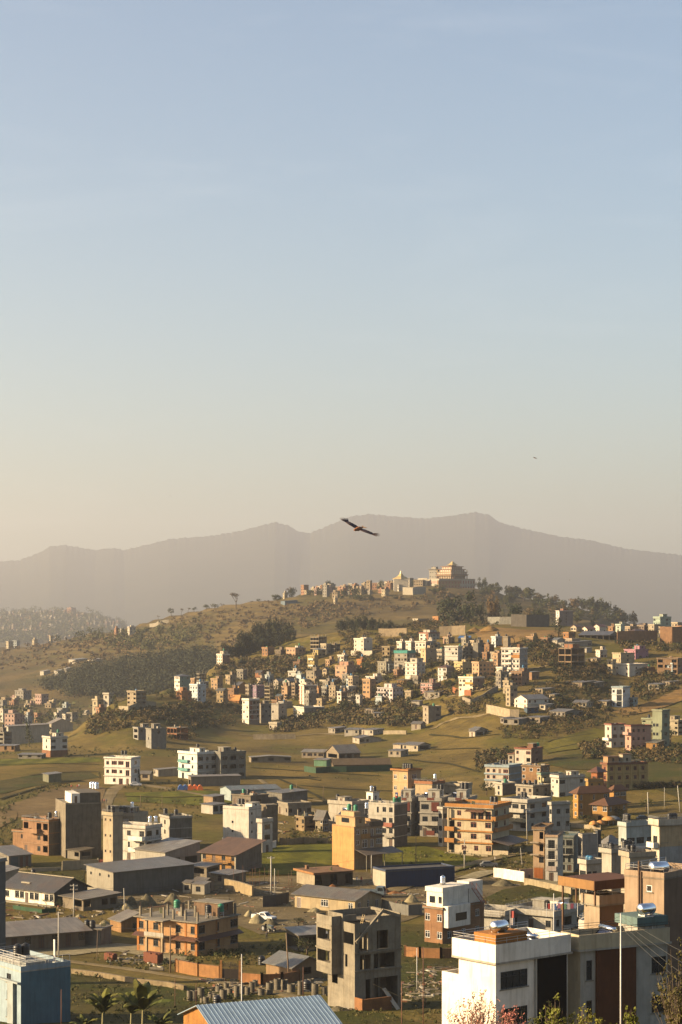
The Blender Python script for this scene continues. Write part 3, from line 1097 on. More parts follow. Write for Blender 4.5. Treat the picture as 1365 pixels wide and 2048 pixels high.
 HOUSES.append(h)
 return h

TANKW = {'b': 'black','g': 'green','s': 'steel','t': 'blue','S': 'steel','h': 'steel'}
_tk = {}

def tank(kd,loc,where,pos='',scl=1.0,stand=0.0,tilt=0):
 """roof water tank: ribbed plastic drum, or upright / lying stainless drum, on a stand when raised"""
 for q in ('wedged in beside',' in a row','with brown panels behind',' on a ridge wall','in the gap left of'):
  if len(where.split()) > 9: where = where.replace(q,{'wedged in beside': 'by','with brown panels behind': 'behind','in the gap left of': 'left of'}.get(q,''))
 nm = {'b': 'plastic_water_tank','g': 'plastic_water_tank','t': 'plastic_water_tank'}.get(kd,'steel_water_tank')
 e = empty(nm,loc)
 wrd = TANKW[kd] + (' plastic' if kd in 'bgt' else '')
 shape = 'lying ' if kd == 'h' else ''
 tag(e,f'{pos}{shape}{wrd} water tank on {where}','water tank','water tanks on the roofs')
 if kd not in _tk:
  mt = {'b': M_tankb,'g': M_tankg,'t': M_tankt}.get(kd,M_steel)
  if kd in 'bgt':
   prof = [(.48,0),(.52,.04)]
   for i in range(4):
    z = .08 + i * .27
    prof += [(.55,z),(.55,z + .17),(.52,z + .20),(.52,z + .25)]
   prof += [(.5,1.2),(.34,1.33)]
   a = MB().lathe((0,0,0),prof,16).mesh('drum',mt,True)
   b = MB().lathe((0,0,1.33),[(.27,0),(.27,.06),(.2,.1)],12).mesh('lid',mt)
  elif kd == 'h':
   prof = [(.15,-.02),(.42,.05),(.5,.16),(.5,1.55),(.42,1.68),(.15,1.75)]
   a = MB().lathe((0,0,0),prof,22).mesh('drum',mt,True)
   a.transform(Matrix.Translation((-.87,0,.62)) @ Matrix.Rotation(math.radians(90),4,'Y'))
   b = MB().box(-.6,-.5,-.4,.4,0,.2).box(.5,.6,-.4,.4,0,.2).box(-.5,.5,-.05,.05,.0,.06).mesh('cradle',M_rail)
  else:
   prof = [(.3,0),(.43,.06)]
   for i in range(5):
    z = .1 + i * .22
    prof += [(.46,z),(.46,z + .16),(.44,z + .19)]
   prof += [(.44,1.25),(.2,1.42)]
   a = MB().lathe((0,0,0),prof,18).mesh('drum',mt,True)
   b = MB().lathe((0,0,1.42),[(.16,0),(.16,.06)],10).mesh('lid',mt)
  _tk[kd] = (a,b)
 for m,q in zip(_tk[kd],('drum','lid' if kd != 'h' else 'cradle')):
  l = link(q,m,e)
  l.scale = (scl,) * 3
  if kd == 'h': l.rotation_euler = (0,0,tilt)
 if stand > 0.3:
  b = MB()
  for x in (-.5,.5):
   for y in (-.5,.5):
    b.tube((x,y,-stand),(x * .95,y * .95,-.03),.035,n=4)
  for z in (-.05,-stand * .5):
   for p,q in (((-.5,-.5),(.5,-.5)),((.5,-.5),(.5,.5)),((.5,.5),(-.5,.5)),((-.5,.5),(-.5,-.5))):
    b.tube((*p,z),(*q,z),.03,n=4)
  b.tube((-.5,-.5,-stand),(.5,-.5,-.05),.02,n=3)
  b.box(-.55,.55,-.55,.55,-.04,-.002)
  b.build('stand',M_rail,e)
 return e

def solar(loc,th,where,rz=0.0):
 e = empty('solar_water_heater',loc,-th + rz)
 tag(e,f'solar heater with shiny tube on {where}','solar heater','solar heaters on the roofs')
 b = MB()
 b.slab([(-1.0,-1.0,.25),(1.0,-1.0,.25),(1.0,.35,1.25),(-1.0,.35,1.25)],.06)
 b.build('collector_panel',M_panel,e)
 a = MB().lathe((0,0,0),[(.06,-.05),(.24,0),(.24,2.2),(.06,2.25)],14).mesh('tube_tank',M_steel,True)
 a.transform(Matrix.Translation((-1.1,.5,1.42)) @ Matrix.Rotation(math.radians(90),4,'Y'))
 link('tube_tank',a,e)
 for x in (-.9,.9):
  b = MB()
  b.tube((x,.5,0),(x,.5,1.2),.03,n=4); b.tube((x,-1.0,0),(x,-1.0,.2),.03,n=4); b.tube((x,-1,.02),(x,.5,.02),.025,n=4)
  b.build('stand_leg',M_rail,e)
 return e

def box_thing(name,label,cat,loc,rz,parts,group=None):
 """parts: (name, material, [boxes x0,x1,y0,y1,z0,z1])"""
 e = empty(name,loc,rz)
 tag(e,label,cat,group)
 for nm,m,bs in parts:
  b = MB()
  for q in bs: b.box(*q)
  b.build(nm,m,e)
 return e

def wall_run(name,label,k,pts,hgt,col,kind='plaster',th=0.22,D=None,piers=0,cap=None,fn=zn,cat='wall',d0=60):
 """a boundary wall along photo points (base line)"""
 W = []
 for x,y in pts:
  X,Y = px(k,x,y)
  d,z = ground(X,Y,fn,d0)
  W.append(Vector(((X - CX) * d / F,d,z)))
 e = empty(name,W[0])
 tag(e,label,cat)
 mt = wall_mat(col,kind=kind)
 b,cb = MB(),MB()
 for A,B in zip(W[:-1],W[1:]):
  n = max(1,int((B - A).length / 6))
  t = (B - A); t.z = 0; t.normalize()
  nr = Vector((-t.y,t.x,0)) * th / 2
  for i in range(n):
   p,q = A + (B - A) * (i / n),A + (B - A) * ((i + 1) / n)
   p.z = float(fn(p.x,p.y)); q.z = float(fn(q.x,q.y))
   p -= W[0]; q -= W[0]
   up = Vector((0,0,hgt)); dn_ = Vector((0,0,-.6))
   b.slab([p - nr + up,q - nr + up,q + nr + up,p + nr + up],hgt + .6)
   if cap:
    c = nr * 1.35
    cb.slab([p - c + up * 1.0 + Vector((0,0,.07)),q - c + up + Vector((0,0,.07)),q + c + up + Vector((0,0,.07)),p + c + up + Vector((0,0,.07))],.068)
 b.build('wall',mt,e)
 if cap: cb.build('coping',wall_mat(cap),e)
 if piers:
  for A,B in zip(W[:-1],W[1:]):
   n = max(1,int((B - A).length / piers))
   for i in range(n + 1):
    p = A + (B - A) * (i / n); p.z = float(fn(p.x,p.y)); p -= W[0]
    MB().box(p.x - th * .9,p.x + th * .9,p.y - th * .9,p.y + th * .9,p.z - .5,p.z + hgt + .25).build('pier',mt,e)
 return e
# ------------------------------------------------------------------ fields, roads, yards
fm = fmat
M_crop = fm('young_crop',(0.13,0.15,0.014),(0.19,0.205,0.02),(0.26,0.25,0.035),None,2.0,.25,.12)
M_crop2 = fm('mustard_crop',(0.13,0.13,0.02),(0.20,0.185,0.03),(0.25,0.225,0.045),None,1.5,.25,.05)
M_past = fm('rough_pasture',(0.075,0.072,0.02),(0.12,0.108,0.03),(0.175,0.145,0.055),(0.085,0.105,0.018),2.4,.35)
M_stub = fm('stubble_field',(0.19,0.135,0.04),(0.26,0.19,0.056),(0.31,0.23,0.075),(0.19,0.155,0.03),1.3,.2,.035)
M_dirt = fm('bare_earth',(0.20,0.145,0.085),(0.29,0.21,0.125),(0.36,0.27,0.17),None,1.6,.2)
M_sand = fm('yard_dust',(0.13,0.105,0.07),(0.24,0.195,0.135),(0.36,0.30,0.22),None,2.5,.15)
M_road = fm('dirt_road',(0.27,0.215,0.14),(0.35,0.285,0.20),(0.42,0.35,0.26),None,3.0,.08)
M_conc = fm('concrete_yard',(0.38,0.34,0.28),(0.46,0.42,0.35),(0.53,0.48,0.41),None,3.0,.03)
M_orange_soil = fm('cut_soil',(0.28,0.17,0.075),(0.38,0.245,0.11),(0.46,0.31,0.16),None,1.5,.3)

drape('stubble_field',[(-120,1520),(200,1512),(330,1516),(500,1524),(640,1536),(770,1548),(860,1560),(860,1600),(600,1612),(420,1600),(240,1590),(60,1572),(-120,1592)],M_stub,.06,gap=9)
drape('green_field',[(-120,1522),(80,1516),(200,1515),(205,1524),(60,1530),(-120,1538)],M_crop,.14,gap=8)
drape('green_field',[(250,1586),(420,1582),(530,1592),(540,1606),(410,1612),(255,1604)],M_crop,.14,gap=6)
drape('field_strip',[(100,1546),(180,1544),(200,1556),(60,1574),(10,1588),(-90,1600),(-90,1576)],M_past,.14,gap=6)
drape('earth_platform',[(35,1636),(42,1604),(100,1580),(185,1568),(212,1578),(206,1600),(215,1625),(130,1650)],M_dirt,.20,gap=5)
drape('earth_track',[(-60,1668),(-60,1640),(30,1606),(42,1604),(33,1640),(-10,1662)],M_dirt,.18,gap=5)
drape('crop_field',[(462,1732),(500,1706),(560,1694),(668,1690),(668,1752),(540,1752)],M_crop,.30,gap=4)
drape('crop_field',[(760,1700),(850,1694),(900,1708),(975,1722),(925,1742),(760,1756)],M_crop,.30,gap=4)
drape('pasture',[(-60,1722),(60,1733),(170,1735),(170,1775),(-60,1775)],M_past,.08,gap=5)
drape('dusty_yard',[(455,1760),(600,1752),(700,1745),(820,1750),(960,1752),(1050,1775),(960,1800),(900,1812),(805,1845),(700,1850),(600,1862),(520,1870),(470,1850)],M_sand,.10,gap=4)
drape('dusty_yard',[(200,1785),(300,1775),(455,1762),(465,1850),(250,1850)],M_sand,.11,gap=4)
drape('concrete_yard',[(60,1898),(150,1893),(240,1888),(290,1893),(345,1902),(388,1917),(372,1926),(330,1928),(285,1914),(235,1905),(190,1906),(150,1912),(60,1912)],M_conc,.14,gap=3)
drape('pasture',[(-40,1935),(80,1935),(200,1950),(300,1962),(460,1984),(640,2010),(780,2030),(900,2060),(900,2130),(-60,2130)],M_past,.07,gap=4)
drape('pasture',[(800,1850),(925,1850),(960,1905),(900,2000),(840,2030),(800,1985)],M_past,.09,gap=4)
drape('pasture',[(968,1800),(1005,1783),(1060,1772),(1100,1775),(1140,1790),(1140,1812),(1060,1815),(975,1812)],M_past,.30,gap=4)
drape('mustard_field',[(1085,1492),(1130,1474),(1190,1458),(1212,1462),(1208,1486),(1150,1500),(1095,1508)],M_crop2,.30,gap=5)
drape('green_slope',[(1090,1530),(1110,1516),(1200,1505),(1290,1530),(1365,1500),(1420,1540),(1365,1600),(1300,1575),(1200,1540),(1140,1540)],M_past,.22,gap=6)
drape('soil_cut',[(945,1262),(985,1256),(1040,1260),(1120,1262),(1130,1272),(1085,1280),(1040,1284),(1010,1300),(965,1290)],M_orange_soil,.35,gap=6,d0=1000)
drape('soil_cut',[(1100,1345),(1150,1334),(1200,1330),(1240,1325),(1200,1340),(1130,1350)],M_orange_soil,.35,gap=6,d0=800)
drape('soil_cut',[(1225,1425),(1300,1404),(1370,1375),(1420,1370),(1370,1400),(1300,1424),(1250,1432)],M_orange_soil,.35,gap=6,d0=700)

road('dirt_road',[(-60,1905),(27,1906),(77,1915),(202,1933),(303,1945),(380,1957),(460,1969),(560,1986),(640,2015)],2.6,M_road)
road('dirt_road',[(-60,1742),(60,1740),(126,1737),(200,1741),(280,1742),(360,1745),(450,1752)],4.5,M_road)
road('village_road',[(780,1785),(850,1760),(910,1738),(984,1719),(1040,1708),(1075,1696),(1110,1680)],4.2,M_road,.34)
road('village_road',[(930,1760),(985,1742),(1050,1759),(1100,1769),(1150,1782)],4.5,M_conc,.34)
road('dirt_road',[(205,1640),(211,1605),(222,1585),(238,1572),(270,1568),(330,1576),(400,1590),(560,1606),(660,1628)],4.5,M_road)
road('dirt_road',[(1000,1640),(1100,1655),(1180,1640),(1290,1648),(1365,1660)],4.0,M_road)
road('hillside_track',[(900,1392),(935,1388),(985,1376),(1010,1358),(1060,1338),(1120,1326),(1200,1318)],5.0,M_road,.4,d0=800)
road('hillside_track',[(480,1470),(560,1474),(640,1468),(720,1470),(800,1466)],3.0,M_road,.3,d0=700)
road('hillside_track',[(860,1460),(900,1440),(970,1430),(1030,1424),(1085,1426)],3.0,M_road,.3,d0=700)
road('footpath',[(520,1560),(560,1588),(620,1600),(680,1608)],2.0,M_road,.2)

M_bund = fm('field_bund',(.05,.05,.018),(.075,.07,.025),(.11,.095,.035),None,3,.3)
for p_ in ([(0,1530),(120,1528),(200,1530)],[(60,1552),(140,1545),(200,1545)],[(500,1536),(600,1543),(760,1553)],[(490,1552),(610,1557),(640,1562)],[(600,1572),(700,1580),(800,1584)],[(560,1560),(640,1596),(660,1612)],[(440,1592),(520,1597),(560,1604)],[(250,1594),(330,1597),(420,1594)],[(820,1520),(900,1528),(960,1545)],
  [(800,1492),(880,1500),(960,1498)],[(620,1500),(700,1510),(780,1506)],[(0,1600),(90,1573),(160,1562)],[(860,1470),(930,1478),(1000,1470)],[(960,1510),(1040,1500),(1090,1495)],[(1100,1500),(1150,1490),(1205,1480)],[(1095,1485),(1140,1475),(1190,1468)]):
 road('field_bund',p_,1.6,M_bund,.35)
# ------------------------------------------------------------------ nearest houses, bottom right
ORW = (0.55,0.235,0.055)
hC1 = house('house','bright white house with orange roof band nearest the camera','house','C',203,395,768,515,0,3,WHITE,'.','L./L./L.',D=170,
   th=50,par=1.55,slabp=.45,rcolr=(.6,.57,.52),win='dark',band=False,
   heads=[(.55,1.0,.0,.36,2.1,WHITE,'')],
   boxes=lambda a,b,s,h: [('roof_band',.55 * a - .3,a + .32,-.3,.36 * b + .3,h + 1.72,h + 2.5,ORW),
         ('wing',-2.2,-.004,.05,b * .8,-3,h - 2.1,WHITE),('wing_parapet',-2.2,-2.05,.05,b * .8,h - 2.098,h - 1.5,WHITE),
         ('wing_parapet',-2.046,-.006,.052,.2,h - 2.096,h - 1.503,WHITE),
         ('recess_shade_panel',a + .004,a + .05,b * .57,b * .985,-1,h - .05,plain('recess_shade_black',(.008,.006,.005),.9,spec=.08)),  # flat near-black panel; its colour stands for the shade inside a recess
         ('downpipe',a + .06,a + .16,b * .53,b * .545,-1,h + .1,(.7,.68,.64))],
   tanks=[(.8,.15,'h',2.2,1.0,0.8)],solar=[(.55,.62)],short='bright white house with the orange roof band')
hC2 = house('house','white house with rust-brown wall panel beside bottom-right pole','house','C',765,835,1155,448,0,3,CREAM,'.','Vd..L/V...L/V...L',D=176,
   rcol=LGREY,th=62,par=1.3,slabp=.4,win='dark',band=False,dep=9.5,rcolr=(.6,.58,.54),
   boxes=lambda a,b,s,h: [('wall_panel',a + .004,a + .22,b * .17,b * .62,-1,h - .06,(0.17,0.062,0.022)),
         ('roof_room',a - 3,a - .1,b * .66,b * .98,h + .165,h + 1.7,LGREY),
         ('teal_fascia',a - 3.3,a + .1,b * .64,b * 1.0,h + 1.704,h + 2.5,(.17,.27,.29))],
   tanks=[(.72,.8,'h',2.36,1.0,0.6)],solar=[(.4,.35)],short='white house with the rust-brown wall panel')
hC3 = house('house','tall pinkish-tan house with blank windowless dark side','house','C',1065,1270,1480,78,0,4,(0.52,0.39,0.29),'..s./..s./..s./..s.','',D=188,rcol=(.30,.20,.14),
   th=40,par=.5,slabp=.05,band=False,rcolr=(.4,.33,.27),win='white',posts=False,
   boxes=lambda a,b,s,h: [('drain_pipe',a * .36,a * .36 + .14,-.16,-.02,-1,h + 1.6,(.20,.13,.09)),('drain_pipe',a * .42,a * .42 + .1,-.14,-.02,-1,h + .6,(.20,.13,.09))],
   tanks=[(.93,.95,'b',1.4,1.7),(.66,.2,'h',.05,1.15,.5)],clutter=False,short='tall pinkish-tan house')
hC3b = house('house','tan terrace house under a brown canopy behind white roofs','house','C',855,935,1060,215,0,3,(0.50,.40,.31),'W/w/w','DD/../..',D=196,rcol=(.26,.17,.11),th=55,par=.9,win='dark',
   boxes=lambda a,b,s,h: [('canopy_roof',-2.4,a + .6,-1.2,b + 2.2,h + 2.35,h + 2.5,(.16,.07,.045)),('canopy_fascia',-2.4,a + .6,-1.32,-1.2,h + 1.7,h + 2.62,(.42,.23,.09)),
         ('canopy_fascia',a + .6,a + .72,-1.32,b + 2.2,h + 1.7,h + 2.62,(.17,.08,.04)),('canopy_post',-.2,-.05,-1.0,-.85,h + .16,h + 2.34,(.2,.12,.08)),
         ('canopy_post',a + .3,a + .45,-1.0,-.85,h + .16,h + 2.34,(.2,.12,.08)),('canopy_post',-2.2,-2.05,-1.0,-.85,h - 6,h + 2.34,(.2,.12,.08))])
hC5 = house('house','low white flat-roofed house with laundry drying on its terrace','house','C',470,690,850,278,352,1,LGREY,'w.d.w','wDw',short='low white house with the laundry',hs=3.0,th=36,par=.9,slabp=.8,rcolr=(.62,.6,.56),win='dark',
   heads=[(.12,.4,.55,.85,1.6,GREY,''),(.5,.7,.6,.95,1.7,WHITE,'')],solar=[(.85,.5)])
hC4 = house('house','brick and white house with red outside stair on roof','house','C',25,118,335,232,415,2,(0.47,0.25,0.13),'w.w/w.w','WDw/www',kind='brick',th=42,par=.2,win='white',d0=300,
   boxes=lambda a,b,s,h: [('upper_storey',.3,a * .98,.2,b * .62,h + .165,h + 3.0,WHITE),('upper_parapet',.1,a,.02,b * .64,h + 3.002,h + 3.85,WHITE),
         ('window',a * .25,a * .55,.17,.24,h + 1.0,h + 2.2,M_glass),('window',a * .75,a * .92,.17,.24,h + 1.0,h + 2.2,M_glass),
         ('white_bay',a - .01,a + 1.1,b * .02,b * .55,s * .95,h + .6,WHITE),('window',a + 1.1,a + 1.14,b * .2,b * .46,s + .9,s + 2.3,M_glass),
         ('roof_room',a * .3,a * .98,b * .64,b * .97,h + .165,h + 4.2,WHITE)],
   tanks=[(.3,.3,'s',3.9,1.0,0)],short='brick and white house with the red stair')
e4 = hC4
st = empty('stair',wpt(hC4,hC4.L1 + .9,hC4.L2 * .66,hC4.z0 + hC4.rz),-hC4.th)
tag(st,'red steel outside stair climbing to the roof room of the brick and white house','stair')
for i in range(11):
 MB().box(-.5,.5,i * .26,i * .26 + .28,2.9 - i * .27,2.95 - i * .27).build('step',plain('red_paint',(.32,.09,.05),.5),st)
for s_ in (-.52,.5):
 MB().slab([(s_,-.1,3.0),(s_ + .05,-.1,3.0),(s_ + .05,2.95,0.0),(s_,2.95,0.0)],.2).build('stringer',plain('red_paint',(.32,.09,.05),.5),st)
 b = MB(); b.tube((s_,0,3.9),(s_,2.9,1.0),.03,n=4); b.tube((s_,2.9,1.0),(s_,2.9,.0),.03,n=4); b.tube((s_,0,3.9),(s_,0,2.9),.03,n=4)
 b.build('handrail',plain('red_paint',(.32,.09,.05),.5),st)
house('house','pale grey terrace block between the brick house and low white house','house','C',275,440,500,262,352,1,LGREY,'w.d','ww',hs=3.0,par=.8,th=30,win='dark',dep=7,
 balc=[('L',.1,.95,1,1.0,LGREY,'rail')])
house('house','small flat-roofed white extension behind rust-brown panelled house','house','C',840,990,1045,345,0,2,WHITE,'ww/ww','w/w',D=212,par=.9,win='dark',dep=5)
wall_run('boundary_wall','orange brick boundary wall in front of the brick and white house','C',[(-75,478),(0,488),(110,492),(205,488)],1.7,(.50,.245,.10),'brick',piers=6,cap=(.45,.25,.13))
wall_run('stone_wall','pale stone wall at the bottom right corner','X',[(1240,2135),(1300,2140),(1420,2140)],1.75,(.55,.50,.38),'concrete',.4,d0=42)
wall_run('stone_wall','tall sunlit stone pillar wall at far right edge','X',[(1354,2160),(1450,2170)],3.3,(.62,.55,.42),'concrete',.6,d0=42)
wall_run('retaining_wall','stone retaining wall below the road by the green plot','C',[(545,108),(600,118),(700,138),(790,158)],1.6,(.52,.44,.30),'concrete',.4,d0=350)
wall_run('boundary_wall','white boundary wall along the road left of the pink gate','C',[(385,68),(440,74),(545,90)],2.3,WHITE,d0=350)

# ------------------------------------------------------------------ blue house and big blue roof, bottom left
hA1 = house('house','blue house with railed roof at the bottom left','house','A',-150,125,420,490,0,3,(0.42,0.56,0.70),'.w/.w/.w','',D=245,rcol=(.13,.27,.38),th=52,par=.55,slabp=.03,band=False,win='dark',rcolr=(.6,.6,.58),
   boxes=lambda a,b,s,h: [('stair_block',a * .35,a * .98,b * .12,b * .5,h + .165,h + 1.05,(.6,.64,.66)),('lintel',a * .3,a * 1.0,-.5,-.003,h - 1.4,h - 1.2,(.5,.58,.64)),
         ('corner_pier',a * .78,a * .9,-.45,-.004,-3,h - 1.4,(.5,.58,.64)),('mast',a * .9,a * .93,b * .75,b * .765,h + .2,h + 3.4,M_rail),
         ('mast_base',a * .8,a * .98,b * .7,b * .82,h + .17,h + .75,(.6,.64,.66))],
   tanks=[(.72,.2,'b',1.35),(.72,.36,'b',1.35)],short='blue house with railed roof')
rl = MB()
for f_,(p0,p1) in {'a': ((.98,.0),(.98,1.0)),'b': ((.0,.0),(.98,.0)),'c': ((.35,.12),(.98,.12)),'d': ((.98,.12),(.98,.5))}.items():
 zz = hA1.rz + (.55 if f_ in 'ab' else .9)
 a_,b_ = Vector((p0[0] * hA1.L1,p0[1] * hA1.L2,zz)),Vector((p1[0] * hA1.L1,p1[1] * hA1.L2,zz))
 nn = int((b_ - a_).length / .9)
 for t_ in (.45,.8):
  rl.tube(a_ + Vector((0,0,t_)),b_ + Vector((0,0,t_)),.03,n=4)
 for i in range(nn + 1):
  p = a_ + (b_ - a_) * (i / nn)
  rl.tube(p,p + Vector((0,0,.8)),.025,n=4)
rl.build('railing',M_rail,hA1.e)
hB5 = house('metal_roofed_hall','large pale blue corrugated metal roof with orange gable, bottom centre','shed','B',-215,-5,690,845,0,1,(.55,.25,.06),'.','..',D=196,z0=60 - 49,th=66,roof='gablev',rise=1.75,ov=.5,rcolr=(.36,.47,.56),
   rmat=plain('blue_metal_sheet',(.33,.43,.52),.35,.35,.12,.7),kind='brick')
# standing ribs of that roof, joined
rb = MB()
nrib = int((hB5.L2 + 1) / .45)
for i in range(nrib):
 y = -.5 + .2 + i * .45
 k_ = hB5.H_ + 1.75 + .055
 k2 = 1.75 / (hB5.L1 / 2)
 zl = hB5.H_ - .5 * k2 + .055
 rb.slab([(hB5.L1 / 2,y,k_ + .03),(hB5.L1 + .5,y,zl + .03),(hB5.L1 + .5,y + .07,zl + .03),(hB5.L1 / 2,y + .07,k_ + .03)],.035)
 rb.slab([(-.5,y,zl + .03),(hB5.L1 / 2,y,k_ + .03),(hB5.L1 / 2,y + .07,k_ + .03),(-.5,y + .07,zl + .03)],.035)
tag(rb.build('roof_ribs',plain('blue_metal_sheet',(.33,.43,.52),.35,.35,.12,.7),hB5.e),kind='stuff')

# ------------------------------------------------------------------ unfinished concrete house
h = frame('Q',235,585,1185,1440,None,None,58)
hB1 = h
e = empty('unfinished_house',wpt(h,0,0,h.z0),-h.th)
tag(e,'bare concrete unfinished house with open window holes and slanting roof beam','house')
L1,L2 = h.L1,h.L2
HH = (1440 - 320) / 6.5 * h.D / F
mc = wall_mat((0.40,0.365,0.305),kind='concrete')
md = wall_mat((0.36,0.315,0.25),kind='concrete')

def zq(y): return (1440 - y) / 6.5 * h.D / F

b = MB()
fu = lambda x: (x - 235) / 350 * L1
fr = lambda x: (x - 585) / 600 * L2
ops = [(fu(290),fu(365),zq(1165),zq(1030)),(fu(462),fu(492),zq(905),zq(740)),(fu(440),fu(570),zq(600),zq(445))]
ops = [(a,c,d + 1,f_ + 1) for a,c,d,f_ in ops]
face_cells(b,(0,0,-1),(1,0),L1,HH + 1,ops,.22)
ops = [(fr(640),fr(755),zq(690),zq(440)),(fr(870),fr(1020),zq(675),zq(435)),(fr(650),fr(795),zq(925),zq(735)),(fr(830),fr(1105),zq(925),zq(735)),
 (fr(725),fr(790),zq(1400),zq(1060)),(fr(835),fr(1145),zq(1420),zq(1050))]
ops = [(a,c,d + 1,f_ + 1) for a,c,d,f_ in ops]
face_cells(b,(L1,0,-1),(0,1),L2,HH + 1,ops,.22,0)
b.poly([(L1,L2,-1),(0,L2,-1),(0,L2,HH),(L1,L2,HH)])
face_cells(b,(0,L2,-1),(0,-1),L2,HH + 1,[(1.0,2.6,5.4,7.2),(4,5.6,5.4,7.2),(1.0,2.6,8.8,10.6),(4,5.6,8.8,10.6)],.22)
b.build('wall',mc,e)
for zz in (zq(960),zq(700)):
 MB().box(.1,L1 - .1,.1,L2 - .1,zz - .14,zz).build('floor_slab',md,e)
for zz in (zq(945),zq(705)):
 MB().box(L1 + .003,L1 + .16,-.1,L2 + .1,zz - .12,zz + .1).build('floor_edge',md,e)
MB().box(.02,L1 * .99,L2 * .42,L2 * .99,HH - .16,HH - .004).build('roof_slab',md,e)
MB().box(.02,L1 * .55,.02,L2 * .415,HH - .16,HH - .005).build('roof_slab',md,e)
# inner partitions that catch the light
MB().box(L1 * .5,L1 * .54,.3,L2 - .3,.02,HH - .3).build('inner_wall',md,e)
MB().box(.3,L1 - .9,L2 * .45,L2 * .48,.02,HH - .3).build('inner_wall',md,e)
for q in (.30,.62):
 MB().box(L1 - 1.6,L1 - 1.3,q * L2,q * L2 + .3,.0,HH - .2).build('column',mc,e)
# projecting bay on the left face
b = MB()
BW,BD,z0b,z1b = L1 * .5,1.5,zq(1015),zq(255)
zo = z0b
face_cells(b,(-.5,-BD,z0b),(1,0),BW + .5,z1b - z0b,[(.25,BW + .2,zq(870) - zo,zq(715) - zo),(.25,BW + .2,zq(580) - zo,zq(430) - zo)],.2)
face_cells(b,(BW,-BD,z0b),(0,1),BD,z1b - z0b,[],.2)
b.poly([(-.5,-.002,z0b),(-.5,-BD,z0b),(-.5,-BD,z1b),(-.5,-.002,z1b)])
b.poly([(-.5,-BD,z0b),(-.5,-.002,z0b),(BW,-.002,z0b),(BW,-BD,z0b)])
b.build('bay',mc,e)
for zz in (zq(690),zq(375)):
 MB().box(-.62,BW + .08,-BD - .12,-.004,zz - .1,zz + .06).build('bay_ledge',mc,e)
for zz in (zq(885),zq(595),zq(300)):
 MB().box(-.3,BW - .2,-BD + .2,-.01,zz - .1,zz).build('bay_floor',md,e)
# roof parapets
t = .15
pz = HH + .95
for q in ((0,L1 * .55,0.002,t),(0,t,t,L2),(t,L1,L2 - t,L2),(L1 - t,L1,L2 * .5,L2 - t),(L1 * .55 - t,L1 * .55,t,L2 * .3)):
 MB().box(*q,HH - .002,pz - .2 * (q[0] > .5)).build('parapet',mc,e)
# slanting stair beams and ladder
def beam(p,q,w_=.3,t_=.35,nm='sloping_beam',par=None,m=None):
 p,q = Vector(p),Vector(q)
 d = (q - p); ln = d.length
 b = MB().box(0,ln,-w_ / 2,w_ / 2,-t_ / 2,t_ / 2)
 o = b.build(nm,m or mc,par or e)
 o.location = p
 o.rotation_euler = d.to_track_quat('X','Z').to_euler()
 return o
beam((L1 + .17,.1,zq(560)),(L1 + .17,L2 * .60,HH + 1.55))
beam((L1 - .1,L2 * .60,HH + 1.5),(L1 - .1,L2 * .97,HH + .55))
beam((L1 - 2.6,L2 * .60,HH + 1.5),(L1 - 2.6,L2 * .97,HH + .55))
beam((L1 - .2,L2 * .60,HH + 1.5),(L1 - 2.7,L2 * .60,HH + 1.5))
for s_ in (.0,.45):
 beam((L1 - .9 - s_,.6,zq(680)),(L1 - 1.1 - s_,2.3,HH + .9),.06,.06,'ladder_rail',m=plain('bamboo',(.42,.3,.14),.7))
for i in range(9):
 t = i / 9
 beam((L1 - .85 - .2 * t,.6 + 1.7 * t,zq(680) + (HH + .9 - zq(680)) * t),(L1 - 1.4 - .2 * t,.6 + 1.7 * t,zq(680) + (HH + .9 - zq(680)) * t),.05,.05,'ladder_rung',m=plain('bamboo',(.42,.3,.14),.7))
# brick plinth and leaning board
bm_ = wall_mat((.48,.22,.09),kind='brick')
MB().box(L1 + .003,L1 + 1.9,-.05,.2,-1,zq(1270)).build('brick_plinth',bm_,e)
MB().box(L1 + 1.66,L1 + 1.9,.2,4.6,-1,zq(1275)).build('brick_plinth',bm_,e)
beam((L1 + 2.6,5.2,.0),(L1 + .6,4.2,2.6),.9,.06,'leaning_board',m=plain('plywood',(.45,.36,.25),.8))
beam((L1 + .4,2.6,3.3),(L1 + 1.2,6.3,1.4),.06,.06,'bamboo_pole',m=plain('bamboo',(.42,.3,.14),.7))
HOUSES.append(h)

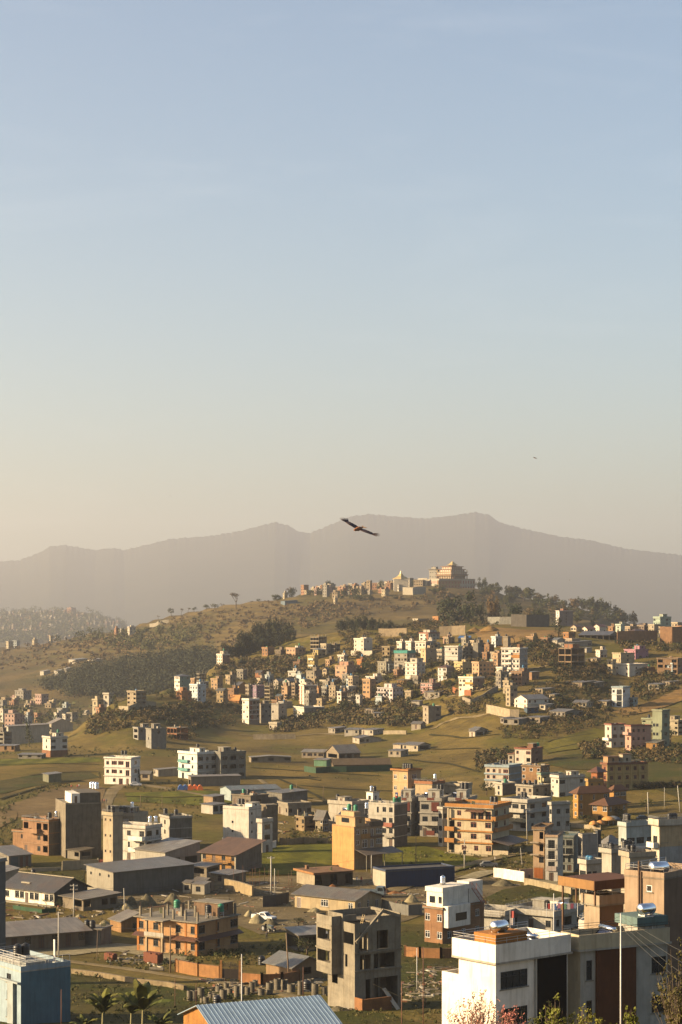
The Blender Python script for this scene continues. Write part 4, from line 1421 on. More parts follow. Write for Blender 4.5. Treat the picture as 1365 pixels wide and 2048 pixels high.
# ------------------------------------------------------------------ orange two-storey house with columns on the roof
TILE = (0.22,0.085,0.045)
hA4 = house('house','orange two-storey house with concrete columns standing on its flat roof','house','P',343,885,1258,392,700,2,(0.66,0.385,0.19),'w.w..w.w/w.wd.w.w','W.V.W/W.w.W',win='dark',
   par=0,slabp=.55,band=False,cols=[(.02,.04),(.2,.04),(.3,.3),(.42,.04),(.58,.04),(.78,.04),(.98,.04),(.16,.5),(.34,.62),(.5,.35),(.68,.42),(.9,.4),(.98,.55),(.98,.96),(.74,.96),(.45,.96),(.2,.96),(.04,.9)],colh=1.75,
   heads=[(.52,.95,.62,.95,2.2,(.30,.19,.12),'d')],tanks=[(.3,.52,'g',1.0),(.9,.42,'b',.9),(.97,.62,'g',.9)],posts=False,
   awn=[('L',-.03,.3,1.12,1.1,.55,TILE),('L',.58,1.03,1.12,1.1,.55,TILE),('R',-.05,1.03,1.12,1.1,.55,TILE)],
   boxes=lambda a,b,s,h: [('corner_pilaster',a - .45,a + .06,-.06,.45,-.8,h - .02,(.60,.25,.07)),('corner_pilaster',-.06,.4,-.06,.4,-.8,h - .02,(.60,.25,.07)),('pilaster',a * .8,a * .8 + .4,-.07,-.003,-.8,h - .02,(.60,.25,.07)),
         ('pilaster',a + .003,a + .07,b * .45,b * .45 + .4,-.8,h - .02,(.50,.22,.07)),
         ('balcony_floor',a * .24,a * .56,-2.0,-.003,s - .1,s + .12,(.5,.42,.3)),('balcony_wall',a * .24,a * .56,-2.0,-1.9,s + .13,s + .8,(.62,.6,.56)),
         ('balcony_pillar',a * .26,a * .26 + .35,-1.98,-1.6,-.8,h - .01,(.62,.48,.32)),('balcony_pillar',a * .52,a * .52 + .35,-1.98,-1.6,-.8,h - .01,(.62,.48,.32)),
         ('balcony_roof',a * .22,a * .58,-2.4,-.56,h - .004,h + .155,(.42,.39,.34)),('step',a * .3,a * .5,-2.6,-1.3,-.5,.2,(.5,.45,.38))],
   short='orange house with roof columns')
house('shed','small brick shed with pale sheet roof beside the orange house','shed','P',95,195,345,375,480,1,(.47,.27,.12),'.','..w',kind='brick',roof='shed',rise=1.2,rcolr=(.55,.5,.43),ov=.4,win='dark')
house('long_shed','long grey-roofed workers shed with dark porch, left edge','shed','A',-330,-180,505,268,385,1,(.30,.25,.19),'..','W.d.W.d.W.d.W.d.W',th=62,roof='gablev',rise=1.1,ov=1.1,rcolr=(.56,.50,.42),win='dark',hs=2.8)
wall_run('boundary_wall','low stone wall along the long grey-roofed shed','A',[(40,362),(150,350),(300,342),(475,335)],1.4,(.34,.29,.22),'concrete')
hbw = house('pump_house','low grey concrete block with two black tanks by the long shed','block','A',475,600,634,238,333,1,(.33,.31,.27),'.','',kind='concrete',par=.05,dep=5,tanks=[(.25,.2,'b'),(.5,.2,'b')],short='low grey concrete block')
house('shed','low grey lean-to shed with dark open side under concrete house','shed','B',275,430,612,500,545,1,(.42,.28,.16),'.','.D.',roof='gable',rise=1.3,ov=.5,rcolr=(.44,.46,.46),hs=2.2)
house('open_shed','open-sided shelter with flat grey sheet roof behind the concrete house','shed','B',395,470,640,268,372,1,(.2,.16,.1),'O','OOO',roof='shedu',rise=.5,ov=.4,rcolr=(.52,.50,.46))
house('long_shed','long low shed with cream walls and dusty grey sheet roof','shed','B',445,802,958,82,148,1,(.60,.49,.32),'d..W..w','dVd',roof='gable',rise=1.3,ov=.6,rcolr=(.36,.345,.31),th=38,win='white',hs=2.9)

# ------------------------------------------------------------------ left middle ground
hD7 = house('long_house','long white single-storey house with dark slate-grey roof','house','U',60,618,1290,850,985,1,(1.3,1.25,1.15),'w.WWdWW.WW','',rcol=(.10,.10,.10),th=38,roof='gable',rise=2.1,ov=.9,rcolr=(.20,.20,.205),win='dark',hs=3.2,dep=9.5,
   boxes=lambda a,b,s,h: [('skylight',a * .25,a * .42,b * .12,b * .26,h + .6,h + .85,(.55,.5,.42)),('veranda_floor',-.5,a + .5,-1.6,-.01,-.6,.12,(.5,.46,.38)),('ridge_cap',-1,a + 1,b / 2 - .2,b / 2 + .2,h + 2.14,h + 2.26,(.62,.56,.45))])
house('warehouse','big grey corrugated warehouse with low-pitched grey roof','warehouse','D',565,738,1262,720,825,1,(.46,.43,.37),'sss','',rcol=(.20,.195,.18),th=48,roof='shedu',rise=.7,ov=.5,rcolr=(.36,.36,.345),win='dark',hs=5.2)
house('metal_shed','pale tin shed with wide roof and open dark front','shed','D',878,1075,1300,572,645,1,(.52,.50,.46),'..','DD',roof='shed',rise=1.6,ov=.5,rcolr=(.58,.56,.53),th=42,hs=4.0,tanks=[])
hD3 = house('house','bright white three-storey house behind the red gates','house','D',735,945,1050,385,605,3,(.84,.81,.77),'W.w.B/W.V.B/w.d.D','Ww/WW/Ww',th=32,par=.7,slabp=.35,win='dark',rcolr=(.62,.6,.56),band=((.84,.81,.77),.25,.3),
   balc=[('L',.58,1.0,2,1.3,WHITE,'solid'),('L',.58,1.0,1,1.3,WHITE,'solid'),('R',.1,.9,2,.8,WHITE,'dark')],tanks=[(.85,.6,'s',1.2),(.95,.75,'s',1.2)])
house('house','narrow cream house squeezed behind the bright white house','house','D',672,735,800,300,590,4,(.56,.48,.36),'ss/ss/ss/s.','',par=.7,band=False,D=452,tanks=[(.3,.3,'b',.6),(.7,.3,'b',.6)],heads=[(.1,.7,.4,.9,1.8)])
house('house','pale flat-roofed house behind the bright white house roof','house','D',690,870,960,305,0,3,(.55,.49,.40),'www/www/www','',D=500,short='pale house behind the bright white house',par=.8,rcolr=(.55,.5,.43),heads=[(.3,.6,.3,.7,2.0),(.7,.95,.2,.5,2.0)],tanks=[(.45,.2,'b',.8),(.55,.2,'b',.8),(.9,.1,'s',2.1)])
house('house','grey concrete house with sunlit front right of bright white house','house','D',1042,1105,1250,318,510,3,LGREY,'w/w/w','',short='grey house with the white front',rcol=(.27,.255,.23),rkind='concrete',th=64,par=.5,tanks=[(.1,.2,'b',.6),(.5,.5,'b',.5)])  # flank darker than the sunlit front: shade put into its wall colour
hD2 = house('tall_house','tall dark windowless grey concrete house','house','D',362,428,660,225,575,5,(.33,.29,.23),'','',rcol=(.20,.183,.155),kind='concrete',th=72,par=.2,slabp=.02,band=False,
   boxes=lambda a,b,s,h: [('stair_tower',a * .1,a * .95,b * .42,b * .995,h + .163,h + 2.7,(.21,.19,.16),'concrete'),('white_room',a * .35,a * .97,b * .17,b * .41,h + .163,h + 2.6,WHITE),('door',a * .97,a * .975,b * .26,b * .33,h + .2,h + 2.0,M_door)])
house('house','raw brick house with stepped terraces left of tall dark house','house','D',150,318,425,340,560,3,(.50,.29,.17),'D.DD/..wD/d.wD','',short='stepped raw brick house',kind='brick',rcol=(.30,.275,.235),rkind='concrete',th=38,par=.5,band=((.5,.31,.19),.2,.25),tanks=[(.85,.3,'b',.7),(.95,.55,'s',1.0)],balc=[('L',.3,.7,2,1.4,(.5,.30,.18),'solid')])
house('house','low brick block beside the stepped brick house','house','D',85,170,225,405,512,2,(.54,.31,.17),'.w/..','D/D',kind='brick',par=.4,th=30)
house('shed','low shed with striped tin walls at the left edge','shed','D',-60,60,205,585,642,1,(.32,.30,.27),'..','',rcol=(.24,.23,.21),roof='shedu',rise=1.2,ov=.4,rcolr=(.45,.43,.39),th=52,hs=3.0,
 boxes=lambda a,b,s,h: [('blue_shutter',a + .003,a + .05,b * .08,b * .4,.05,2.6,(.12,.16,.19)),('red_shutter',a + .003,a + .05,b * .5,b * .62,.05,2.6,(.22,.10,.07)),('red_shutter',a + .003,a + .05,b * .74,b * .86,.05,2.6,(.22,.10,.07))])
house('shed','wide grey-roofed shed behind the striped tin shed','shed','D',-60,10,125,520,0,1,(.4,.38,.34),'','',D=436,roof='shed',rise=.8,rcolr=(.42,.415,.40),hs=3.2,ov=.3)
house('tower_block','blue-grey house sliver at left edge before white long house','house','D',-90,-10,38,600,0,3,(.34,.37,.40),'','',rcol=(.19,.21,.23),D=300,par=.4,win='dark')
wall_run('boundary_wall','cream boundary wall left of the red gates','D',[(405,655),(520,652),(640,648)],2.2,(.55,.47,.33),cap=(.5,.43,.32))
wall_run('boundary_wall','low pale wall left of cream boundary wall','D',[(205,668),(300,664),(400,660)],1.0,(.5,.44,.33))
for x0,x1,lb in ((642,697,'rust-red sheet gate left of baluster fence by white house'),(785,832,'rust-red sheet gate right of the white baluster fence')):
 hh_ = frame('D',x0,x1,x1 + 3,650,th=8,dep=.2)
 g_ = box_thing('metal_gate',lb,'gate',wpt(hh_,0,0,hh_.z0),-hh_.th,[('gate_leaf',plain('gate_red',(.26,.055,.03),.5),[(0.05,hh_.L1 * .49,0,.06,.1,2.3)]),('gate_leaf',plain('gate_red',(.26,.055,.03),.5),[(hh_.L1 * .51,hh_.L1 - .05,0,.06,.1,2.3)]),
    ('gate_post',wall_mat((.55,.48,.36)),[(-.3,.0,-.1,.25,-.4,2.6)]),('gate_post',wall_mat((.55,.48,.36)),[(hh_.L1,hh_.L1 + .3,-.1,.25,-.4,2.6)])])
hh_ = frame('D',705,766,768,652,th=8,dep=.3)
box_thing('baluster_fence','white concrete baluster fence between the red gates','fence',wpt(hh_,0,0,hh_.z0),-hh_.th,[('base',wall_mat(WHITE),[(0,hh_.L1,0,.25,-.4,.5)]),('top_rail',wall_mat(WHITE),[(0,hh_.L1,0,.25,1.9,2.1)])] +
  [('baluster',wall_mat(WHITE),[(hh_.L1 * (i + .25) / 8,hh_.L1 * (i + .75) / 8,.04,.2,.5,1.9)]) for i in range(8)])
for i,(a,b_,c,yt,yb,lb) in enumerate(((1190,1240,1262,745,805,'small pale tin hut, leftmost of the hut pair by warehouse'),(1250,1330,1368,750,815,'wider pale tin hut beside the small hut by warehouse'))):
 house('tin_hut',lb,'hut','D',a,b_,c,yt,yb,1,(.5,.46,.39),'w','',roof='shed',rise=.3,ov=.2,rcolr=(.55,.5,.43),hs=2.3,win='dark',group='tin huts')
house('open_shed','ramshackle lean-to with pale sheet roof beside the long white house','shed','U',715,950,1340,955,1040,1,(.30,.25,.19),'.D','D.DD',roof='shed',rise=.5,ov=.7,rcolr=(.52,.47,.38),th=48,hs=2.4)

# ------------------------------------------------------------------ centre
hE1 = house('house','tall plain white house with blank sunlit side','house','E',216,383,466,262,500,4,(.86,.83,.79),'..../.s../.s../.s..','s./s./s./w.',th=34,par=.7,slabp=.04,win='dark',band=False,rcolr=(.55,.53,.5),tanks=[(.3,.7,'b',.9),(.42,.7,'b',.9)],heads=[(.72,.98,.3,.9,1.5,WHITE,'')])
house('house','lower white wing attached to the tall plain white house','house','E',440,470,538,345,500,3,(.80,.77,.73),'.','W/W/d',th=40,par=.9,win='dark',D=498,z0=1.8)
wall_run('boundary_wall','white yard wall in front of the lower white wing','E',[(425,508),(475,530),(560,512)],2.0,WHITE)
hE2 = house('house','orange brick house with brown pitched roof and balcony','house','E',78,298,468,548,672,2,(.58,.315,.105),'w.d.w.w/w.d.w.w','',kind='brick',rcol=(.30,.285,.255),rkind='concrete',th=36,roof='shed',rise=2.2,ov=.9,rcolr=(.24,.135,.085),rmat=sheet_mat((.24,.135,.085),'X',.7,.1,0),
   balc=[('L',.12,.85,1,1.0,(.45,.26,.1),'dark')],boxes=lambda a,b,s,h: [('corner_post',a - .3,a + .05,-.05,.3,-.6,h - .1,(.62,.56,.46)),('corner_post',-.05,.3,-.05,.3,-.6,h - .1,(.62,.56,.46))])
hE3 = house('tall_house','tall orange-painted house with blank sunlit side wall','house','R',340,672,1105,575,1215,4,(.76,.42,.165),'.','wBdW/wBdW/..../....',rcol=(.56,.40,.25),th=52,par=.1,slabp=.05,win='white',band=False,rcolr=(.45,.33,.22),
   heads=[(.1,.98,.05,.4,2.2,(.66,.47,.27),'w')],tanks=[(.45,.25,'g',3.6),(.75,.25,'g',3.6),(.6,.75,'s',3.8)],solar=[],
   boxes=lambda a,b,s,h: [('roof_screen',a - .2,a + .35,b * .58,b * 1.0,h + .0,h + 1.15,(.20,.15,.11)),('bay_ledge',a + .003,a + .5,b * .56,b + .02,s * 2.95,s * 3.1,(.24,.15,.1)),('roof_parapet',a * .05,a * .97,b * .9,b * .98,h + .17,h + 1.4,(.66,.45,.26)),
         ('front_band',a + .003,a + .12,b * .24,b * .56,s * 2.9,s * 3.35,(.60,.32,.10)),('upper_room',a * .3,a * .9,b * .08,b * .3,h + 2.5,h + 3.6,(.70,.50,.30))],
   awn=[('R',.02,1.35,1.95,4.2,1.0,(.26,.22,.19))],short='tall orange-painted house')
solar(wpt(hE3,hE3.L1 * .3,hE3.L2 * .2,hE3.z0 + hE3.rz + 2.35),hE3.th,'tall orange-painted house')
house('slab_house','half-built single storey with orange-edged concrete slab before orange house','house','E',695,812,1060,690,768,1,(.52,.45,.34),'.','O.O.O',rcol=(.17,.13,.09),th=62,par=0,slabp=.5,rcolr=(.36,.2,.1),kind='concrete',hs=3.1,
 boxes=lambda a,b,s,h: [('slab_edge',-.6,a + .56,-.58,-.51,h - .25,h + .2,(.50,.25,.10)),('slab_edge',a + .52,a + .6,-.5,b * .4,h - .25,h + .2,(.3,.14,.07))])
hE6 = house('blue_hall','long navy blue sheet-walled hall with pale front end','shed','E',1190,1272,1722,665,772,1,(.58,.55,.48),'.','',rcol=(.03,.058,.15),th=66,par=.35,slabp=.04,pcol=(.07,.10,.2),rcolr=(.14,.14,.15),hs=3.6,clutter=False,rail=False)
house('shed','stone-walled low shed with flat pale roof beside rebar poles','shed','E',135,255,365,680,760,1,(.40,.34,.25),'w','d',roof='shed',rise=.3,rcolr=(.46,.42,.36),hs=2.6,kind='concrete')
house('shed','long low shed roof under the orange brick house','shed','E',-10,110,195,665,700,1,(.34,.29,.22),'D','D',roof='shed',rise=.3,rcolr=(.50,.45,.37),hs=2.4)
house('shed','low dust-covered shed at the foot of the hut pair','shed','E',20,90,160,735,800,1,(.38,.33,.26),'w','w',roof='gable',rise=.6,rcolr=(.40,.37,.32),hs=2.4)
wall_run('stone_wall','sunlit stone retaining wall below the rebar poles','E',[(230,778),(320,800),(410,826)],2.3,(.52,.41,.25),'concrete',.4,cap=(.48,.4,.28))
house('shed','pale blue gabled shed with blue-grey roof and green tank','shed','E',198,268,588,160,205,1,(.45,.56,.62),'.','w.w.',th=66,roof='gablev',rise=1.0,ov=.4,rcolr=(.38,.45,.48),hs=3.6,d0=420)
house('shed','low brown concrete shed before the pale blue shed','shed','E',275,395,510,178,240,1,(.27,.235,.19),'d.w','w',kind='concrete',par=.2,hs=3.2,rcolr=(.3,.27,.22),tanks=[(.15,.5,'g',.2),(.4,.5,'b',.2)])
house('open_shed','white tin shed with dark open bay near grey warehouse wall','shed','E',75,150,232,245,290,1,(.60,.58,.54),'.','DD',roof='shed',rise=.2,rcolr=(.32,.30,.27),hs=2.8,tanks=[])
house('warehouse','long dark grey warehouse with flat top right of pale blue shed','warehouse','E',500,600,765,185,235,1,(.26,.25,.23),'.','',short='long dark grey warehouse',kind='concrete',th=56,roof='shed',rise=.5,rcolr=(.30,.29,.27),hs=4,tanks=[(.95,.4,'g',1.0)])
house('house','dark half-built brown house wall behind tall white house','house','E',466,500,572,232,0,4,(.30,.255,.20),'.','',D=520,kind='concrete',par=.1)
house('garden_house','grey gabled cottage with cream windows behind the crop field','house','R',85,195,285,420,640,2,(.42,.36,.26),'D.w/D.D','W/W',roof='gable',rise=1.9,ov=.5,rcolr=(.30,.29,.27),win='white')
house('shed','low mud-walled hut left of the gabled cottage','hut','E',700,760,850,330,395,1,(.33,.24,.14),'.','D',roof='shed',rise=.4,rcolr=(.35,.30,.22),hs=2.5)
hE11 = house('house','grey-white flat house with green tanks behind tall orange house','house','R',285,640,900,232,640,3,(.62,.58,.52),'...w/.w.w/....','W.W/W.W/D..',short='grey-white flat house behind the tall orange house',rcol=(.44,.42,.40),th=40,par=.9,slabp=.25,d0=480,win='dark',heads=[(.1,.4,.4,.8,1.5)],tanks=[(.02,.5,'b',.8)])
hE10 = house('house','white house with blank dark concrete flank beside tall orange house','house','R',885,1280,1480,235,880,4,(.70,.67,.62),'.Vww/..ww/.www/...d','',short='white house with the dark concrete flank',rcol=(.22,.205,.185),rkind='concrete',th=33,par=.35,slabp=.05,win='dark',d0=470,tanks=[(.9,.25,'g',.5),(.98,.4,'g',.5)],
   balc=[('L',.62,.98,2,.9,(.5,.2,.15),'solid'),('L',.62,.98,1,.9,(.6,.57,.52),'dark')],rcolr=(.6,.57,.52))
house('house','white house with projecting rooftop room behind green tanks','house','R',700,930,1140,205,0,3,(.66,.62,.56),'www/www/www','',D=560,par=.5,heads=[(.55,.98,.15,.6,2.9,WHITE,'w')],tanks=[(.75,.3,'s',3.2),(.95,.3,'b',3.2)],win='dark')

# row of three modern houses
for i,(xl,xc,xr) in enumerate(((140,250,322),(322,490,560),(560,700,765))):
 house('row_house',['grey modern row house with maroon panels, leftmost of three','grey modern row house with white frame balcony, middle of three','grey modern row house, rightmost of three behind cream house'][i],'house','F',xl,xc,xr,492,775 + i * 6,3,(.50,.48,.45),'WB/BW/dW','w/w/w',th=18,par=.75,slabp=.35,
  win='dark',rcolr=(.6,.58,.54),dep=10,band=((.55,.53,.5),.3,.3),group='row of three grey modern houses',d0=500,
  heads=[(.3,.85,.2,.6,2.6,(.62,.6,.56),'d')],balc=[('L',.05,.9,1,1.2,(.66,.64,.60),'solid')],
  boxes=lambda a,b,s,h: [('maroon_panel',a * .55,a * .92,-.08,-.003,s * 2.15,s * 2.9,(.20,.05,.035)),('maroon_panel',a * .3,a * .7,-.1,-.003,.4,1.6,(.22,.06,.04)),('maroon_panel',a * .35,a * .7,-.36,-.325,h + .2,h + .9,(.22,.07,.05))],
  short=['leftmost grey row house','middle grey row house','rightmost grey row house'][i],tanks=[[(.2,.3,'b',1.3),(.35,.3,'b',1.3)],[(.75,.3,'b',2.8),(.9,.3,'b',2.8)],[(.55,.4,'b',2.8,1.2),(.75,.4,'b',2.8,1.2)]][i],solar=[(.15,.5)])
hF1 = house('tower_house','peach tower house with flared orange roof rim','house','F',105,225,330,250,0,4,(.76,.52,.31),'w.w/w.w/w.w/w.w','W/W/W/W',D=590,par=.4,slabp=.6,pcol=(.55,.25,.08),rcolr=(.5,.3,.15),tanks=[(.15,.7,'b',.3),(.3,.7,'b',.3),(.45,.7,'b',.3),(.6,.7,'b',.3)],win='white',short='peach tower house')
house('house','cream low house with orange railing behind the row houses','house','F',285,420,520,360,0,2,(.66,.52,.34),'www/www','ww/ww',D=585,par=.8,pcol=(.45,.2,.1),tanks=[(.8,.5,'s',1.4)])
house('house','white flat house with rooftop drums behind the row houses','house','F',520,640,740,372,0,2,(.64,.57,.46),'www/www','ww/ww',D=592,par=.7)

# cream house with orange bands
ORB = (.62,.295,.085)
hF3 = house('apartment_building','cream four-storey building with orange balcony bands','apartment building','S',232,770,985,235,815,4,(.78,.67,.49),'.w.BBB/Dw.W.W/Dw.W.W/D.w.w.W','Ww/Ww/..../..',th=27,par=.85,slabp=.75,pcol=ORB,win='red',rcolr=(.62,.58,.52),
   band=(ORB,.42,.34),bandon=[1,2,3],balc=[('R',-.02,1.0,3,1.1,ORB,'solid'),('R',.1,1.0,2,1.1,ORB,'solid'),('L',-.06,.16,1,1.0,ORB,'solid'),('L',-.06,.16,2,1.0,ORB,'solid')],
   awn=[('R',-.1,1.1,1.35,5.0,1.1,(.27,.20,.16)),('L',.42,.85,3.85,1.6,.35,(.28,.13,.08))],tanks=[(.88,.3,'b',1.3),(.97,.3,'b',1.3)],posts=False,short='cream building with orange bands',
   boxes=lambda a,b,s,h: [('garden_wall',a * .02,a * 1.02,-3.2,-2.9,-1.2,.5,(.52,.45,.32)),('corner_pillar',.05,.45,-.9,-.5,-1,h - .2,(.7,.6,.45)),('porch_wall',a + .5,a + 4.5,-.4,-.1,-.8,1.3,(.74,.64,.48))])
# right middle ground
house('house','white modern house with wide balconies and checkered corner','house','F',1000,1180,1365,505,735,3,(.68,.66,.62),'WWB/W.W/..D','WW/WW/ww',th=40,par=.85,slabp=.7,win='dark',d0=480,rcolr=(.64,.62,.58),balc=[('L',.0,1.0,2,1.5,(.66,.64,.6),'solid'),('L',.3,1.0,1,1.2,(.7,.6,.4),'solid'),('R',.0,.9,2,1.2,(.66,.64,.6),'rail')],
 tanks=[(.5,.3,'b',1.0),(.62,.3,'b',1.0)],boxes=lambda a,b,s,h: [('checker_panel',a * .02,a * .16,-.1,-.003,s * 1.1,s * 1.9,(.2,.13,.12))])
house('house','white house with flat roofs behind mustard villa','house','G',262,330,545,575,735,3,(.78,.76,.73),'sw/s./s.','W..w/..../W...',th=62,par=.8,slabp=.3,d0=520,win='dark',heads=[(.3,.9,.5,.8,1.8)])
house('house','pale yellow-green house with turquoise roof edge','house','G',150,180,360,560,690,3,(.62,.58,.38),'w/w/w','w.w/w.w/w.w',th=68,par=.6,pcol=(.30,.42,.34),d0=540,balc=[('R',.05,.9,2,1.0,(.6,.56,.38),'solid')])
house('apartment_building','brick apartment house with white framed windows and grey roof','apartment building','F',1141,1290,1365,215,388,3,(.49,.285,.14),'w.w.w/w...w/w.w.w','ww/ww/ww',kind='brick',win='white',par=.2,rcolr=(.42,.40,.37),d0=560,th=30)
house('house','white house with light blue balcony bands on the meadow edge','house','F',848,1035,1140,225,378,3,(.72,.66,.58),'wwdW/ww.W/....','',rcol=(.45,.43,.38),th=30,par=.8,pcol=(.42,.55,.68),band=((.42,.55,.68),.35,.5),win='red',d0=560,tanks=[(.5,.3,'b',.9),(.62,.3,'b',.9),(.74,.3,'b',.9)],short='white house with light blue bands')
house('house','grey narrow house with green tank beside the round tree','house','F',925,985,1095,362,450,2,(.62,.59,.54),'w/w','',rcol=(.26,.25,.24),rkind='concrete',d0=540,par=.5,tanks=[(.75,.35,'g',.3)])
house('house','white house with maroon brick trim on the green slope','house','F',1085,1215,1308,80,195,2,(.74,.70,.64),'w.W/w.D','W/W',rcol=(.36,.20,.14),par=.6,pcol=(.34,.13,.08),d0=600,win='red',heads=[(.6,.9,.3,.7,2.0,(.3,.17,.12),'')],tanks=[(.92,.7,'g',.9)],th=36,band=False)
house('house','small white annex left of maroon-trimmed house','house','F',1030,1075,1092,118,195,2,(.72,.66,.58),'w/w','',par=.3,pcol=(.4,.2,.12),d0=600,dep=6)
hG2 = house('hotel','ochre three-storey hotel with rows of dark window bays','hotel','G',690,738,1068,462,690,3,(.34,.16,.09),'w/w/w','wwwww/wwwww/wwwww',rcol=(.60,.45,.20),th=66,par=.5,pcol=(.25,.11,.07),slabp=.5,rcolr=(.3,.18,.12),d0=560,win='red',tanks=[(.5,.35,'b',.8)],band=((.45,.33,.15),.2,.3),
   heads=[(.1,.9,.02,.3,2.4,(.55,.35,.2),''),(.2,.9,.4,.62,3.0,(.6,.55,.45),'')],
   boxes=lambda a,b,s,h: [('pilaster',a + .003,a + .22,b * i / 5 - .3,b * i / 5 + .3,-.8,h - .02,(.62,.48,.22)) for i in range(6)])
house('house','small red-brown house with tiered roofs left of ochre hotel','house','G',600,650,705,520,640,3,(.45,.17,.07),'w/w/w','w/w/w',roof='hip',rise=1.5,ov=.9,rcolr=(.30,.12,.07),D=600)
hG3 = house('villa','mustard villa with brown hipped roofs','villa','G',448,490,755,700,915,3,(.58,.33,.095),'w/w/w','V.V.W/V.W.w/d.D.w',th=66,roof='hip',rise=1.9,ov=.9,rcolr=(.20,.10,.06),rmat=wall_mat((.21,.105,.06),.7),win='white',band=((.55,.31,.09),.15,.2),tanks=[])
house('villa_wing','lower wing of the mustard villa with arched window','villa','G',610,735,905,800,955,2,(.56,.32,.10),'W.W/.D.','w.w/w.w',th=40,roof='hip',rise=1.8,ov=.8,rcolr=(.2,.1,.06),rmat=wall_mat((.21,.105,.06),.7),win='white',D=556)
house('villa_tower','square mustard tower block rising behind the villa roof','villa','G',555,575,700,600,0,4,(.60,.35,.11),'.','ss/../../..',D=592,th=66,par=.6,pcol=(.6,.36,.12))
house('villa_wing','rear mustard wing with hipped roof right of the tower','villa','G',755,790,895,690,0,3,(.52,.29,.09),'.','WW/../..',D=596,th=60,roof='hip',rise=1.6,ov=.7,rcolr=(.2,.1,.06),rmat=wall_mat((.21,.105,.06),.7),win='white')
house('house','white townhouse with dark roof rim, left half of the pair','house','G',715,770,885,128,318,3,(.78,.75,.72),'w/w/w','ww/WW/ww',th=58,par=.45,pcol=(.40,.15,.12),slabp=.3,d0=700,win='red',group='pair of white and pink townhouses',balc=[('L',.0,.9,1,1.3,WHITE,'solid')])
house('house','pink townhouse with dark roof rim, right half of the pair','house','G',885,935,1105,140,342,3,(.70,.43,.35),'w/w/w','www./www./www.',th=62,par=.45,pcol=(.42,.16,.13),slabp=.3,d0=700,win='red',group='pair of white and pink townhouses',balc=[('L',.0,.9,2,1.2,PINK,'solid')])
house('shed','orange brick shed with grey roof below pink townhouse','shed','G',1062,1150,1215,275,335,1,(.52,.29,.10),'.w','',kind='brick',roof='shed',rise=.8,rcolr=(.40,.38,.35),d0=680)
house('house','pale green house with turquoise room near right edge','house','G',1025,1135,1200,85,190,3,(.42,.47,.33),'D.w/w.w/w.w','W/W/w',rcol=(.33,.42,.22),d0=720,par=.6,tanks=[(.3,.4,'b',.5)])
house('house','green house with white bay, second at right edge','house','G',1115,1195,1260,10,170,4,(.38,.43,.32),'.../ww./ww./ww.','W/W/W/w',D=795,par=.5)
house('house','grey concrete house under construction at right edge','house','G',1235,1330,1420,95,215,3,(.55,.48,.36),'D.D/D.D/D.D','DD/DD/DD',kind='concrete',d0=720,par=.5,heads=[(.1,.5,.2,.7,1.8)])

# terrace row above the road, right
hG9 = house('row_house','beige narrow house with open balconies and rust-orange shutter','house','G',112,205,230,1010,1425,4,(.62,.45,.31),'.D/.D/.W/.d','',th=18,par=.6,slabp=.3,win='dark',d0=430,dep=9,pcol=(.34,.22,.13),boxes=lambda a,b,s,h: [('rust_shutter',a * .1,a * .9,-.08,-.004,.05,2.5,(.46,.15,.035)),('balcony_slab',-.5,a * .6,-1.2,-.01,s * 2 - .1,s * 2 + .1,(.6,.5,.4)),('balcony_slab',-.5,a * .6,-1.2,-.01,s * 3 - .1,s * 3 + .1,(.6,.5,.4))])
house('row_house','white-framed tall house with two big framed balconies','house','G',215,318,330,1075,1440,4,(.80,.77,.73),'B/B/B/d','',th=14,par=.5,slabp=.1,pcol=(.7,.5,.36),win='dark',d0=430,dep=9,balc=[('L',.12,.9,2,.3,WHITE,'dark'),('L',.12,.9,3,.3,WHITE,'dark'),('L',.12,.9,1,.3,(.7,.6,.58),'solid')])
house('row_house','grey-green glass-fronted house right of the white-framed house','house','G',318,450,500,1075,1440,4,(.40,.43,.42),'BB/LL/LV/Wd','',th=15,par=.4,slabp=.2,rcolr=(.22,.32,.32),win='dark',D=462,z0=2.0,dep=9,balc=[('L',.0,.9,2,.9,LGREY,'dark')])
house('house','smooth pale grey cube house with blank wall','house','G',490,525,652,1055,1285,4,(.60,.57,.53),'.','',rcol=(.50,.465,.45),th=68,par=.2,slabp=.02,D=462,z0=2.0)
house('house','sliver of navy blue wall beside pale grey cube house','house','G',640,655,682,1020,0,4,(.06,.08,.12),'.','',rcol=(.04,.055,.09),D=482,par=.1)
house('house','low white flat house below the pale grey cube','house','G',500,560,700,1300,1385,2,(.66,.64,.60),'W/W','ww./www',th=58,par=.9,slabp=.3,D=415,z0=2,win='dark',tanks=[(.3,.4,'t',.1),(.7,.4,'t',.1)])
house('house','untidy white house with black tanks and terrace clutter','house','G',690,770,985,1205,1360,2,(.58,.56,.52),'w/w','WBw/W.w',th=55,par=.8,slabp=.5,D=392,win='dark',tanks=[(.3,.15,'b',.4),(.6,.15,'b',.4),(.8,.6,'b',.8),(.9,.75,'b',.8)],rcolr=(.5,.48,.44),heads=[(.4,.9,.6,.9,1.6,(.5,.48,.44),'')])
house('house','pale blue house with set back balconies under black tanks','house','G',830,895,1130,985,1210,3,(.58,.66,.70),'w/w/w','WWB/WWB/D.W',short='pale blue house with set back balconies',th=58,par=.9,slabp=.2,D=430,win='dark',tanks=[(.3,.15,'b',1.2),(.5,.15,'b',1.2),(.7,.15,'b',1.2)],balc=[('R',.3,1.0,2,1.0,(.55,.62,.66),'rail'),('R',.3,1.0,1,1.0,(.55,.62,.66),'rail')])
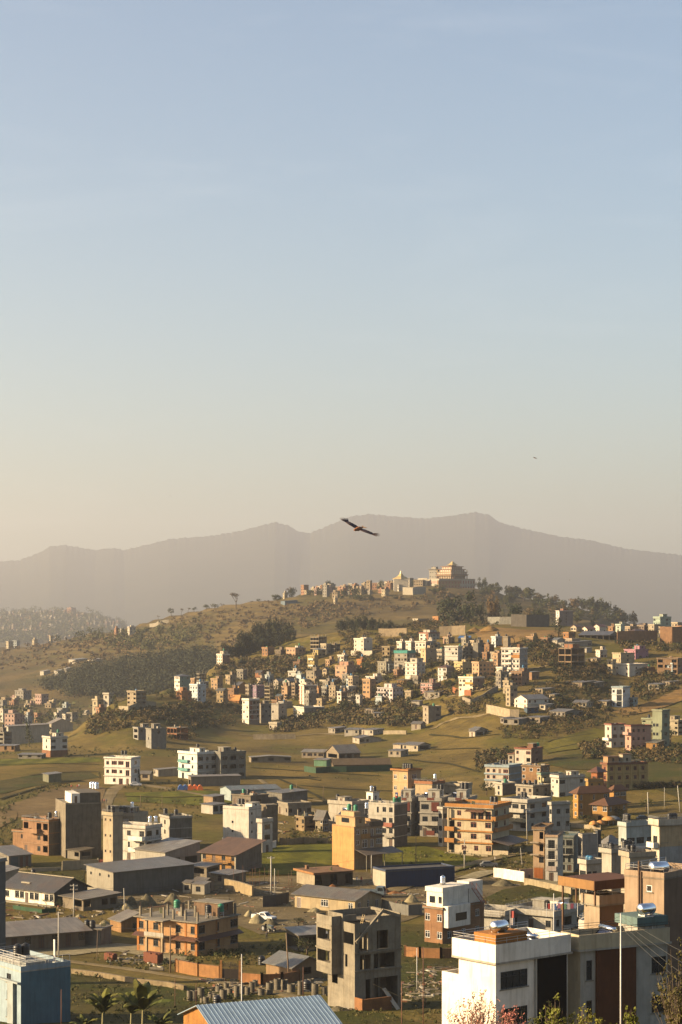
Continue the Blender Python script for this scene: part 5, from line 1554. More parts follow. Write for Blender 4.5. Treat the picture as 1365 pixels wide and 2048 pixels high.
house('apartment_building','white and cream building with stacked side balconies, right edge','apartment building','G',1105,1172,1480,975,1330,4,(.80,.75,.66),'B/B/B/B','W.W./..../..../....',rcol=(.46,.49,.53),th=66,par=1.2,slabp=.5,pcol=(.74,.68,.60),D=400,win='dark',band=False,balc=[('L',.0,.9,3,1.2,WHITE,'solid'),('L',.0,.9,2,1.2,WHITE,'solid'),('L',.0,.9,1,1.2,WHITE,'solid')],
 boxes=lambda a,b,s,h: [('upper_wall',a + .003,a + .06,.1,b * .9,h - s + .1,h - .05,(.66,.52,.34))],tanks=[(.7,.35,'b',.8),(.7,.42,'b',.8),(.7,.49,'b',.8)],short='white and cream building at the right edge')

house('house','grey-white side wing of the white balcony house','house','G',250,268,420,800,1005,3,(.62,.6,.57),'w/w/w','.w.w/.w.w/....',th=62,par=.7,slabp=.4,D=520,win='dark',clutter=False)
house('house','low dark-roofed block with black tanks behind white balcony house','house','F',1095,1230,1368,405,472,2,(.50,.46,.40),'www/www','ww/ww',d0=560,par=.5,rcolr=(.25,.24,.22),tanks=[(.2,.3,'b',.3),(.5,.3,'b',.3),(.85,.3,'b',.6)],short='low dark-roofed block')
house('shed','grey tent-roofed shed between pale cube and pale blue house','shed','G',690,745,838,1140,1215,1,(.42,.40,.37),'D','D',d0=400,roof='hip',rise=2.0,ov=.6,rcolr=(.42,.43,.44),hs=2.6)
house('house','cluttered beige terrace block before the pale blue house','house','G',850,925,1140,1240,1365,2,(.56,.50,.41),'w/w','D.w.D/....',D=385,par=.9,slabp=.4,win='dark',tanks=[(.25,.2,'b',.7),(.5,.3,'b',.7)],short='cluttered beige terrace block',rail=True)
house('house','small white house between row houses and cream building','house','F',470,505,545,560,760,3,(.62,.60,.56),'w/w/w','w/w/w',D=515,par=.6,win='dark',clutter=False)
house('house','low grey house at the left of row houses with red door','house','F',110,150,205,640,775,2,(.40,.38,.35),'w/d','w/w',d0=480,par=.5,win='red',clutter=False)
house('house','brown half-built house under the row of rebar behind crop field','house','E',690,745,830,310,400,2,(.42,.31,.18),'D.w/D.D','w/D',d0=450,kind='brick',par=.2,cols=[(.1,.1),(.9,.1),(.9,.9)])
house('house','flat grey house roof with parapet left of grey-white flat house','house','E',575,640,790,262,300,1,(.40,.36,.30),'d.w','w.w.w',d0=470,kind='concrete',par=.5,hs=3.2,clutter=False)
house('shed','rough tin lean-to at the foot of the tall dark house','shed','D',440,520,600,545,588,1,(.30,.27,.22),'.D','D',d0=400,roof='shed',rise=.4,hs=2.2,rcolr=(.4,.36,.3))
# ------------------------------------------------------------------ houses on the village hill
VG = 'houses on the village hillside'

def vh(k,xl,xc,xr,yt,yb,n,col,label,**o):
 if min(col) > .5 and max(col) < 1: col = (col[0] * 1.42,col[1] * 1.44,col[2] * 1.48)
 o.setdefault('d0',760)
 o.setdefault('group',VG)
 rng = random.Random(int(xl * 3 + yb * 11))
 if 'heads' not in o and o.get('roof','flat') == 'flat' and rng.random() < .6:
  a = rng.choice([.05,.45,.5])
  o['heads'] = [(a,a + .45,.35,.8,rng.uniform(1.7,2.3))]
 if 'tanks' not in o and o.get('roof','flat') == 'flat' and rng.random() < .65:
  kd = rng.choice('bbbbgt')
  if o.get('heads'):
   q = o['heads'][0]
   o['tanks'] = [((q[0] + q[1]) / 2,(q[2] + q[3]) / 2,kd,q[4] + .14)]
  else:
   o['tanks'] = [(rng.uniform(.3,.7),.4,kd,.1)]
 o.setdefault('par',rng.choice([.4,.7,.9]))
 o.setdefault('band',(sc(col,.9),.28,.22) if n > 1 and o.get('kind','plaster') == 'plaster' and rng.random() < .6 else False)
 o.setdefault('rcolr',(.45,.41,.35))
 return house(o.pop('nm','house'),label,o.pop('cat','house'),k,xl,xc,xr,yt,yb,n,col,**o)

def sh(k,xl,xc,xr,yt,yb,col,label,**o):
 o.setdefault('d0',640)
 o.setdefault('roof','gable'); o.setdefault('rise',1.0); o.setdefault('hs',2.6)
 o.setdefault('rcolr',(.40,.385,.36)); o.setdefault('ov',.4)
 return house(o.pop('nm','shed'),label,o.pop('cat','shed'),k,xl,xc,xr,yt,yb,1,col,**o)

def fr(k,xl,xc,xr,yt,yb,n,label,col=CONC,**o):
 o.setdefault('d0',760)
 o.setdefault('kind','concrete'); o.setdefault('par',0); o.setdefault('band',False)
 nb = o.pop('nb',3)
 L,R = '/'.join(['O' * nb] * n),'/'.join(['O' * nb] * n)
 o.setdefault('cols',[(.05,.05),(.5,.05),(.95,.05),(.95,.95),(.95,.5)])
 return house('unfinished_house',label,'house',k,xl,xc,xr,yt,yb,n,col,L,R,group=VG,**o)

# meadow edge, left
vh('H',680,852,912,385,552,3,WHITE,'white three-storey house standing alone on the meadow edge',L='wWWB/wWwB/.wBd',R='W/W/w',th=20,win='red',par=.5,d0=600,tanks=[(.5,.5,'b',1.2),(.62,.5,'b',1.2)],heads=[],short='white meadow house')
hq = vh('X',357,395,435,1510,1560,3,(.66,.70,.72),'white house with teal balconies behind tin shed',L='Bw/Bw/Bw',R='WwW/WwW/www',th=52,d0=600,rcol=(.6,.6,.6),heads=[(.3,.8,.3,.6,2.0)],balc=[('L',.1,.6,2,1.0,TEAL,'solid'),('L',.1,.6,1,1.0,TEAL,'solid')])
vh('X',420,442,492,1508,1560,3,(.30,.30,.28),'dark grey concrete house with brown panels behind tin shed',L='w/w/w',R='WDW/WDW/W.W',kind='concrete',th=58,d0=600,heads=[(.3,.8,.2,.5,2.0)],tanks=[(.3,.6,'b',.4),(.5,.8,'b',.4)])
sh('E',-10,8,328,45,112,(.33,.29,.24),'tin-roofed shed with corrugated dark walls beside orange tents',th=74,roof='shedu',rise=.2,L='D',R='',rcolr=(.56,.51,.44),d0=600,hs=3.6)
vh('H',868,900,988,185,262,2,GREY,'grey house with white front on the bushy spur foot',L='D/D',R='w./..',rcol=(.30,.29,.28),rkind='concrete',th=60)
vh('H',950,985,1082,190,318,3,(.40,.40,.39),'grey block house in front of white fronted house',L='./w/.',R='w/./.',kind='concrete',rcol=(.31,.31,.30),th=62,par=.2)
fr('H',1088,1150,1225,182,258,2,'brick frame house with dark open bays by the spur',BRICK,kind='brick',cols=[])
vh('H',278,330,440,250,372,3,(.62,.58,.54),'white house with raw brick ground floor on valley floor',L='w/w/D',R='W.W/W.W/D.D',th=55,boxes=lambda a,b,s,h: [('brick_base',a + .003,a + .2,-.2,b + .1,-1,s * 1.05,BRICK,'brick'),('brick_base',-.2,a,-.2,-.003,-1,s * 1.05,BRICK,'brick')])
sh('H',37,55,322,190,292,(.62,.58,.52),'long white warehouse with cream roof on the left valley floor',cat='warehouse',nm='warehouse',th=74,hs=9,roof='shed',rise=.8,R='',L='',rcolr=(.60,.53,.42),ov=.6,d0=860)
sh('L',325,352,500,905,945,(.60,.56,.48),'cream-roofed second warehouse behind the long white warehouse',cat='warehouse',nm='warehouse',th=70,hs=6,R='',L='',rcolr=(.62,.55,.44),rise=3,d0=880)
vh('H',-20,28,78,215,300,3,(.27,.26,.24),'dark grey house at the left edge of valley floor',kind='concrete',L='D/D/D',R='D/D/D',d0=700)
sh('H',-20,95,130,300,335,(.42,.26,.14),'long low brown hall at left edge of the meadow',roof='shed',rise=.3,L='D.D.D',d0=600)
sh('H',120,270,300,360,384,(.34,.32,.27),'low grey greenhouse row at the far meadow edge',roof='shed',rise=.3,L='D.D.D',d0=600,hs=1.8)
sh('H',280,318,400,495,540,(.24,.25,.18),'dark green shed with green tank beside earth platform',roof='shed',rise=.4,d0=500,L='',R='',hs=3)
sh('H',915,975,995,470,525,(.5,.42,.3),'small sunlit hut right of the white meadow house',d0=600,rise=.8)
sh('H',1000,1030,1160,450,500,(.50,.47,.42),'long low white-roofed shed behind the white meadow house',th=66,roof='shed',rise=.4,d0=640,rcolr=(.55,.50,.42))
sh('E',90,150,225,190,228,(.42,.30,.20),'small brick and tin shed at the green field edge',roof='shed',rise=.3,d0=500)
# sheds on the meadow, centre
sh('W',48,60,270,200,225,(.36,.30,.22),'long plastic-roofed shed on the meadow, white rippled roof',th=78,hs=2.2,rise=.5,rcolr=(.62,.58,.50),L='',R='D.D.D',d0=640)
sh('W',325,440,475,190,200,(.4,.34,.26),'pale rippled canopy shed left of the big grey gabled shed',hs=2.4,rise=.9,rcolr=(.60,.56,.48),d0=700)
sh('W',455,520,632,178,212,(.35,.29,.22),'big grey gabled cattle shed on the meadow',th=60,roof='gablev',rise=3.0,rcolr=(.44,.41,.36),L='D',R='DDD',hs=3,d0=700)
sh('W',482,492,790,225,262,(.22,.17,.11),'long thatch-brown roofed hall behind green net fence',th=80,roof='gablev',rise=2.0,rcolr=(.22,.165,.11),rmat=wall_mat((.22,.165,.115),1.0),L='',R='',hs=2.2,d0=640)
sh('W',390,455,482,218,245,(.18,.36,.24),'green net-walled hut left of the thatch-brown hall',roof='shed',rise=.3,rcolr=(.5,.44,.34),d0=640,L='',R='')
# hillside foot sheds
sh('W',465,500,560,48,72,(.38,.34,.29),'grey shack leftmost of the white sheds at the hill foot',roof='shed',rise=.5)
sh('W',550,625,652,42,80,(.58,.54,.48),'white tin shed at the hill foot, left of two',roof='shed',rise=.4,L='w.w')
sh('W',640,700,758,42,82,(.60,.56,.50),'white tin shed at the hill foot, right of two',roof='shed',rise=.4,L='d.w')
sh('W',592,628,742,98,126,(.56,.50,.42),'white shed with dark roof below the tin sheds',rcolr=(.25,.24,.22),L='w')
sh('W',855,935,1002,128,165,(.64,.57,.45),'cream shed with grey roof and dark side on open slope',L='w.w',R='D',d0=640)
sh('W',780,845,885,160,195,(.48,.42,.34),'low tin hut before the cream shed',roof='shed',rise=.3,d0=640)
sh('W',805,845,870,135,160,(.72,.62,.50),'small bright hut behind the low tin hut',roof='shed',rise=.3,d0=640)
sh('W',1205,1235,1285,60,92,(.60,.55,.48),'white and brown shack alone on the bare slope',L='d',R='D')
sh('J',575,640,668,740,775,(.60,.56,.50),'white tin box shed on the slope',roof='shed',rise=.2,L='',R='')
sh('J',675,800,865,668,700,(.52,.47,.40),'flat sheet-roofed shed below the pink house',roof='shed',rise=.5,L='d.w',R='D')
sh('J',460,545,592,570,604,(.50,.30,.14),'brick shed with blue-grey roof behind lilac white house',kind='brick',roof='shed',rise=.3,L='d.d')
sh('J',575,650,690,905,960,(.52,.46,.38),'patched tin shack left of grey concrete house',L='d')
sh('J',200,270,470,800,840,(.36,.31,.25),'long dark-roofed shed on the scrubby slope',th=66,roof='shed',rise=.5,rcolr=(.34,.33,.31),R='D.D.')
sh('J',270,340,350,840,870,(.55,.46,.34),'small cream hut under the long dark-roofed shed',roof='shed',rise=.2)
sh('J',1040,1085,1190,965,1010,(.58,.52,.44),'low shack with white end wall on the terraces',L='',R='D.D')
sh('J',1290,1320,1400,880,915,(.34,.31,.28),'dark low shed at the end of the cream wall',roof='shed',rise=.3)
# village: lower left group
vh('L',870,930,1000,665,782,4,(.48,.40,.30),'tan unfinished tower house on the left knoll',L='D.D/D.D/D.D/D.D',R='DD/DD/DD/..',kind='concrete',d0=900)
wall_run('retaining_wall','pale retaining wall below the tan tower house on the knoll','L',[(815,805),(880,808),(935,785),(1065,778)],3.5,(.55,.49,.38),'concrete',.5,d0=900)
vh('L',1192,1228,1300,555,660,4,(.74,.68,.62),'white and teal house with dark roof at the village tip',rcol=(.30,.45,.42),roof='hip',rise=1.2,rcolr=(.2,.22,.25),d0=900)
vh('L',1205,1240,1310,662,722,2,(.60,.29,.13),'orange-red low house below the white and teal house',d0=900)
vh('I',0,62,130,610,735,4,(.58,.66,.74),'pale blue tall house at the village left end',win='dark')
fr('I',55,78,135,512,592,3,'dark concrete frame house above the pale blue house')
vh('I',170,222,266,560,640,3,(.66,.45,.27),'peach brick stepped house near the pale blue house',kind='brick')
vh('I',215,268,306,645,752,3,(.52,.40,.24),'tan house with green-grey gable in lower village',roof='gable',rcolr=(.27,.29,.26))
vh('I',305,355,395,640,735,3,(.42,.24,.13),'dark brick house beside tan gabled house',kind='brick')
sh('I',358,395,466,610,668,(.48,.27,.10),'orange-brown barn with slate gable roof',hs=4.5,rise=2,rcolr=(.17,.16,.15))
sh('I',315,395,418,728,752,(.50,.25,.08),'orange tarpaulin-covered stack shed',hs=1.5,rise=3,rcolr=(.60,.27,.07),roof='gable',ov=.2,rmat=plain('orange_tarpaulin',(.58,.26,.07),.7))
vh('I',525,570,600,500,572,2,(.50,.23,.12),'terracotta house with grey roof above the purple house',roof='gable',rcolr=(.25,.24,.24))
vh('I',447,475,520,610,700,3,(.42,.36,.28),'tan concrete house left of the purple house',kind='concrete')
vh('I',468,535,608,612,715,3,LILAC,'purple house in the lower village',L='www/www/www',R='ww/ww/ww',win='white')
fr('I',600,642,674,610,728,4,'cream concrete frame house right of the purple house',(.55,.47,.34))
vh('I',672,710,752,568,640,2,(.58,.52,.44),'pale house with slate gable, left of the slate-roofed pair',roof='gablev',rcolr=(.22,.23,.24))
vh('I',745,800,852,570,640,2,(.55,.52,.48),'pale house with slate gable, right of the slate-roofed pair',roof='gablev',rcolr=(.22,.23,.24))
sh('I',690,735,770,680,725,(.48,.27,.13),'brick hut with blue roof below the slate-roofed pair',rcolr=(.28,.38,.44))
vh('I',855,893,922,520,592,3,(.55,.68,.74),'narrow pale turquoise house high in the village',L='./w/w',R='w/w/w')
vh('I',790,850,880,500,560,2,(.70,.66,.60),'small white house left of the narrow turquoise house')
vh('I',818,845,885,600,710,4,(.36,.28,.20),'brown open-fronted house beside striped tall house',L='D/D/D/D',R='D/D/D/D')
vh('I',880,918,1020,612,762,5,(.76,.68,.60),'tall white house with red-brown vertical stripes',rcol=(.42,.37,.31),L='w/w/w/w/w',boxes=lambda a,b,s,h: [('brick_stripe',a * .42,a * .6,-.12,-.003,0,h - .05,(.42,.16,.09)),('brick_stripe',-.05,a * .08,-.12,-.003,0,h - .05,(.42,.16,.09))])
vh('I',920,955,1040,685,785,3,(.34,.33,.31),'grey cement house with white upper floor below striped house',kind='concrete',R='w.w/w.w/...',heads=[(.1,.9,.1,.7,2.4,(.62,.6,.56))])
vh('I',422,475,560,728,918,5,(.82,.76,.68),'tallest white house at the village foot with stepped brick bays',L='w./.w/w./.w/w.',R='wDw/w.w/wDw/w.w/..',rcol=(.50,.38,.30),th=46,par=1.0,boxes=lambda a,b,s,h: [('brick_panel',a + .003,a + .1,b * .05,b * .3,s * 3,h - .3,(.42,.17,.09)),('brick_panel',a + .003,a + .1,b * .2,b * .42,s,s * 2,(.40,.17,.09))])
vh('I',545,572,655,760,912,4,(.40,.37,.33),'grey concrete annex right of the tallest white house',kind='concrete',R='w.w/.w./w.w/...',L='w/w/w/w')
vh('I',625,712,780,760,882,3,(.60,.56,.50),'pale blank-walled house right of the grey annex',L='.../.w./...',R='w/w/w')
vh('I',715,755,822,745,800,2,(.46,.44,.41),'grey half-finished house behind the blank-walled house')
vh('I',832,918,1082,790,865,2,(.66,.62,.56),'low white cube house with long grey side wall',L='.../...',R='',rcol=(.40,.385,.35),th=62,heads=[],tanks=[])
vh('I',638,700,735,925,965,1,(.66,.60,.50),'small round-looking white hut below the village',nm='hut',cat='hut',L='w.d',heads=[],tanks=[],hs=3,th=40)
# dark wood side
vh('I',217,262,322,365,462,4,(.78,.70,.60),'white and brick tower house at the dark wood edge',rcol=(.36,.20,.14),L='www/www/www/www',heads=[(.3,.9,.2,.8,2.6,(.75,.68,.58))],tanks=[(.6,.5,'g',2.75)])
vh('I',580,625,680,310,372,2,(.45,.25,.13),'brick house half hidden under the dark wood',kind='brick')
vh('I',685,730,770,325,378,2,(.24,.19,.14),'dark brown house under the wood right of brick house')
vh('I',775,848,930,312,378,2,(.68,.45,.30),'peach house with white roof room below the wood',heads=[(.75,1.0,.2,.8,1.8,WHITE)])
fr('I',968,1035,1100,216,342,4,'skeleton concrete frame house high on the ridge',(.50,.43,.33),nb=3)
vh('I',1052,1095,1130,282,356,2,(.66,.58,.44),'small cream house right of the skeleton frame')
fr('I',1130,1165,1208,275,345,2,'dark low frame house right of small cream house',DCONC)
vh('I',992,1030,1093,318,400,3,(.70,.58,.26),'yellow house with blue-grey roof below the skeleton frame',rcol=(.45,.40,.26),roof='hip',rise=1.0,rcolr=(.3,.38,.45))
vh('I',945,1000,1030,375,478,4,(.74,.60,.26),'bright yellow house with white balconies',balc=[('L',.2,.9,1,.8,WHITE,'solid'),('L',.2,.9,3,.8,WHITE,'solid')])
vh('I',935,1000,1062,495,592,3,(.42,.37,.29),'grey stone-coloured house below the bright yellow house',kind='concrete')
vh('I',1065,1098,1122,475,528,2,(.70,.58,.40),'cream cottage with brown gable beside a dark tree',roof='gablev',rcolr=(.3,.2,.14))
vh('I',1168,1262,1338,452,553,3,(.72,.48,.34),'salmon house with gabled front in mid village',L='w.w/WW/..',boxes=lambda a,b,s,h: [],heads=[(.2,.95,.2,.8,2.5,(.66,.38,.28))])
vh('I',1045,1095,1142,575,608,1,(.68,.60,.48),'low cream house with arches in mid village',L='DDD')
sh('I',1120,1160,1220,565,605,(.45,.38,.28),'low brown shed right of low cream arched house')
vh('I',1183,1216,1250,662,756,3,(.76,.70,.63),'slim white house with brown side in lower village',rcol=(.34,.22,.15))
vh('I',1215,1275,1335,625,690,2,(.60,.59,.58),'pale lilac-grey house behind the slim white house')
fr('I',1268,1295,1345,695,785,3,'dark frame house with roof posts in lower village',DCONC)
vh('I',1060,1100,1150,628,690,2,(.40,.40,.38),'grey-blue house with small blue tank in mid village',tanks=[(.6,.4,'t',.2)])
vh('I',1005,1035,1062,640,700,2,(.60,.34,.16),'small orange-brown house beside grey-blue house')
# village: right half
vh('J',115,192,262,240,366,4,(.78,.70,.60),'white tower house on a ridge wall above the village',L='w.w/w.w/w.w/www',heads=[(.4,1.0,.3,.8,1.4,WHITE)],tanks=[(.5,.5,'b',1.6),(.7,.5,'b',1.6)])
wall_run('retaining_wall','white plinth wall under the white ridge tower house','J',[(92,370),(175,372),(262,368)],3.2,(.72,.66,.58),th=.6,d0=900)
for i,(a,b,c) in enumerate(((458,498,530),(530,572,606),(606,690,740))):
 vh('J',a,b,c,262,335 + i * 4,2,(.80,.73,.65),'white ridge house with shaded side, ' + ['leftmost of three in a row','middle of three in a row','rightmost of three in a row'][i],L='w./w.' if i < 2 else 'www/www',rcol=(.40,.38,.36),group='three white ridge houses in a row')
vh('J',638,712,803,190,247,2,(.76,.70,.63),'white and brown house crowning the village ridge',L='WW/WW',R='www/www',rcol=(.62,.57,.52),pcol=(.32,.13,.09),heads=[(.2,.9,.2,.8,2.2,(.7,.65,.6))],tanks=[],boxes=lambda a,b,s,h: [('brown_panel',a * .75,a * .98,-.1,-.003,0,h - .1,(.38,.16,.09))])
vh('J',830,870,908,225,268,1,(.66,.42,.32),'small pink flat house below the ridge wall')
sh('J',952,1040,1055,232,258,(.2,.24,.3),'shed under a bright blue sheet roof',rcolr=(.03,.13,.32),roof='shed',rise=1.2,hs=2.4,rmat=plain('blue_tarpaulin',(.02,.12,.33),.5))
vh('J',755,790,808,280,312,1,(.62,.48,.27),'small yellow gabled house between white ridge houses',roof='gablev',rcolr=(.4,.33,.2),hs=3)
vh('J',780,820,862,325,420,3,(.56,.49,.39),'cream-grey house in the gap left of big white house',L='www/www/www')
vh('J',438,540,608,350,522,5,(.48,.45,.40),'grey tall house with turquoise top floor',L='.w.w/wDwD/w..w/w..w/W..W',pcol=(.10,.46,.44),par=1.6,tanks=[(.5,.4,'b',.3)],heads=[],balc=[('L',.05,.55,1,.9,(.6,.5,.4),'solid'),('L',.05,.55,2,.9,(.6,.55,.5),'solid')])
vh('J',526,618,686,428,557,4,(.80,.74,.66),'white five-level house with brown window frames',L='ww/ww/ww/..',R='ww/ww/ww/..',win='red',heads=[(.35,.95,.1,.8,2.6,(.78,.72,.64),'w')],tanks=[(.5,.3,'b',2.8)])
vh('J',650,690,786,318,442,4,(.72,.56,.36),'cream house with tall blank taupe side wall',L='w/w/w/w',R='.s./.../.s./...',rcol=(.46,.40,.34))
vh('J',843,948,986,300,437,4,(.82,.77,.70),'big white block house in the upper village',L='.w.w/..ww/..../.ww.',R='w/w/w/w',heads=[],tanks=[(.9,.7,'g',.2)])
vh('J',985,1008,1072,300,412,4,(.38,.35,.30),'grey concrete house attached right of big white block',kind='concrete',R='ww/ww/ww/..',L='D/D/D/.')
vh('J',1070,1110,1160,275,400,4,(.30,.28,.25),'dark cement tower with brown room behind upper village',kind='concrete',L='',R='.w/../w./..',heads=[(.4,1,.2,.8,2.2)],tanks=[(.6,.4,'b',2.4),(.75,.5,'b',2.4)])
vh('J',1158,1200,1240,290,370,3,(.40,.22,.10),'brown wooden house right of the dark cement tower',L='w/w/w')
vh('J',1312,1350,1372,218,300,3,(.50,.42,.33),'tan brick tower stub above the white high-rise',kind='brick',L='',R='')
vh('J',1212,1245,1300,350,440,3,(.42,.36,.28),'brown house with turquoise balcony left of white high-rise',balc=[('L',.1,1.0,1,1.0,(.42,.62,.58),'solid')])
vh('J',788,858,918,462,557,3,(.66,.64,.64),'white mural-painted house with brown hip roof',roof='hip',rcolr=(.30,.15,.09),R='',rcol=(.46,.42,.38),rise=1.4)
vh('J',920,985,1060,428,517,3,(.76,.62,.34),'pale yellow house with dark balcony sides',balc=[('L',.1,.9,1,.9,(.74,.6,.3),'solid'),('L',.1,.9,2,.9,(.74,.6,.3),'solid')])
vh('J',1062,1118,1238,428,562,4,(.66,.45,.29),'large peach apartment house below the dark tower',R='wwww/wwww/wwww/....',L='ww/ww/ww/..',nm='apartment_building',cat='apartment building')
vh('J',956,1068,1162,552,660,3,(.82,.74,.62),'white and yellow-banded house with red garden wall',L='wW.w/Ww.w/w..w',R='w/w/w',rcol=(.56,.38,.28),boxes=lambda a,b,s,h: [('yellow_band',a * .45,a + .2,-.35,-.003,s * 1.75,s * 2.2,(.72,.42,.08))],heads=[(.3,.75,.3,.7,2.0,(.7,.55,.2))],tanks=[(.1,.4,'g',.2)])
wall_run('garden_wall','red brick garden wall around the yellow-banded house','J',[(908,662),(960,682),(1055,690)],2.8,(.52,.20,.08),'brick',.4,d0=800)
wall_run('garden_wall','stone driveway wall right of the yellow-banded house','J',[(985,740),(1050,765),(1150,722),(1270,650)],2.6,(.48,.42,.33),'concrete',.4,d0=760)
wall_run('boundary_wall','cream compound wall left of the white gabled barn','J',[(1180,830),(1270,850),(1370,872),(1440,872)],4.0,(.58,.49,.36),'concrete',.4,d0=760)
vh('J',650,742,816,588,657,2,(.70,.42,.40),'pink house with posts standing on its roof',L='ww.ww/wD.ww',win='white',par=0,cols=[(.05,.05),(.3,.05),(.6,.05),(.95,.05),(.95,.5),(.95,.95),(.4,.5)],heads=[(.45,.75,.4,.8,2.0)],tanks=[])
vh('J',303,425,508,632,742,3,(.70,.65,.66),'white-lilac house with columned balconies',L='DwDww/DwDww/wwDww',R='www/www/www',heads=[(.3,.8,.2,.7,2.4)],balc=[('L',.0,.6,1,1.1,(.7,.64,.64),'solid'),('L',.0,.6,2,1.1,(.7,.64,.64),'solid')])
vh('J',183,242,290,568,722,4,(.68,.43,.24),'narrow peach house with brick lower floors',L='Ww/ww/Ww/w.',R='w/w/w/w',heads=[])
vh('J',210,280,355,540,600,2,(.70,.63,.58),'white house tucked behind the narrow peach house')
vh('J',305,372,432,420,522,3,(.45,.43,.36),'grey-green house with tall windows in mid village',L='VwV/VwV/w.w')
vh('J',138,175,205,408,462,2,(.62,.26,.08),'small vivid orange house among trees')
vh('J',667,712,814,780,916,3,(.52,.45,.36),'lone grey concrete house on the open slope',R='.w/.W/.W',L='w/w/w',kind='concrete',rcol=(.36,.32,.27),tanks=[(.8,.5,'g',.2)],heads=[])
vh('J',0,28,72,660,745,3,(.50,.33,.2),'brown-sided house left of dark frame house',L='w/w/w')
vh('J',130,160,186,690,780,3,(.62,.60,.58),'narrow white house right of the dark frame house')
vh('J',340,400,440,300,370,2,(.42,.33,.2),'ochre building shell in front of the ridge tower',L='D.D/D.D',R='D/D')
# right side of the hill
vh('K',12,148,208,368,556,5,(.78,.74,.70),'white high-rise house with an orange accent panel',L='wW.ww/wW.ww/wWWww/wWWww/w.Www',R='.w/.w/.w/.w/..',rcol=(.50,.49,.50),win='dark',th=26,boxes=lambda a,b,s,h: [('orange_panel',a * .55,a * 1.0,-.15,-.003,s * 3.2,s * 4.2,(.70,.34,.10)),('brown_room',a * .85,a,.1,b * .4,h + .165,h + 2.6,(.34,.18,.1))],balc=[('L',.3,.55,i,.8,WHITE,'solid') for i in (1,2,3,4)],heads=[],tanks=[(.3,.5,'b',.2)])
fr('K',440,535,636,360,512,3,'brick and concrete frame house at the earth cut',(.45,.31,.2),kind='brick',nb=2,cols=[],heads=[(.35,1,.1,.6,1.9,BRICK)])
sh('K',430,480,690,338,352,(.4,.38,.35),'long shed roof behind the brick frame house',roof='shed',rise=1.0,rcolr=(.28,.29,.29),d0=1000)
sh('K',600,650,690,358,395,(.58,.55,.5),'small white tin shed right of the brick frame house',roof='shed',rise=.3,L='',R='',d0=950)
vh('K',805,842,870,455,560,3,(.72,.60,.42),'cream left wing of the stepped cream house',L='w/w/.')
vh('K',843,905,1008,402,500,3,(.68,.57,.40),'stepped cream house with tall dark stair window',L='..V/..V/..V',R='w/w/w')
vh('K',860,968,1110,488,578,2,(.76,.70,.62),'white house before the stepped cream house',L='w.w/w.w',R='.w.w/....',heads=[],tanks=[])
vh('K',930,1015,1112,375,445,2,(.60,.30,.42),'magenta-pink house at the ridge foot',d0=1000,tanks=[(.4,.4,'g',.2),(.6,.5,'t',1.5)])
vh('K',1176,1330,1400,440,562,3,(.46,.29,.17),'raw brick house with wide openings, right edge',L='D.D/DDD/.DD',kind='brick',par=.3)
sh('K',1110,1190,1240,632,672,(.50,.45,.37),'low pale shed under the raw brick house',roof='shed',rise=.4)
sh('K',1215,1270,1380,610,650,(.42,.36,.29),'low brown shed at right edge under raw brick house',roof='shed',rise=.4)
vh('K',838,920,975,660,806,3,(.66,.70,.74),'light blue and white house with glass stair front',L='w.V/..V/w.V',win='dark',pcol=(.45,.58,.70),boxes=lambda a,b,s,h: [('stair_glass',a * .45,a * .9,-.1,-.003,.6,h - .6,M_glass)],heads=[],tanks=[])
vh('K',972,1000,1032,738,802,2,(.42,.58,.68),'sky blue low wing of the glass stair house',L='W/W')
vh('K',110,205,364,742,820,2,(.74,.69,.62),'white barn with grey gable roof on the hillside',roof='gablev',rise=1.9,R='ww.w/....',L='w.w/w.d',th=56,rcolr=(.42,.43,.44),win='red')
vh('K',45,78,132,655,796,4,(.54,.45,.33),'tan four-storey house behind the white barn',L='w/w/w/w')
vh('K',86,165,220,545,642,3,(.50,.31,.2),'unfinished brick house right of the white high-rise',L='DwD/DwD/DwD',kind='brick')
sh('K',200,240,296,535,600,(.4,.24,.14),'rust-brown tin shed behind the unfinished brick house',roof='shed',rise=.3,hs=4)
sh('K',182,205,290,800,850,(.10,.16,.24),'dark brick and blue wall shed beside the barn',roof='shed',rise=.2,rcol=(.05,.10,.2))
sh('K',295,340,400,798,830,(.62,.57,.50),'white lean-to right of the barn',roof='shed',rise=.4)
sh('K',455,615,720,622,657,(.44,.36,.26),'long patched shed on the hillside, left of its neighbour',roof='shed',rise=.5,L='d.w.d',R='D')
sh('K',630,715,780,625,658,(.36,.30,.24),'dark patched shed on the hillside, right neighbour',roof='shed',rise=.4,L='D.D')
sh('K',548,648,696,770,812,(.62,.56,.46),'pale stone shed with grey roof above the green slope',L='d.w',d0=760)
sh('K',735,800,838,758,800,(.55,.46,.34),'tan shed left of the glass stair house',roof='shed',rise=.4)
sh('K',370,490,622,835,882,(.34,.32,.29),'wide grey-roofed shed below the barn',rcolr=(.38,.38,.36))
sh('K',265,320,412,665,706,(.42,.35,.26),'brown shed with dark roof above the barn',roof='shed',rise=.3)
sh('K',370,410,446,730,748,(.6,.53,.44),'small flat white shed right of the barn roof',roof='shed',rise=.2)
sh('K',680,725,758,448,472,(.60,.50,.38),'low cream hut beside the earth mound',roof='shed',rise=.2,d0=900)
sh('K',25,140,210,905,938,(.36,.33,.29),'scrap-covered long shed on the terraces, left half',roof='shed',rise=.3,d0=760,L='D.D')
sh('K',200,300,376,900,925,(.40,.34,.28),'scrap-covered long shed on the terraces, right half',roof='shed',rise=.3,d0=760,L='.D.')
rng = random.Random(77)
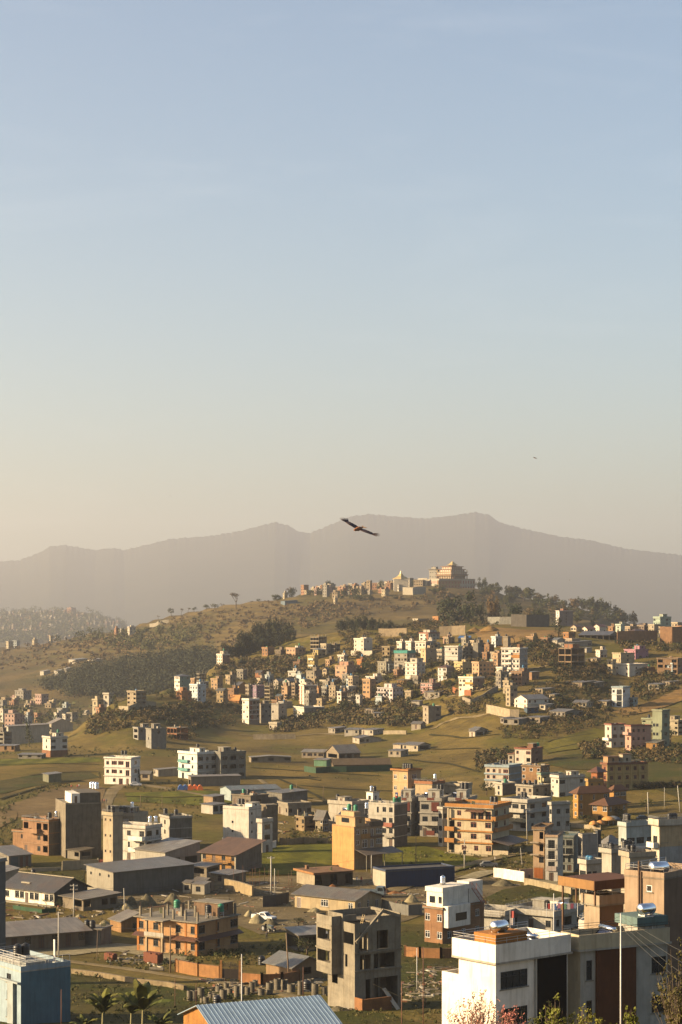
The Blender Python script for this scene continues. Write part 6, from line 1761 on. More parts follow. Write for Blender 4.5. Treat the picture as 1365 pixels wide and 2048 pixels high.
FC = [('white',(.74,.68,.6)),('cream',(.66,.55,.4)),('peach',(.64,.43,.27)),('grey',(.42,.39,.34)),('brick',(.44,.25,.14)),('tan',(.5,.4,.27)),('pale blue',(.52,.6,.66))]
for i,(k,x,yb,w_,hh,near_) in enumerate((('I',30,600,50,50,'the dark concrete frame house'),('I',110,655,60,60,'the pale blue tall house'),('I',330,600,60,55,'the orange-brown barn'),('I',420,560,60,60,'the bare pole'),('I',575,610,50,50,'the terracotta house'),('I',640,600,50,55,'the slate-roofed pair'),('I',700,785,60,45,'the grey concrete annex'),('I',780,720,60,70,'the striped tall house'),
  ('I',930,640,60,60,'the striped tall house'),('I',1000,615,60,50,'the stone-coloured house'),('I',1110,660,60,60,'the blue-tank house'),('I',1160,720,60,70,'the slim white house'),('I',1300,640,60,60,'the lilac-grey house'),('I',870,470,55,50,'the yellow balconied house'),('I',1130,455,55,50,'the gabled cottage'),('I',1230,420,60,40,'the salmon house'),('I',1060,780,55,40,'the long grey wall'),
  ('J',60,600,60,60,'the salmon house'),('J',110,650,60,70,'the dark frame house'),('J',400,520,60,60,'the grey-green house'),('J',470,545,55,50,'the turquoise-topped house'),('J',700,330,60,60,'the taupe-walled house'),('J',740,300,50,50,'the yellow gabled house'),('J',880,275,60,40,'the pink flat house'),('J',1020,285,60,50,'the blue-roofed shed'),('J',1090,300,60,45,'the dark cement tower'),('J',1260,300,60,60,'the tan brick tower'),
  ('J',1180,425,50,60,'the brown wooden house'),('J',1270,470,60,70,'the turquoise balcony house'),('J',1300,560,60,60,'the white high-rise'),('J',830,540,50,50,'the mural house'),('J',620,600,50,45,'the pink house'),('J',560,720,50,36,'the lilac white house'),('J',330,760,60,50,'the lilac white house'),
  ('K',350,340,60,45,'the tall cypress'),('K',240,330,60,50,'the dark conifer'),('K',760,430,60,40,'the cream hut'),('K',1130,240,60,50,'the ridge mint building'),('K',20,660,70,70,'the tan four-storey house'),('K',60,700,50,60,'the barn'),('K',1290,560,60,60,'the raw brick house'),('K',1120,560,60,50,'the white house and brown tree'))):
 cn,c = FC[(i * 5 + 2) % 7]
 n_ = max(1,round(hh / 18))
 r_ = rng.uniform(.35,.65)
 w_ *= 1.4; hh *= .85; n_ = max(1,round(hh / 17))
 vh(k,x - w_ / 2,x - w_ / 2 + w_ * r_,x + w_ / 2,yb - hh,yb,n_,c,f'small {cn} house wedged in beside {near_}',kind='brick' if cn == 'brick' else 'plaster',rcol=sc(c,.75) if i % 2 else c)
# ridge, right
RG = 'houses along the right ridge'
for a in ((530,572,612,200,236,1,(.72,.62,.5),'white house with red roof, leftmost of the red-roofed row',dict(roof='gablev',rcolr=(.36,.13,.07))),
  (612,655,715,215,242,1,(.76,.68,.58),'white gabled house with red roof, middle of the row',dict(roof='gablev',rcolr=(.36,.13,.07))),
  (700,745,796,205,240,2,(.72,.66,.58),'white house with steep red roof, rightmost of red-roofed row',dict(roof='gablev',rcolr=(.38,.14,.08))),
  (475,515,566,252,298,2,(.58,.28,.11),'orange brick house at the red-roofed row',dict(kind='brick')),
  (590,820,892,262,302,1,(.22,.20,.17),'long open steel shed on the ridge',dict(nm='open_shed',cat='shed',roof='gable',rise=2.2,rcolr=(.2,.2,.2),L='OOOOO',R='OO')),
  (866,905,936,200,258,3,(.52,.60,.54),'pale green house on the right ridge',{}),
  (812,845,868,205,250,2,(.58,.33,.18),'orange-brown house left of the pale green house',{}),
  (930,1010,1132,255,290,2,(.52,.40,.27),'wide cream house with broad brown hip roof',dict(roof='hip',rcolr=(.2,.11,.07),rise=2.2)),
  (935,975,1040,205,240,1,(.56,.46,.36),'small flat-roofed house above the brown hip roof',{}),
  (1020,1065,1112,185,225,2,(.44,.36,.28),'brown pagoda-like house on the ridge skyline',dict(roof='hip',rcolr=(.22,.17,.13))),
  (1150,1200,1282,135,195,3,(.50,.64,.58),'mint green building highest on the right ridge',dict(heads=[(.4,.9,.3,.7,2.4,(.55,.66,.6))])),
  (1112,1155,1200,190,245,2,(.62,.55,.44),'cream house below the mint building',{}),
  (1190,1235,1300,205,250,2,(.58,.50,.40),'second cream house below the mint building',{}),
  (1285,1330,1400,175,245,3,(.60,.50,.38),'tan house at the right end of the ridge',{}),
  (1320,1360,1420,205,250,2,(.56,.32,.2),'brick house at the right picture edge on ridge',{}),
  (1040,1080,1115,195,240,2,(.38,.30,.24),'dark brown house squeezed in the ridge row',{}),
  (1185,1300,1400,258,280,1,(.32,.28,.24),'long grey-roofed shed above the brick wall',dict(nm='shed',cat='shed',roof='shed',rise=1,rcolr=(.32,.31,.3))),
  (385,430,490,300,345,2,(.55,.52,.47),'white low house with blue-grey roof left on the ridge',dict(roof='gable',rcolr=(.33,.37,.42),rise=1.2)),
  (490,540,600,300,335,1,(.62,.5,.4),'small cream house right of the blue-grey roof',{}),
  (420,446,548,85,198,5,(.66,.62,.62),'lilac-grey tower block with a strip of windows',dict(rcol=(.34,.30,.31),L='w/w/w/w/w',R='.V./.V./.V./.V./...',D=1330,heads=[(.1,.9,.3,.6,1.6,(.4,.2,.15))]))):
 vh('K',*a[:6],a[6],a[7],group=RG,**{'d0': 1120,'tanks': [],**a[8]})
wall_run('brick_wall','long orange brick wall under the ridge houses, left run','K',[(878,325),(1000,322),(1176,318)],7.0,(.48,.27,.14),'brick',.5,d0=1050)
wall_run('brick_wall','long orange brick wall at the right edge under the shed','K',[(1200,322),(1290,326),(1400,318)],9.5,(.46,.26,.14),'brick',.5,d0=1050)
wall_run('fence_wall','long dark grey sheet wall behind the earth cut','K',[(85,198),(200,202),(370,196)],8.0,(.22,.20,.18),'concrete',.3,d0=1150)
wall_run('fence_wall','pale grey sheet wall left of the dark one','K',[(-90,182),(0,182),(88,182)],5.0,(.46,.46,.43),'concrete',.3,d0=1150)
wall_run('retaining_wall','stone terrace wall along the ridge, left part','J',[(313,210),(420,212),(540,208)],5.0,(.34,.27,.18),'concrete',.5,d0=1150)
wall_run('retaining_wall','stone terrace wall along the ridge, right part','J',[(800,212),(900,204),(1010,200)],6.0,(.36,.29,.2),'concrete',.5,d0=1150)
wall_run('retaining_wall','low tan wall on the terraces left of centre','I',[(510,1040),(680,1040),(850,1036)],2.5,(.48,.41,.3),'concrete',.5,d0=700)
wall_run('retaining_wall','low tan wall on the terraces right of centre','W',[(755,76),(875,76)],1.8,(.48,.41,.3),'concrete',.5,d0=700)
vh('M',968,1000,1048,375,398,1,(.55,.27,.1),'small orange shed house under the big ridge trees',d0=1150,tanks=[],heads=[],hs=4)
vh('M',850,880,945,418,442,1,(.60,.54,.44),'low cream huts left of the big ridge trees',d0=1150,tanks=[],heads=[],hs=3)
vh('M',1066,1090,1140,415,434,1,(.42,.42,.38),'low grey hut right under the big ridge trees',d0=1150,tanks=[],heads=[],hs=3.5)

# ------------------------------------------------------------------ valley town on the left, far hilltop village, far city
_fm = {}
FNAMED,FUSED = {},set()

def far_house(k,x,yb,wpx,hpx,col,label,group,fn=zn,d0=900,d1=1700,ratio=None,name='house',rcol=None):
 """small distant house: walls with recessed window openings, roof slab, stair room"""
 rng = random.Random(int(x * 17 + yb * 5))
 X,Y = px(k,x,yb)
 D,z0 = ground(X,Y,fn,d0,d1)
 s = CROP[k][2]
 W,Hh = wpx / s * D / F,hpx / s * D / F
 W = max(W,3.0)
 n = max(1,round(Hh / 3.1))
 ci = tuple(round(c,2) for c in col)
 var = rng.randrange(3)
 key = (ci,n,var,round(W))
 if key not in _fm:
  b = MB()
  L1,L2 = round(W) * .78,round(W) * .8
  S = 3.1
  for (o,du,WW) in (((-L1 / 2,-L2 / 2,-5),(1,0),L1),((L1 / 2,-L2 / 2,-5),(0,1),L2)):
   nb = max(1,int(WW / 2.6))
   ops = [((j + .5) * WW / nb - .6,(j + .5) * WW / nb + .6,5 + i * S + .9,5 + i * S + 2.3) for i in range(n) for j in range(nb) if (i * 3 + j * 7 + var) % 5 != 0 or du[1] == 0]
   face_cells(b,o,du,WW,n * S + 5,ops,.25,0)
   for q in ops:
    nx,ny = du[1],-du[0]
    P = lambda u,z: (o[0] + du[0] * u - nx * .2,o[1] + du[1] * u - ny * .2,o[2] + z)
    b.poly([P(q[0],q[2]),P(q[1],q[2]),P(q[1],q[3]),P(q[0],q[3])],1)
  t = n * S
  b.poly([(L1 / 2,L2 / 2,-5),(-L1 / 2,L2 / 2,-5),(-L1 / 2,L2 / 2,t),(L1 / 2,L2 / 2,t)])
  b.poly([(-L1 / 2,L2 / 2,-5),(-L1 / 2,-L2 / 2,-5),(-L1 / 2,-L2 / 2,t),(-L1 / 2,L2 / 2,t)])
  wmesh = b.mesh('wall',[wall_mat(ci),M_glass])
  b = MB()
  b.box(-L1 / 2 - .4,L1 / 2 + .4,-L2 / 2 - .4,L2 / 2 + .4,t - .01,t + .2)
  if var != 1:
   b.box(-L1 / 2 + .2,-L1 / 2 + .2 + L1 * .45,-L2 * .1,L2 * .4,t + .2,t + 2.4,1)
  if var != 2:
   b.box(-L1 / 2 - .3,L1 / 2 + .3,-L2 / 2 - .3,-L2 / 2 - .1,t + .2,t + 1.0,1)
   b.box(L1 / 2 + .1,L1 / 2 + .3,-L2 / 2 - .1,L2 / 2,t + .2,t + 1.0,1)
  _fm[key] = (wmesh,b.mesh('roof',[wall_mat((.38,.34,.29),kind='concrete'),wall_mat(ci)]))
 e = empty(name,((X - CX) * D / F,D,z0),-math.radians(rng.uniform(20,65)))
 if label.startswith('~'):               # a filler: told apart by its colour and the named house it stands nearest to
  for q_ in sorted(FNAMED.get(group,[]),key=lambda q: (q.location - e.location).length):
   lb_ = label[1:] + ' near the ' + q_['label']
   if lb_ not in FUSED and len(lb_.replace('-',' ').split()) < 15: break
  label = lb_; FUSED.add(lb_)
 else:
  FNAMED.setdefault(group,[]).append(e)
 tag(e,label,'house',group)
 link('wall',_fm[key][0],e)
 link('roof',_fm[key][1],e)
 return e

PAL = {'white': (.72,.67,.60),'cream': (.62,.54,.40),'grey': (.42,.40,.37),'brick-red': (.45,.25,.16),'tan': (.50,.40,.28),'pink': (.60,.42,.38),'pale blue': (.48,.55,.60)}
TOWN = 'hazy houses of the left valley town'
for x,yb,w_,hh,c,lb in ((32,690,52,85,'white','white house at the left edge of the hazy valley town'),(160,752,100,92,'grey','broad grey house in the valley town'),(288,782,78,108,'pink','tall pink-brick house in the valley town'),
       (418,742,62,60,'cream','cream house with lit front in the valley town'),(95,902,110,100,'pink','big pale pink house behind the long white warehouse'),(430,832,70,64,'grey','grey house right in the valley town'),
       (515,762,60,46,'brick-red','low red-brown house in the valley town'),(638,742,86,28,'white','long low white house in the valley town'),(742,757,64,66,'white','white house half behind the tall tree by knoll'),
       (692,820,66,48,'brick-red','brick frame house at the knoll foot'),(98,782,60,54,'brick-red','small brick house in front of broad grey house'),(210,860,70,50,'tan','tan house above the long warehouse roof'),
       (20,800,50,70,'grey','shaded grey house at left edge of town'),(600,835,70,22,'white','low white roofs beside the knoll foot')):
 far_house('L',x,yb,w_,hh,PAL[c],lb,TOWN,zn if yb > 700 else zn,950,1880)
rng = random.Random(5)
for i in range(34):
 x,yb = rng.uniform(0,700),rng.uniform(690,900)
 if x > 480 and yb > 790: continue
 c = rng.choice(list(PAL))
 far_house('L',x,yb,rng.uniform(40,70),rng.uniform(28,62),PAL[c],f'~small {c} house',TOWN,zn,1050,1880)
FARC = 'houses of the hazy far-left hill town'
for x,yb,w_,hh,c,lb in ((652,758,74,52,'brick-red','wide brick block on top of the far-left hill'),(1062,968,40,66,'brick-red','orange tower house on the saddle, left of the white house'),(1110,965,52,58,'grey','grey house between the orange tower and the white house'),(1200,965,78,70,'white','bright white house on the saddle left of terraced hill'),
       (470,985,34,62,'cream','slim cream house in trees of far-left hill'),(320,980,50,54,'cream','square cream house on lower far-left hill'),(90,1080,60,70,'cream','cream house cluster corner at far-left edge'),(150,1030,56,60,'pale blue','pale blue house on the lower far-left hill')):
 far_house('V',x,yb,w_,hh,PAL[c],lb,FARC,zh if yb > 950 else zf,1700 if yb > 950 else 4700,2900 if yb > 950 else 7400)
fm_ = MB()
FCOL = list(PAL)
for i in range(230):
 x = rng.uniform(-20,1080)
 ytop = np.interp(x,[0,250,540,700,900,1080],[760,745,745,765,800,850])
 yb = ytop + (rng.random() ** 1.3) * (1090 - ytop) * (1 if x < 420 else .75)
 if x > 700 and yb > 930: continue
 X,Y = px('V',x,yb)
 D,z = ground(X,Y,zf,4700,7400)
 if D > 7050 or yb > 1040: continue
 q = (1 + (yb - 760) / 500) * D / F / 4.55
 W,Hh,L = rng.uniform(24,38) * q * .7,rng.uniform(14,28) * q,rng.uniform(.8,1.4)
 th = math.radians(rng.uniform(20,65)); c,s_ = math.cos(th),math.sin(th)
 x0 = (X - CX) * D / F
 m_ = rng.choices(range(7),[4,4,3,4,4,3,1])[0]
 def lb(u,v,z_): return (x0 + c * u + s_ * v,D - s_ * u + c * v,z + z_)
 def bx(u0,u1,v0,v1,z0,z1,m):
  P8 = [lb(u,v,zz) for zz in (z0,z1) for u,v in ((u0,v0),(u1,v0),(u1,v1),(u0,v1))]
  for f in ((0,1,5,4),(1,2,6,5),(2,3,7,6),(3,0,4,7),(4,5,6,7)): fm_.poly([P8[k_] for k_ in f],m)
 bx(0,W,0,W * L,-16,Hh,m_)
 bx(.2 * W,.7 * W,.3 * W,.8 * W * L,Hh,Hh + 2.4,m_)
 bx(-.4,W + .4,-.4,W * L + .4,Hh + .01,Hh + .35,7)
 n_ = max(1,int(Hh / 3.2))
 for st in range(n_):
  for j in range(max(1,int(W / 3))):
   u = (j + .5) * W / max(1,int(W / 3))
   bx(u - .7,u + .7,-.12,-.01,st * Hh / n_ + .9,st * Hh / n_ + 2.2,8)
  bx(W + .01,W + .12,W * L * .35,W * L * .6,st * Hh / n_ + .9,st * Hh / n_ + 2.2,8)
tag(fm_.build('far_houses',[wall_mat(sc(PAL[c],.68)) for c in FCOL] + [M_slab,M_glass]),kind='stuff')
TV = 'houses of the hilltop temple village'
for x,yb,w_,hh,c,lb in ((92,287,28,25,'cream','small lit cream house alone left of hilltop village'),(208,250,40,45,'brick-red','brick house at left end of hilltop village'),(335,275,38,60,'grey','tall pale grey house in hilltop village'),(392,285,44,40,'tan','tan house right of tall pale grey house in hilltop village'),
       (685,275,40,40,'cream','yellow lit house below the white monastery terraces'),(590,235,30,55,'tan','tall tan tower house on hilltop village skyline'),(728,190,42,36,'tan','tan house with flat roof left of golden shrine'),(770,240,60,34,'white','white stepped temple hall below the golden shrine'),
       (820,195,60,40,'white','white temple annex right of the golden shrine'),(890,180,70,36,'tan','ochre monks house left of grey annex'),(390,320,24,28,'cream','tiny pink-cream hut on slope under hilltop village')):
 far_house('M',x,yb,w_,hh,PAL[c],lb,TV,zh,1750,2500)
for i in range(62):
 x = rng.uniform(185,720)
 yt_ = np.interp(x,[185,240,600,720],[225,212,205,190])
 yb = yt_ + rng.uniform(8,62)
 c = rng.choices(list(PAL),[2,3,3,5,5,2,0])[0]
 far_house('M',x,yb,rng.uniform(22,40),rng.uniform(18,36),PAL[c],f'~small {c} house',TV,zh,1900,2450)
for i,(x0,x1,x2,yt,yb,lb) in enumerate(((65,90,165,312,330,'long shed with blue roof under the hilltop village'),)):
 sh('M',x0,x1,x2,yt,yb,(.18,.25,.33),lb,fn=zh,d0=1800,d1=2500,hs=5,rise=1.0,roof='shed',rcolr=(.06,.16,.30),L='',R='',rcol=(.10,.20,.32))
for a in ((470,515,600,468,'low blue-roofed shed by the hazy forest road'),(600,640,700,470,'long white-roofed shed by the hazy forest road'),(275,300,345,548,'low grey shed on slope left of forest'),(370,400,440,545,'small white shed left of forest'),(435,455,490,530,'bright white hut left of the forest')):
 sh('L',a[0],a[1],a[2],a[3] - 12,a[3],(.55,.52,.47),a[4],fn=zh,d0=1500,d1=2900,hs=4,rise=1.2,roof='shed',rcolr=(.45,.48,.5) if 'blue' in a[4] else (.6,.56,.48),L='',R='')
wall_run('retaining_wall','white stone wall on the hill crest left of bare trees','Y',[(0,425),(60,408),(130,396)],4,(.5,.46,.38),'concrete',.8,fn=zh,d0=1800)

# ------------------------------------------------------------------ monastery on the hill top
MW,MO,MR = (.90,.82,.70),(.52,.36,.22),(.34,.19,.12)
GOLD = plain('gilded_roof',(.50,.36,.14),.45,.3)

def tier(e,u0,u1,v0,v1,z0,z1,c,nm,eave=0.0,ec=MR,wins=0,L=1,face_only=False):
 b = MB(); b.box(u0,u1,v0,v1,z0,z1)
 o = b.build(nm,wall_mat(c),e)
 if eave:
  MB().box(u0 - eave,u1 + eave,v0 - eave,v1 + eave,z1 + .004,z1 + .62).build('cornice',wall_mat(ec),o)
 if wins:
  w_ = MB()
  for r in range(wins):
   za = z0 + (z1 - z0) * (r + .28) / wins; zb_ = z0 + (z1 - z0) * (r + .78) / wins
   k = int((u1 - u0) / 3.2)
   for i in range(k):
    x = u0 + (u1 - u0) * (i + .5) / k
    q = MB().box(x - .6,x + .6,v0 - .12,v0 - .004,za,zb_).build('window',M_frame['red'],o)
   k = int((v1 - v0) / 3.2)
   for i in range(k):
    y = v0 + (v1 - v0) * (i + .5) / k
    MB().box(u1 + .004,u1 + .12,y - .6,y + .6,za,zb_).build('window',M_frame['red'],o)
 return o

hm = frame('T',300,535,805,498,None,None,50,fn=zh,d0=1900,d1=2440)
D_ = hm.D; k_ = D_ / F / 8.53
zb0 = CZ + (HY - (1100 + 498 / 8.53)) * D_ / F
e = empty('monastery',wpt(hm,0,0,zb0),-hm.th)
tag(e,'grand tiered monastery with pagoda roof crowning the hill','monastery',None)
a,b_ = hm.L1,hm.L2
tier(e,1.5,a - 1.5,1.5,b_ - 1.5,-1,62 * k_,(.86,.76,.60),'colonnade_wall')
for i in range(9):
 for (x,y) in ((a * i / 8,0),(a,b_ * i / 8)):
  MB().box(x - .4,x + .4,y - .4,y + .4,-1,62 * k_).build('column',wall_mat(MR),e)
tier(e,-.8,a + .8,-.8,b_ + .8,62 * k_,78 * k_,MO,'frieze',.8)
tier(e,0,a,0,b_,82 * k_,122 * k_,(.86,.76,.60),'first_storey',.9,MO,1)
tier(e,a * .08,a * .92,b_ * .08,b_ * .92,126 * k_,168 * k_,MW,'second_storey',1.2,MR,1)
tier(e,a * .16,a * .84,b_ * .16,b_ * .84,172 * k_,216 * k_,(.86,.74,.58),'third_storey',1.3,(.36,.20,.12),1)
tier(e,a * .38,a * .64,b_ * .38,b_ * .64,220 * k_,244 * k_,MW,'lantern',0,MR,1)
rf = MB()
cu,cv = a * .51,b_ * .51
prof = [(a * .235,243 * k_),(a * .15,258 * k_),(a * .085,280 * k_),(a * .03,306 * k_)]
prev = None
for r,z in prof:
 ring = [(cu - r,cv - r,z),(cu + r,cv - r,z),(cu + r,cv + r,z),(cu - r,cv + r,z)]
 if prev:
  for i in range(4): rf.poly([prev[i],prev[(i + 1) % 4],ring[(i + 1) % 4],ring[i]])
 prev = ring
rf.poly(prev); rf.poly([(cu - a * .235,cv + a * .235,242 * k_),(cu + a * .235,cv + a * .235,242 * k_),(cu + a * .235,cv - a * .235,242 * k_),(cu - a * .235,cv - a * .235,242 * k_)])
ro = rf.build('pagoda_roof',GOLD,e)
MB().lathe((cu,cv,0),[(.5,300 * k_),(.9,306 * k_),(.3,314 * k_),(.08,326 * k_)],8).build('finial',GOLD,ro)
for x,y in ((0,0),(a,0),(a,b_),(0,b_)):
 MB().lathe((x,y,126 * k_),[(.5,0),(.5,2.0),(.15,3.0)],8).build('corner_banner',GOLD,e)
hp = frame('T',105,330,940,640,None,None,66,fn=zh,d0=1900,d1=2420)
e = empty('monastery_podium',wpt(hp,0,0,hp.z0),-hp.th)
tag(e,'long white podium building with window rows under the monastery','building')
pz = zb0 - hp.z0 - .6
tier(e,0,hp.L1,0,hp.L2,-4,pz,(.66,.62,.55),'wall',.4,(.6,.55,.47),2)
hp2 = frame('T',300,318,690,655,None,None,74,fn=zh,d0=1850,d1=2400)
e = empty('monks_house',wpt(hp2,0,0,hp2.z0),-hp2.th)
tag(e,'tan galleried monks building in front of the white podium','building')
tier(e,0,hp2.L1,0,hp2.L2,-4,120 * k_,(.50,.38,.23),'wall',.5,(.36,.22,.13),3)
house('monastery_annex','grey-white four-storey annex left of the monastery','building','T',160,285,352,332,505,4,(.55,.53,.49),'www/www/www/www','ww/ww/ww/ww',fn=zh,D=2330,par=.5,slabp=1.4,rcolr=(.25,.2,.17),heads=[(.2,.8,.2,.8,3.0,(.6,.56,.5),'')])
wall_run('terrace_wall','white terrace wall left of the monastery podium','M',[(790,265),(850,268),(925,262)],8.0,(.62,.57,.48),'plaster',.6,fn=zh,d0=1850)
wall_run('terrace_wall','long white wall descending from the monastery','M',[(880,205),(910,206),(935,208)],9.0,(.66,.62,.54),'plaster',.6,fn=zh,d0=1850)
e = empty('shrine',at(*px('M',778,172),2230))
tag(e,'golden-roofed shrine left of the monastery','shrine')
MB().box(-8,8,-8,8,-14,0).build('wall',wall_mat(MW),e)
MB().lathe((0,0,0),[(10,-.2),(9,.6),(4,3),(1.2,6),(.4,9)],4).build('roof',GOLD,e)
# ------------------------------------------------------------------ trees and shrubs
def leaf_mat(name,c,var=0.45):
 c = tuple(x * 0.72 for x in c)
 m,t,p = node_mat(name)
 g = N(t,'ShaderNodeNewGeometry')
 oi = N(t,'ShaderNodeObjectInfo')
 a = noise_fac(t,g.outputs['Position'],0.9,4,0.7)
 col = ramp(t,a,[(0.3,sc(c,1 - var)),(0.55,c),(0.75,(min(.9,c[0] * (1 + var * 1.1)),c[1] * (1 + var),c[2]))])
 r = ramp(t,oi.outputs['Random'],[(0,(.72,.80,.8)),(1,(1.3,1.12,1.0))])
 t.links.new(mix(t,1.0,col,r,'MULTIPLY'),p.inputs['Base Color'])
 p.inputs['Roughness'].default_value = 0.75
 p.inputs['Specular IOR Level'].default_value = 0.15
 return m

L_dark = leaf_mat('dark_leaves',(0.032,0.040,0.014))
L_mid = leaf_mat('green_leaves',(0.060,0.068,0.020))
L_brown = leaf_mat('brown_leaves',(0.115,0.082,0.034))
L_pine = leaf_mat('pine_needles',(0.026,0.034,0.016))
L_wood = leaf_mat('dark_wood_leaves',(0.020,0.024,0.010))
L_bright = leaf_mat('bright_leaves',(0.20,0.20,0.03))
M_bark = plain('bark',(0.10,0.07,0.045),0.9)

def leaf_quads(b,c,rad,n,size,rng,squash=0.8,m=0,hollow=.55):
 for _ in range(n):
  d = Vector((rng.gauss(0,1),rng.gauss(0,1),rng.gauss(0,1))).normalized()
  r = rad * (hollow + (1.05 - hollow) * rng.random() ** .6)
  p = Vector(c) + Vector((d.x * r,d.y * r,d.z * r * squash))
  nrm = (d + Vector((rng.uniform(-.35,.35),rng.uniform(-.35,.35),rng.uniform(-.2,.5)))).normalized()
  u = nrm.orthogonal().normalized()
  u.rotate(Matrix.Rotation(rng.uniform(0,6.28),3,nrm))
  v = nrm.cross(u)
  s = size * rng.uniform(.6,1.3)
  b.poly([p - u * s,p - v * s * .6,p + u * s,p + v * s * .6],m)

_crown = {}

def crown_mesh(kind,var,fine):
 """unit-height tree (trunk base at 0, top near 1): returns crown and trunk meshes"""
 key = (kind,var,fine)
 if key in _crown: return _crown[key]
 rng = random.Random(hash(kind) % 1 + var * 31 + len(kind) * 7)
 b,t = MB(),MB()
 q = {0: .55,1: 1,2: 2.6}[fine]
 ls = {0: 1.5,1: 1.0,2: .55}[fine]
 if kind == 'round':
  lumps = [((rng.uniform(-.26,.26),rng.uniform(-.26,.26),rng.uniform(.42,.82)),rng.uniform(.15,.24)) for _ in range(9)]
  for c,r in lumps: leaf_quads(b,c,r,int(34 * q),.045 * ls,rng)
  t.tube((0,0,0),(.02,0,.42),.035,.022,6)
  for c,r in lumps[:6]: t.tube((.01,0,.3),c,.016,.005,4)
 elif kind == 'dense':
  lumps = [((rng.uniform(-.3,.3),rng.uniform(-.3,.3),rng.uniform(.14,.84)),rng.uniform(.15,.23)) for _ in range(16)]
  lumps = [((c[0] * (1.15 - abs(c[2] - .45)),c[1] * (1.15 - abs(c[2] - .45)),c[2]),r) for c,r in lumps]
  for c,r in lumps: leaf_quads(b,c,r,int(64 * q),.044 * ls,rng,.9)
  t.tube((0,0,0),(.02,0,.5),.03,.02,6)
 elif kind == 'broad':
  lumps = [((rng.uniform(-.5,.5),rng.uniform(-.4,.4),rng.uniform(.5,.84)),rng.uniform(.13,.21)) for _ in range(15)]
  for c,r in lumps: leaf_quads(b,c,r,int(30 * q),.042 * ls,rng,.7)
  t.tube((0,0,0),(.02,0,.4),.05,.03,6)
  for c,r in lumps[:9]: t.tube((.01,0,.3),c,.02,.006,4)
 elif kind == 'tall':
  lumps = [((rng.uniform(-.09,.09),rng.uniform(-.09,.09),.25 + .68 * i / 8),rng.uniform(.10,.15) * (1.1 - .4 * i / 8)) for i in range(9)]
  for c,r in lumps: leaf_quads(b,c,r,int(30 * q),.036 * ls,rng,1.1)
  t.tube((0,0,0),(0,0,.8),.022,.008,6)
 elif kind == 'pine':
  for i in range(10):
   z = .22 + .74 * i / 10
   r = .20 * (1 - (i / 10.5)) + .03
   for k in range(int(5)):
    an = rng.uniform(0,6.28)
    leaf_quads(b,(math.cos(an) * r * .7,math.sin(an) * r * .7,z),r * .55,int(9 * q),.035 * ls,rng,.5)
  t.tube((0,0,0),(0,0,.95),.020,.004,6)
 elif kind == 'bare':
  def br(p,d,ln,r,lv):
   e_ = p + d * ln
   t.tube(p,e_,r,r * .6,5 if lv == 0 else 3,caps=False)
   if lv < 4:
    for _ in range(3):
     nd = (d + Vector((rng.uniform(-.8,.8),rng.uniform(-.8,.8),rng.uniform(-.2,.5)))).normalized()
     br(e_,nd,ln * rng.uniform(.55,.75),r * .58,lv + 1)
   if lv >= 3: leaf_quads(b,e_,.05,int(4 * q),.018 * ls,rng,1)
  br(Vector((0,0,0)),Vector((.03,0,1)),.34,.030,0)
 else:                                    # bush
  lumps = [((rng.uniform(-.45,.45),rng.uniform(-.45,.45),rng.uniform(.2,.6)),rng.uniform(.22,.36)) for _ in range(7)]
  for c,r in lumps: leaf_quads(b,c,r,int(26 * q),.09 * ls,rng)
  for c,r in lumps: t.tube((0,0,-.05),c,.02,.008,4)
 _crown[key] = (b,t)
 return b,t

_cm = {}
NTREE = 0

def tree(kind,k,x,yb,hpx,wpx,mat,label,group=None,fn=zn,d0=760,d1=1700,fine=1,hm=None,name=None,cat='tree'):
 """tree whose trunk foot is at photo point (x, yb), hpx tall and wpx wide there"""
 global NTREE
 NTREE += 1
 X,Y = px(k,x,yb)
 D,z = ground(X,Y,fn,d0,d1)
 s = CROP[k][2]
 Hh = hm or max(2.0,CZ + (HY - Y + hpx / s) * D / F - z)
 W = wpx / s * D / F
 var = NTREE % 3
 b,t = crown_mesh(kind,var,fine)
 key = (kind,var,fine,mat.name)
 if key not in _cm:
  _cm[key] = (b.mesh('crown',mat),t.mesh('trunk',M_bark,True))
 nat = {'round': .82,'broad': 1.28,'tall': .36,'pine': .46,'bare': .9,'bush': 1.4,'dense': .92}[kind]
 nm = name or {'pine': 'pine_tree','bush': 'bush','bare': 'bare_tree'}.get(kind,'tree')
 e = empty(nm,((X - CX) * D / F,D,z - .15),(NTREE * 2.4) % 6.28)
 sx = W / nat
 for m,q in zip(_cm[key],('crown','trunk')):
  o = link(q,m,e)
  o.scale = (sx,sx,Hh)
 tag(e,label,cat,group)
 return e

DW = 'trees of the dark wood on the hill shoulder'
for i,(x,yb,hh,ww) in enumerate(((275,340,75,60),(310,350,80,60),(345,345,70,50),(400,300,110,60),(430,290,125,70),(465,290,130,70),(505,280,150,75),(540,270,170,80),(580,260,170,80),(620,255,170,85),(660,255,172,80),(700,252,172,80),
         (740,255,160,80),(775,255,145,75),(810,250,110,60),(480,345,90,70),(525,350,100,70),(560,340,110,80),(430,365,90,70),(600,320,90,70),(520,300,120,80),(680,290,100,70),(725,290,90,60),(390,360,90,60),(640,300,110,80),(580,300,120,80),(460,330,100,70))):
 tree('dense','I',x,yb,hh * 1.12,ww * 1.55,[L_wood,L_wood,L_dark][i % 3],'tall dark tree of the dense wood on the hill shoulder',DW,fine=1)
RW = 'pines of the ridge wood'
for i in range(20):
 x = -20 + i * 23
 tree(['pine','dense','dense','dense'][i % 4],'J',x,158 + (i * 7) % 10,(115 - abs(i - 8) * 4 + (i * 13) % 20),54 if i % 4 else 44,[L_wood,L_dark][i % 2],'dark tree of the ridge wood behind the skeleton frame house',RW)
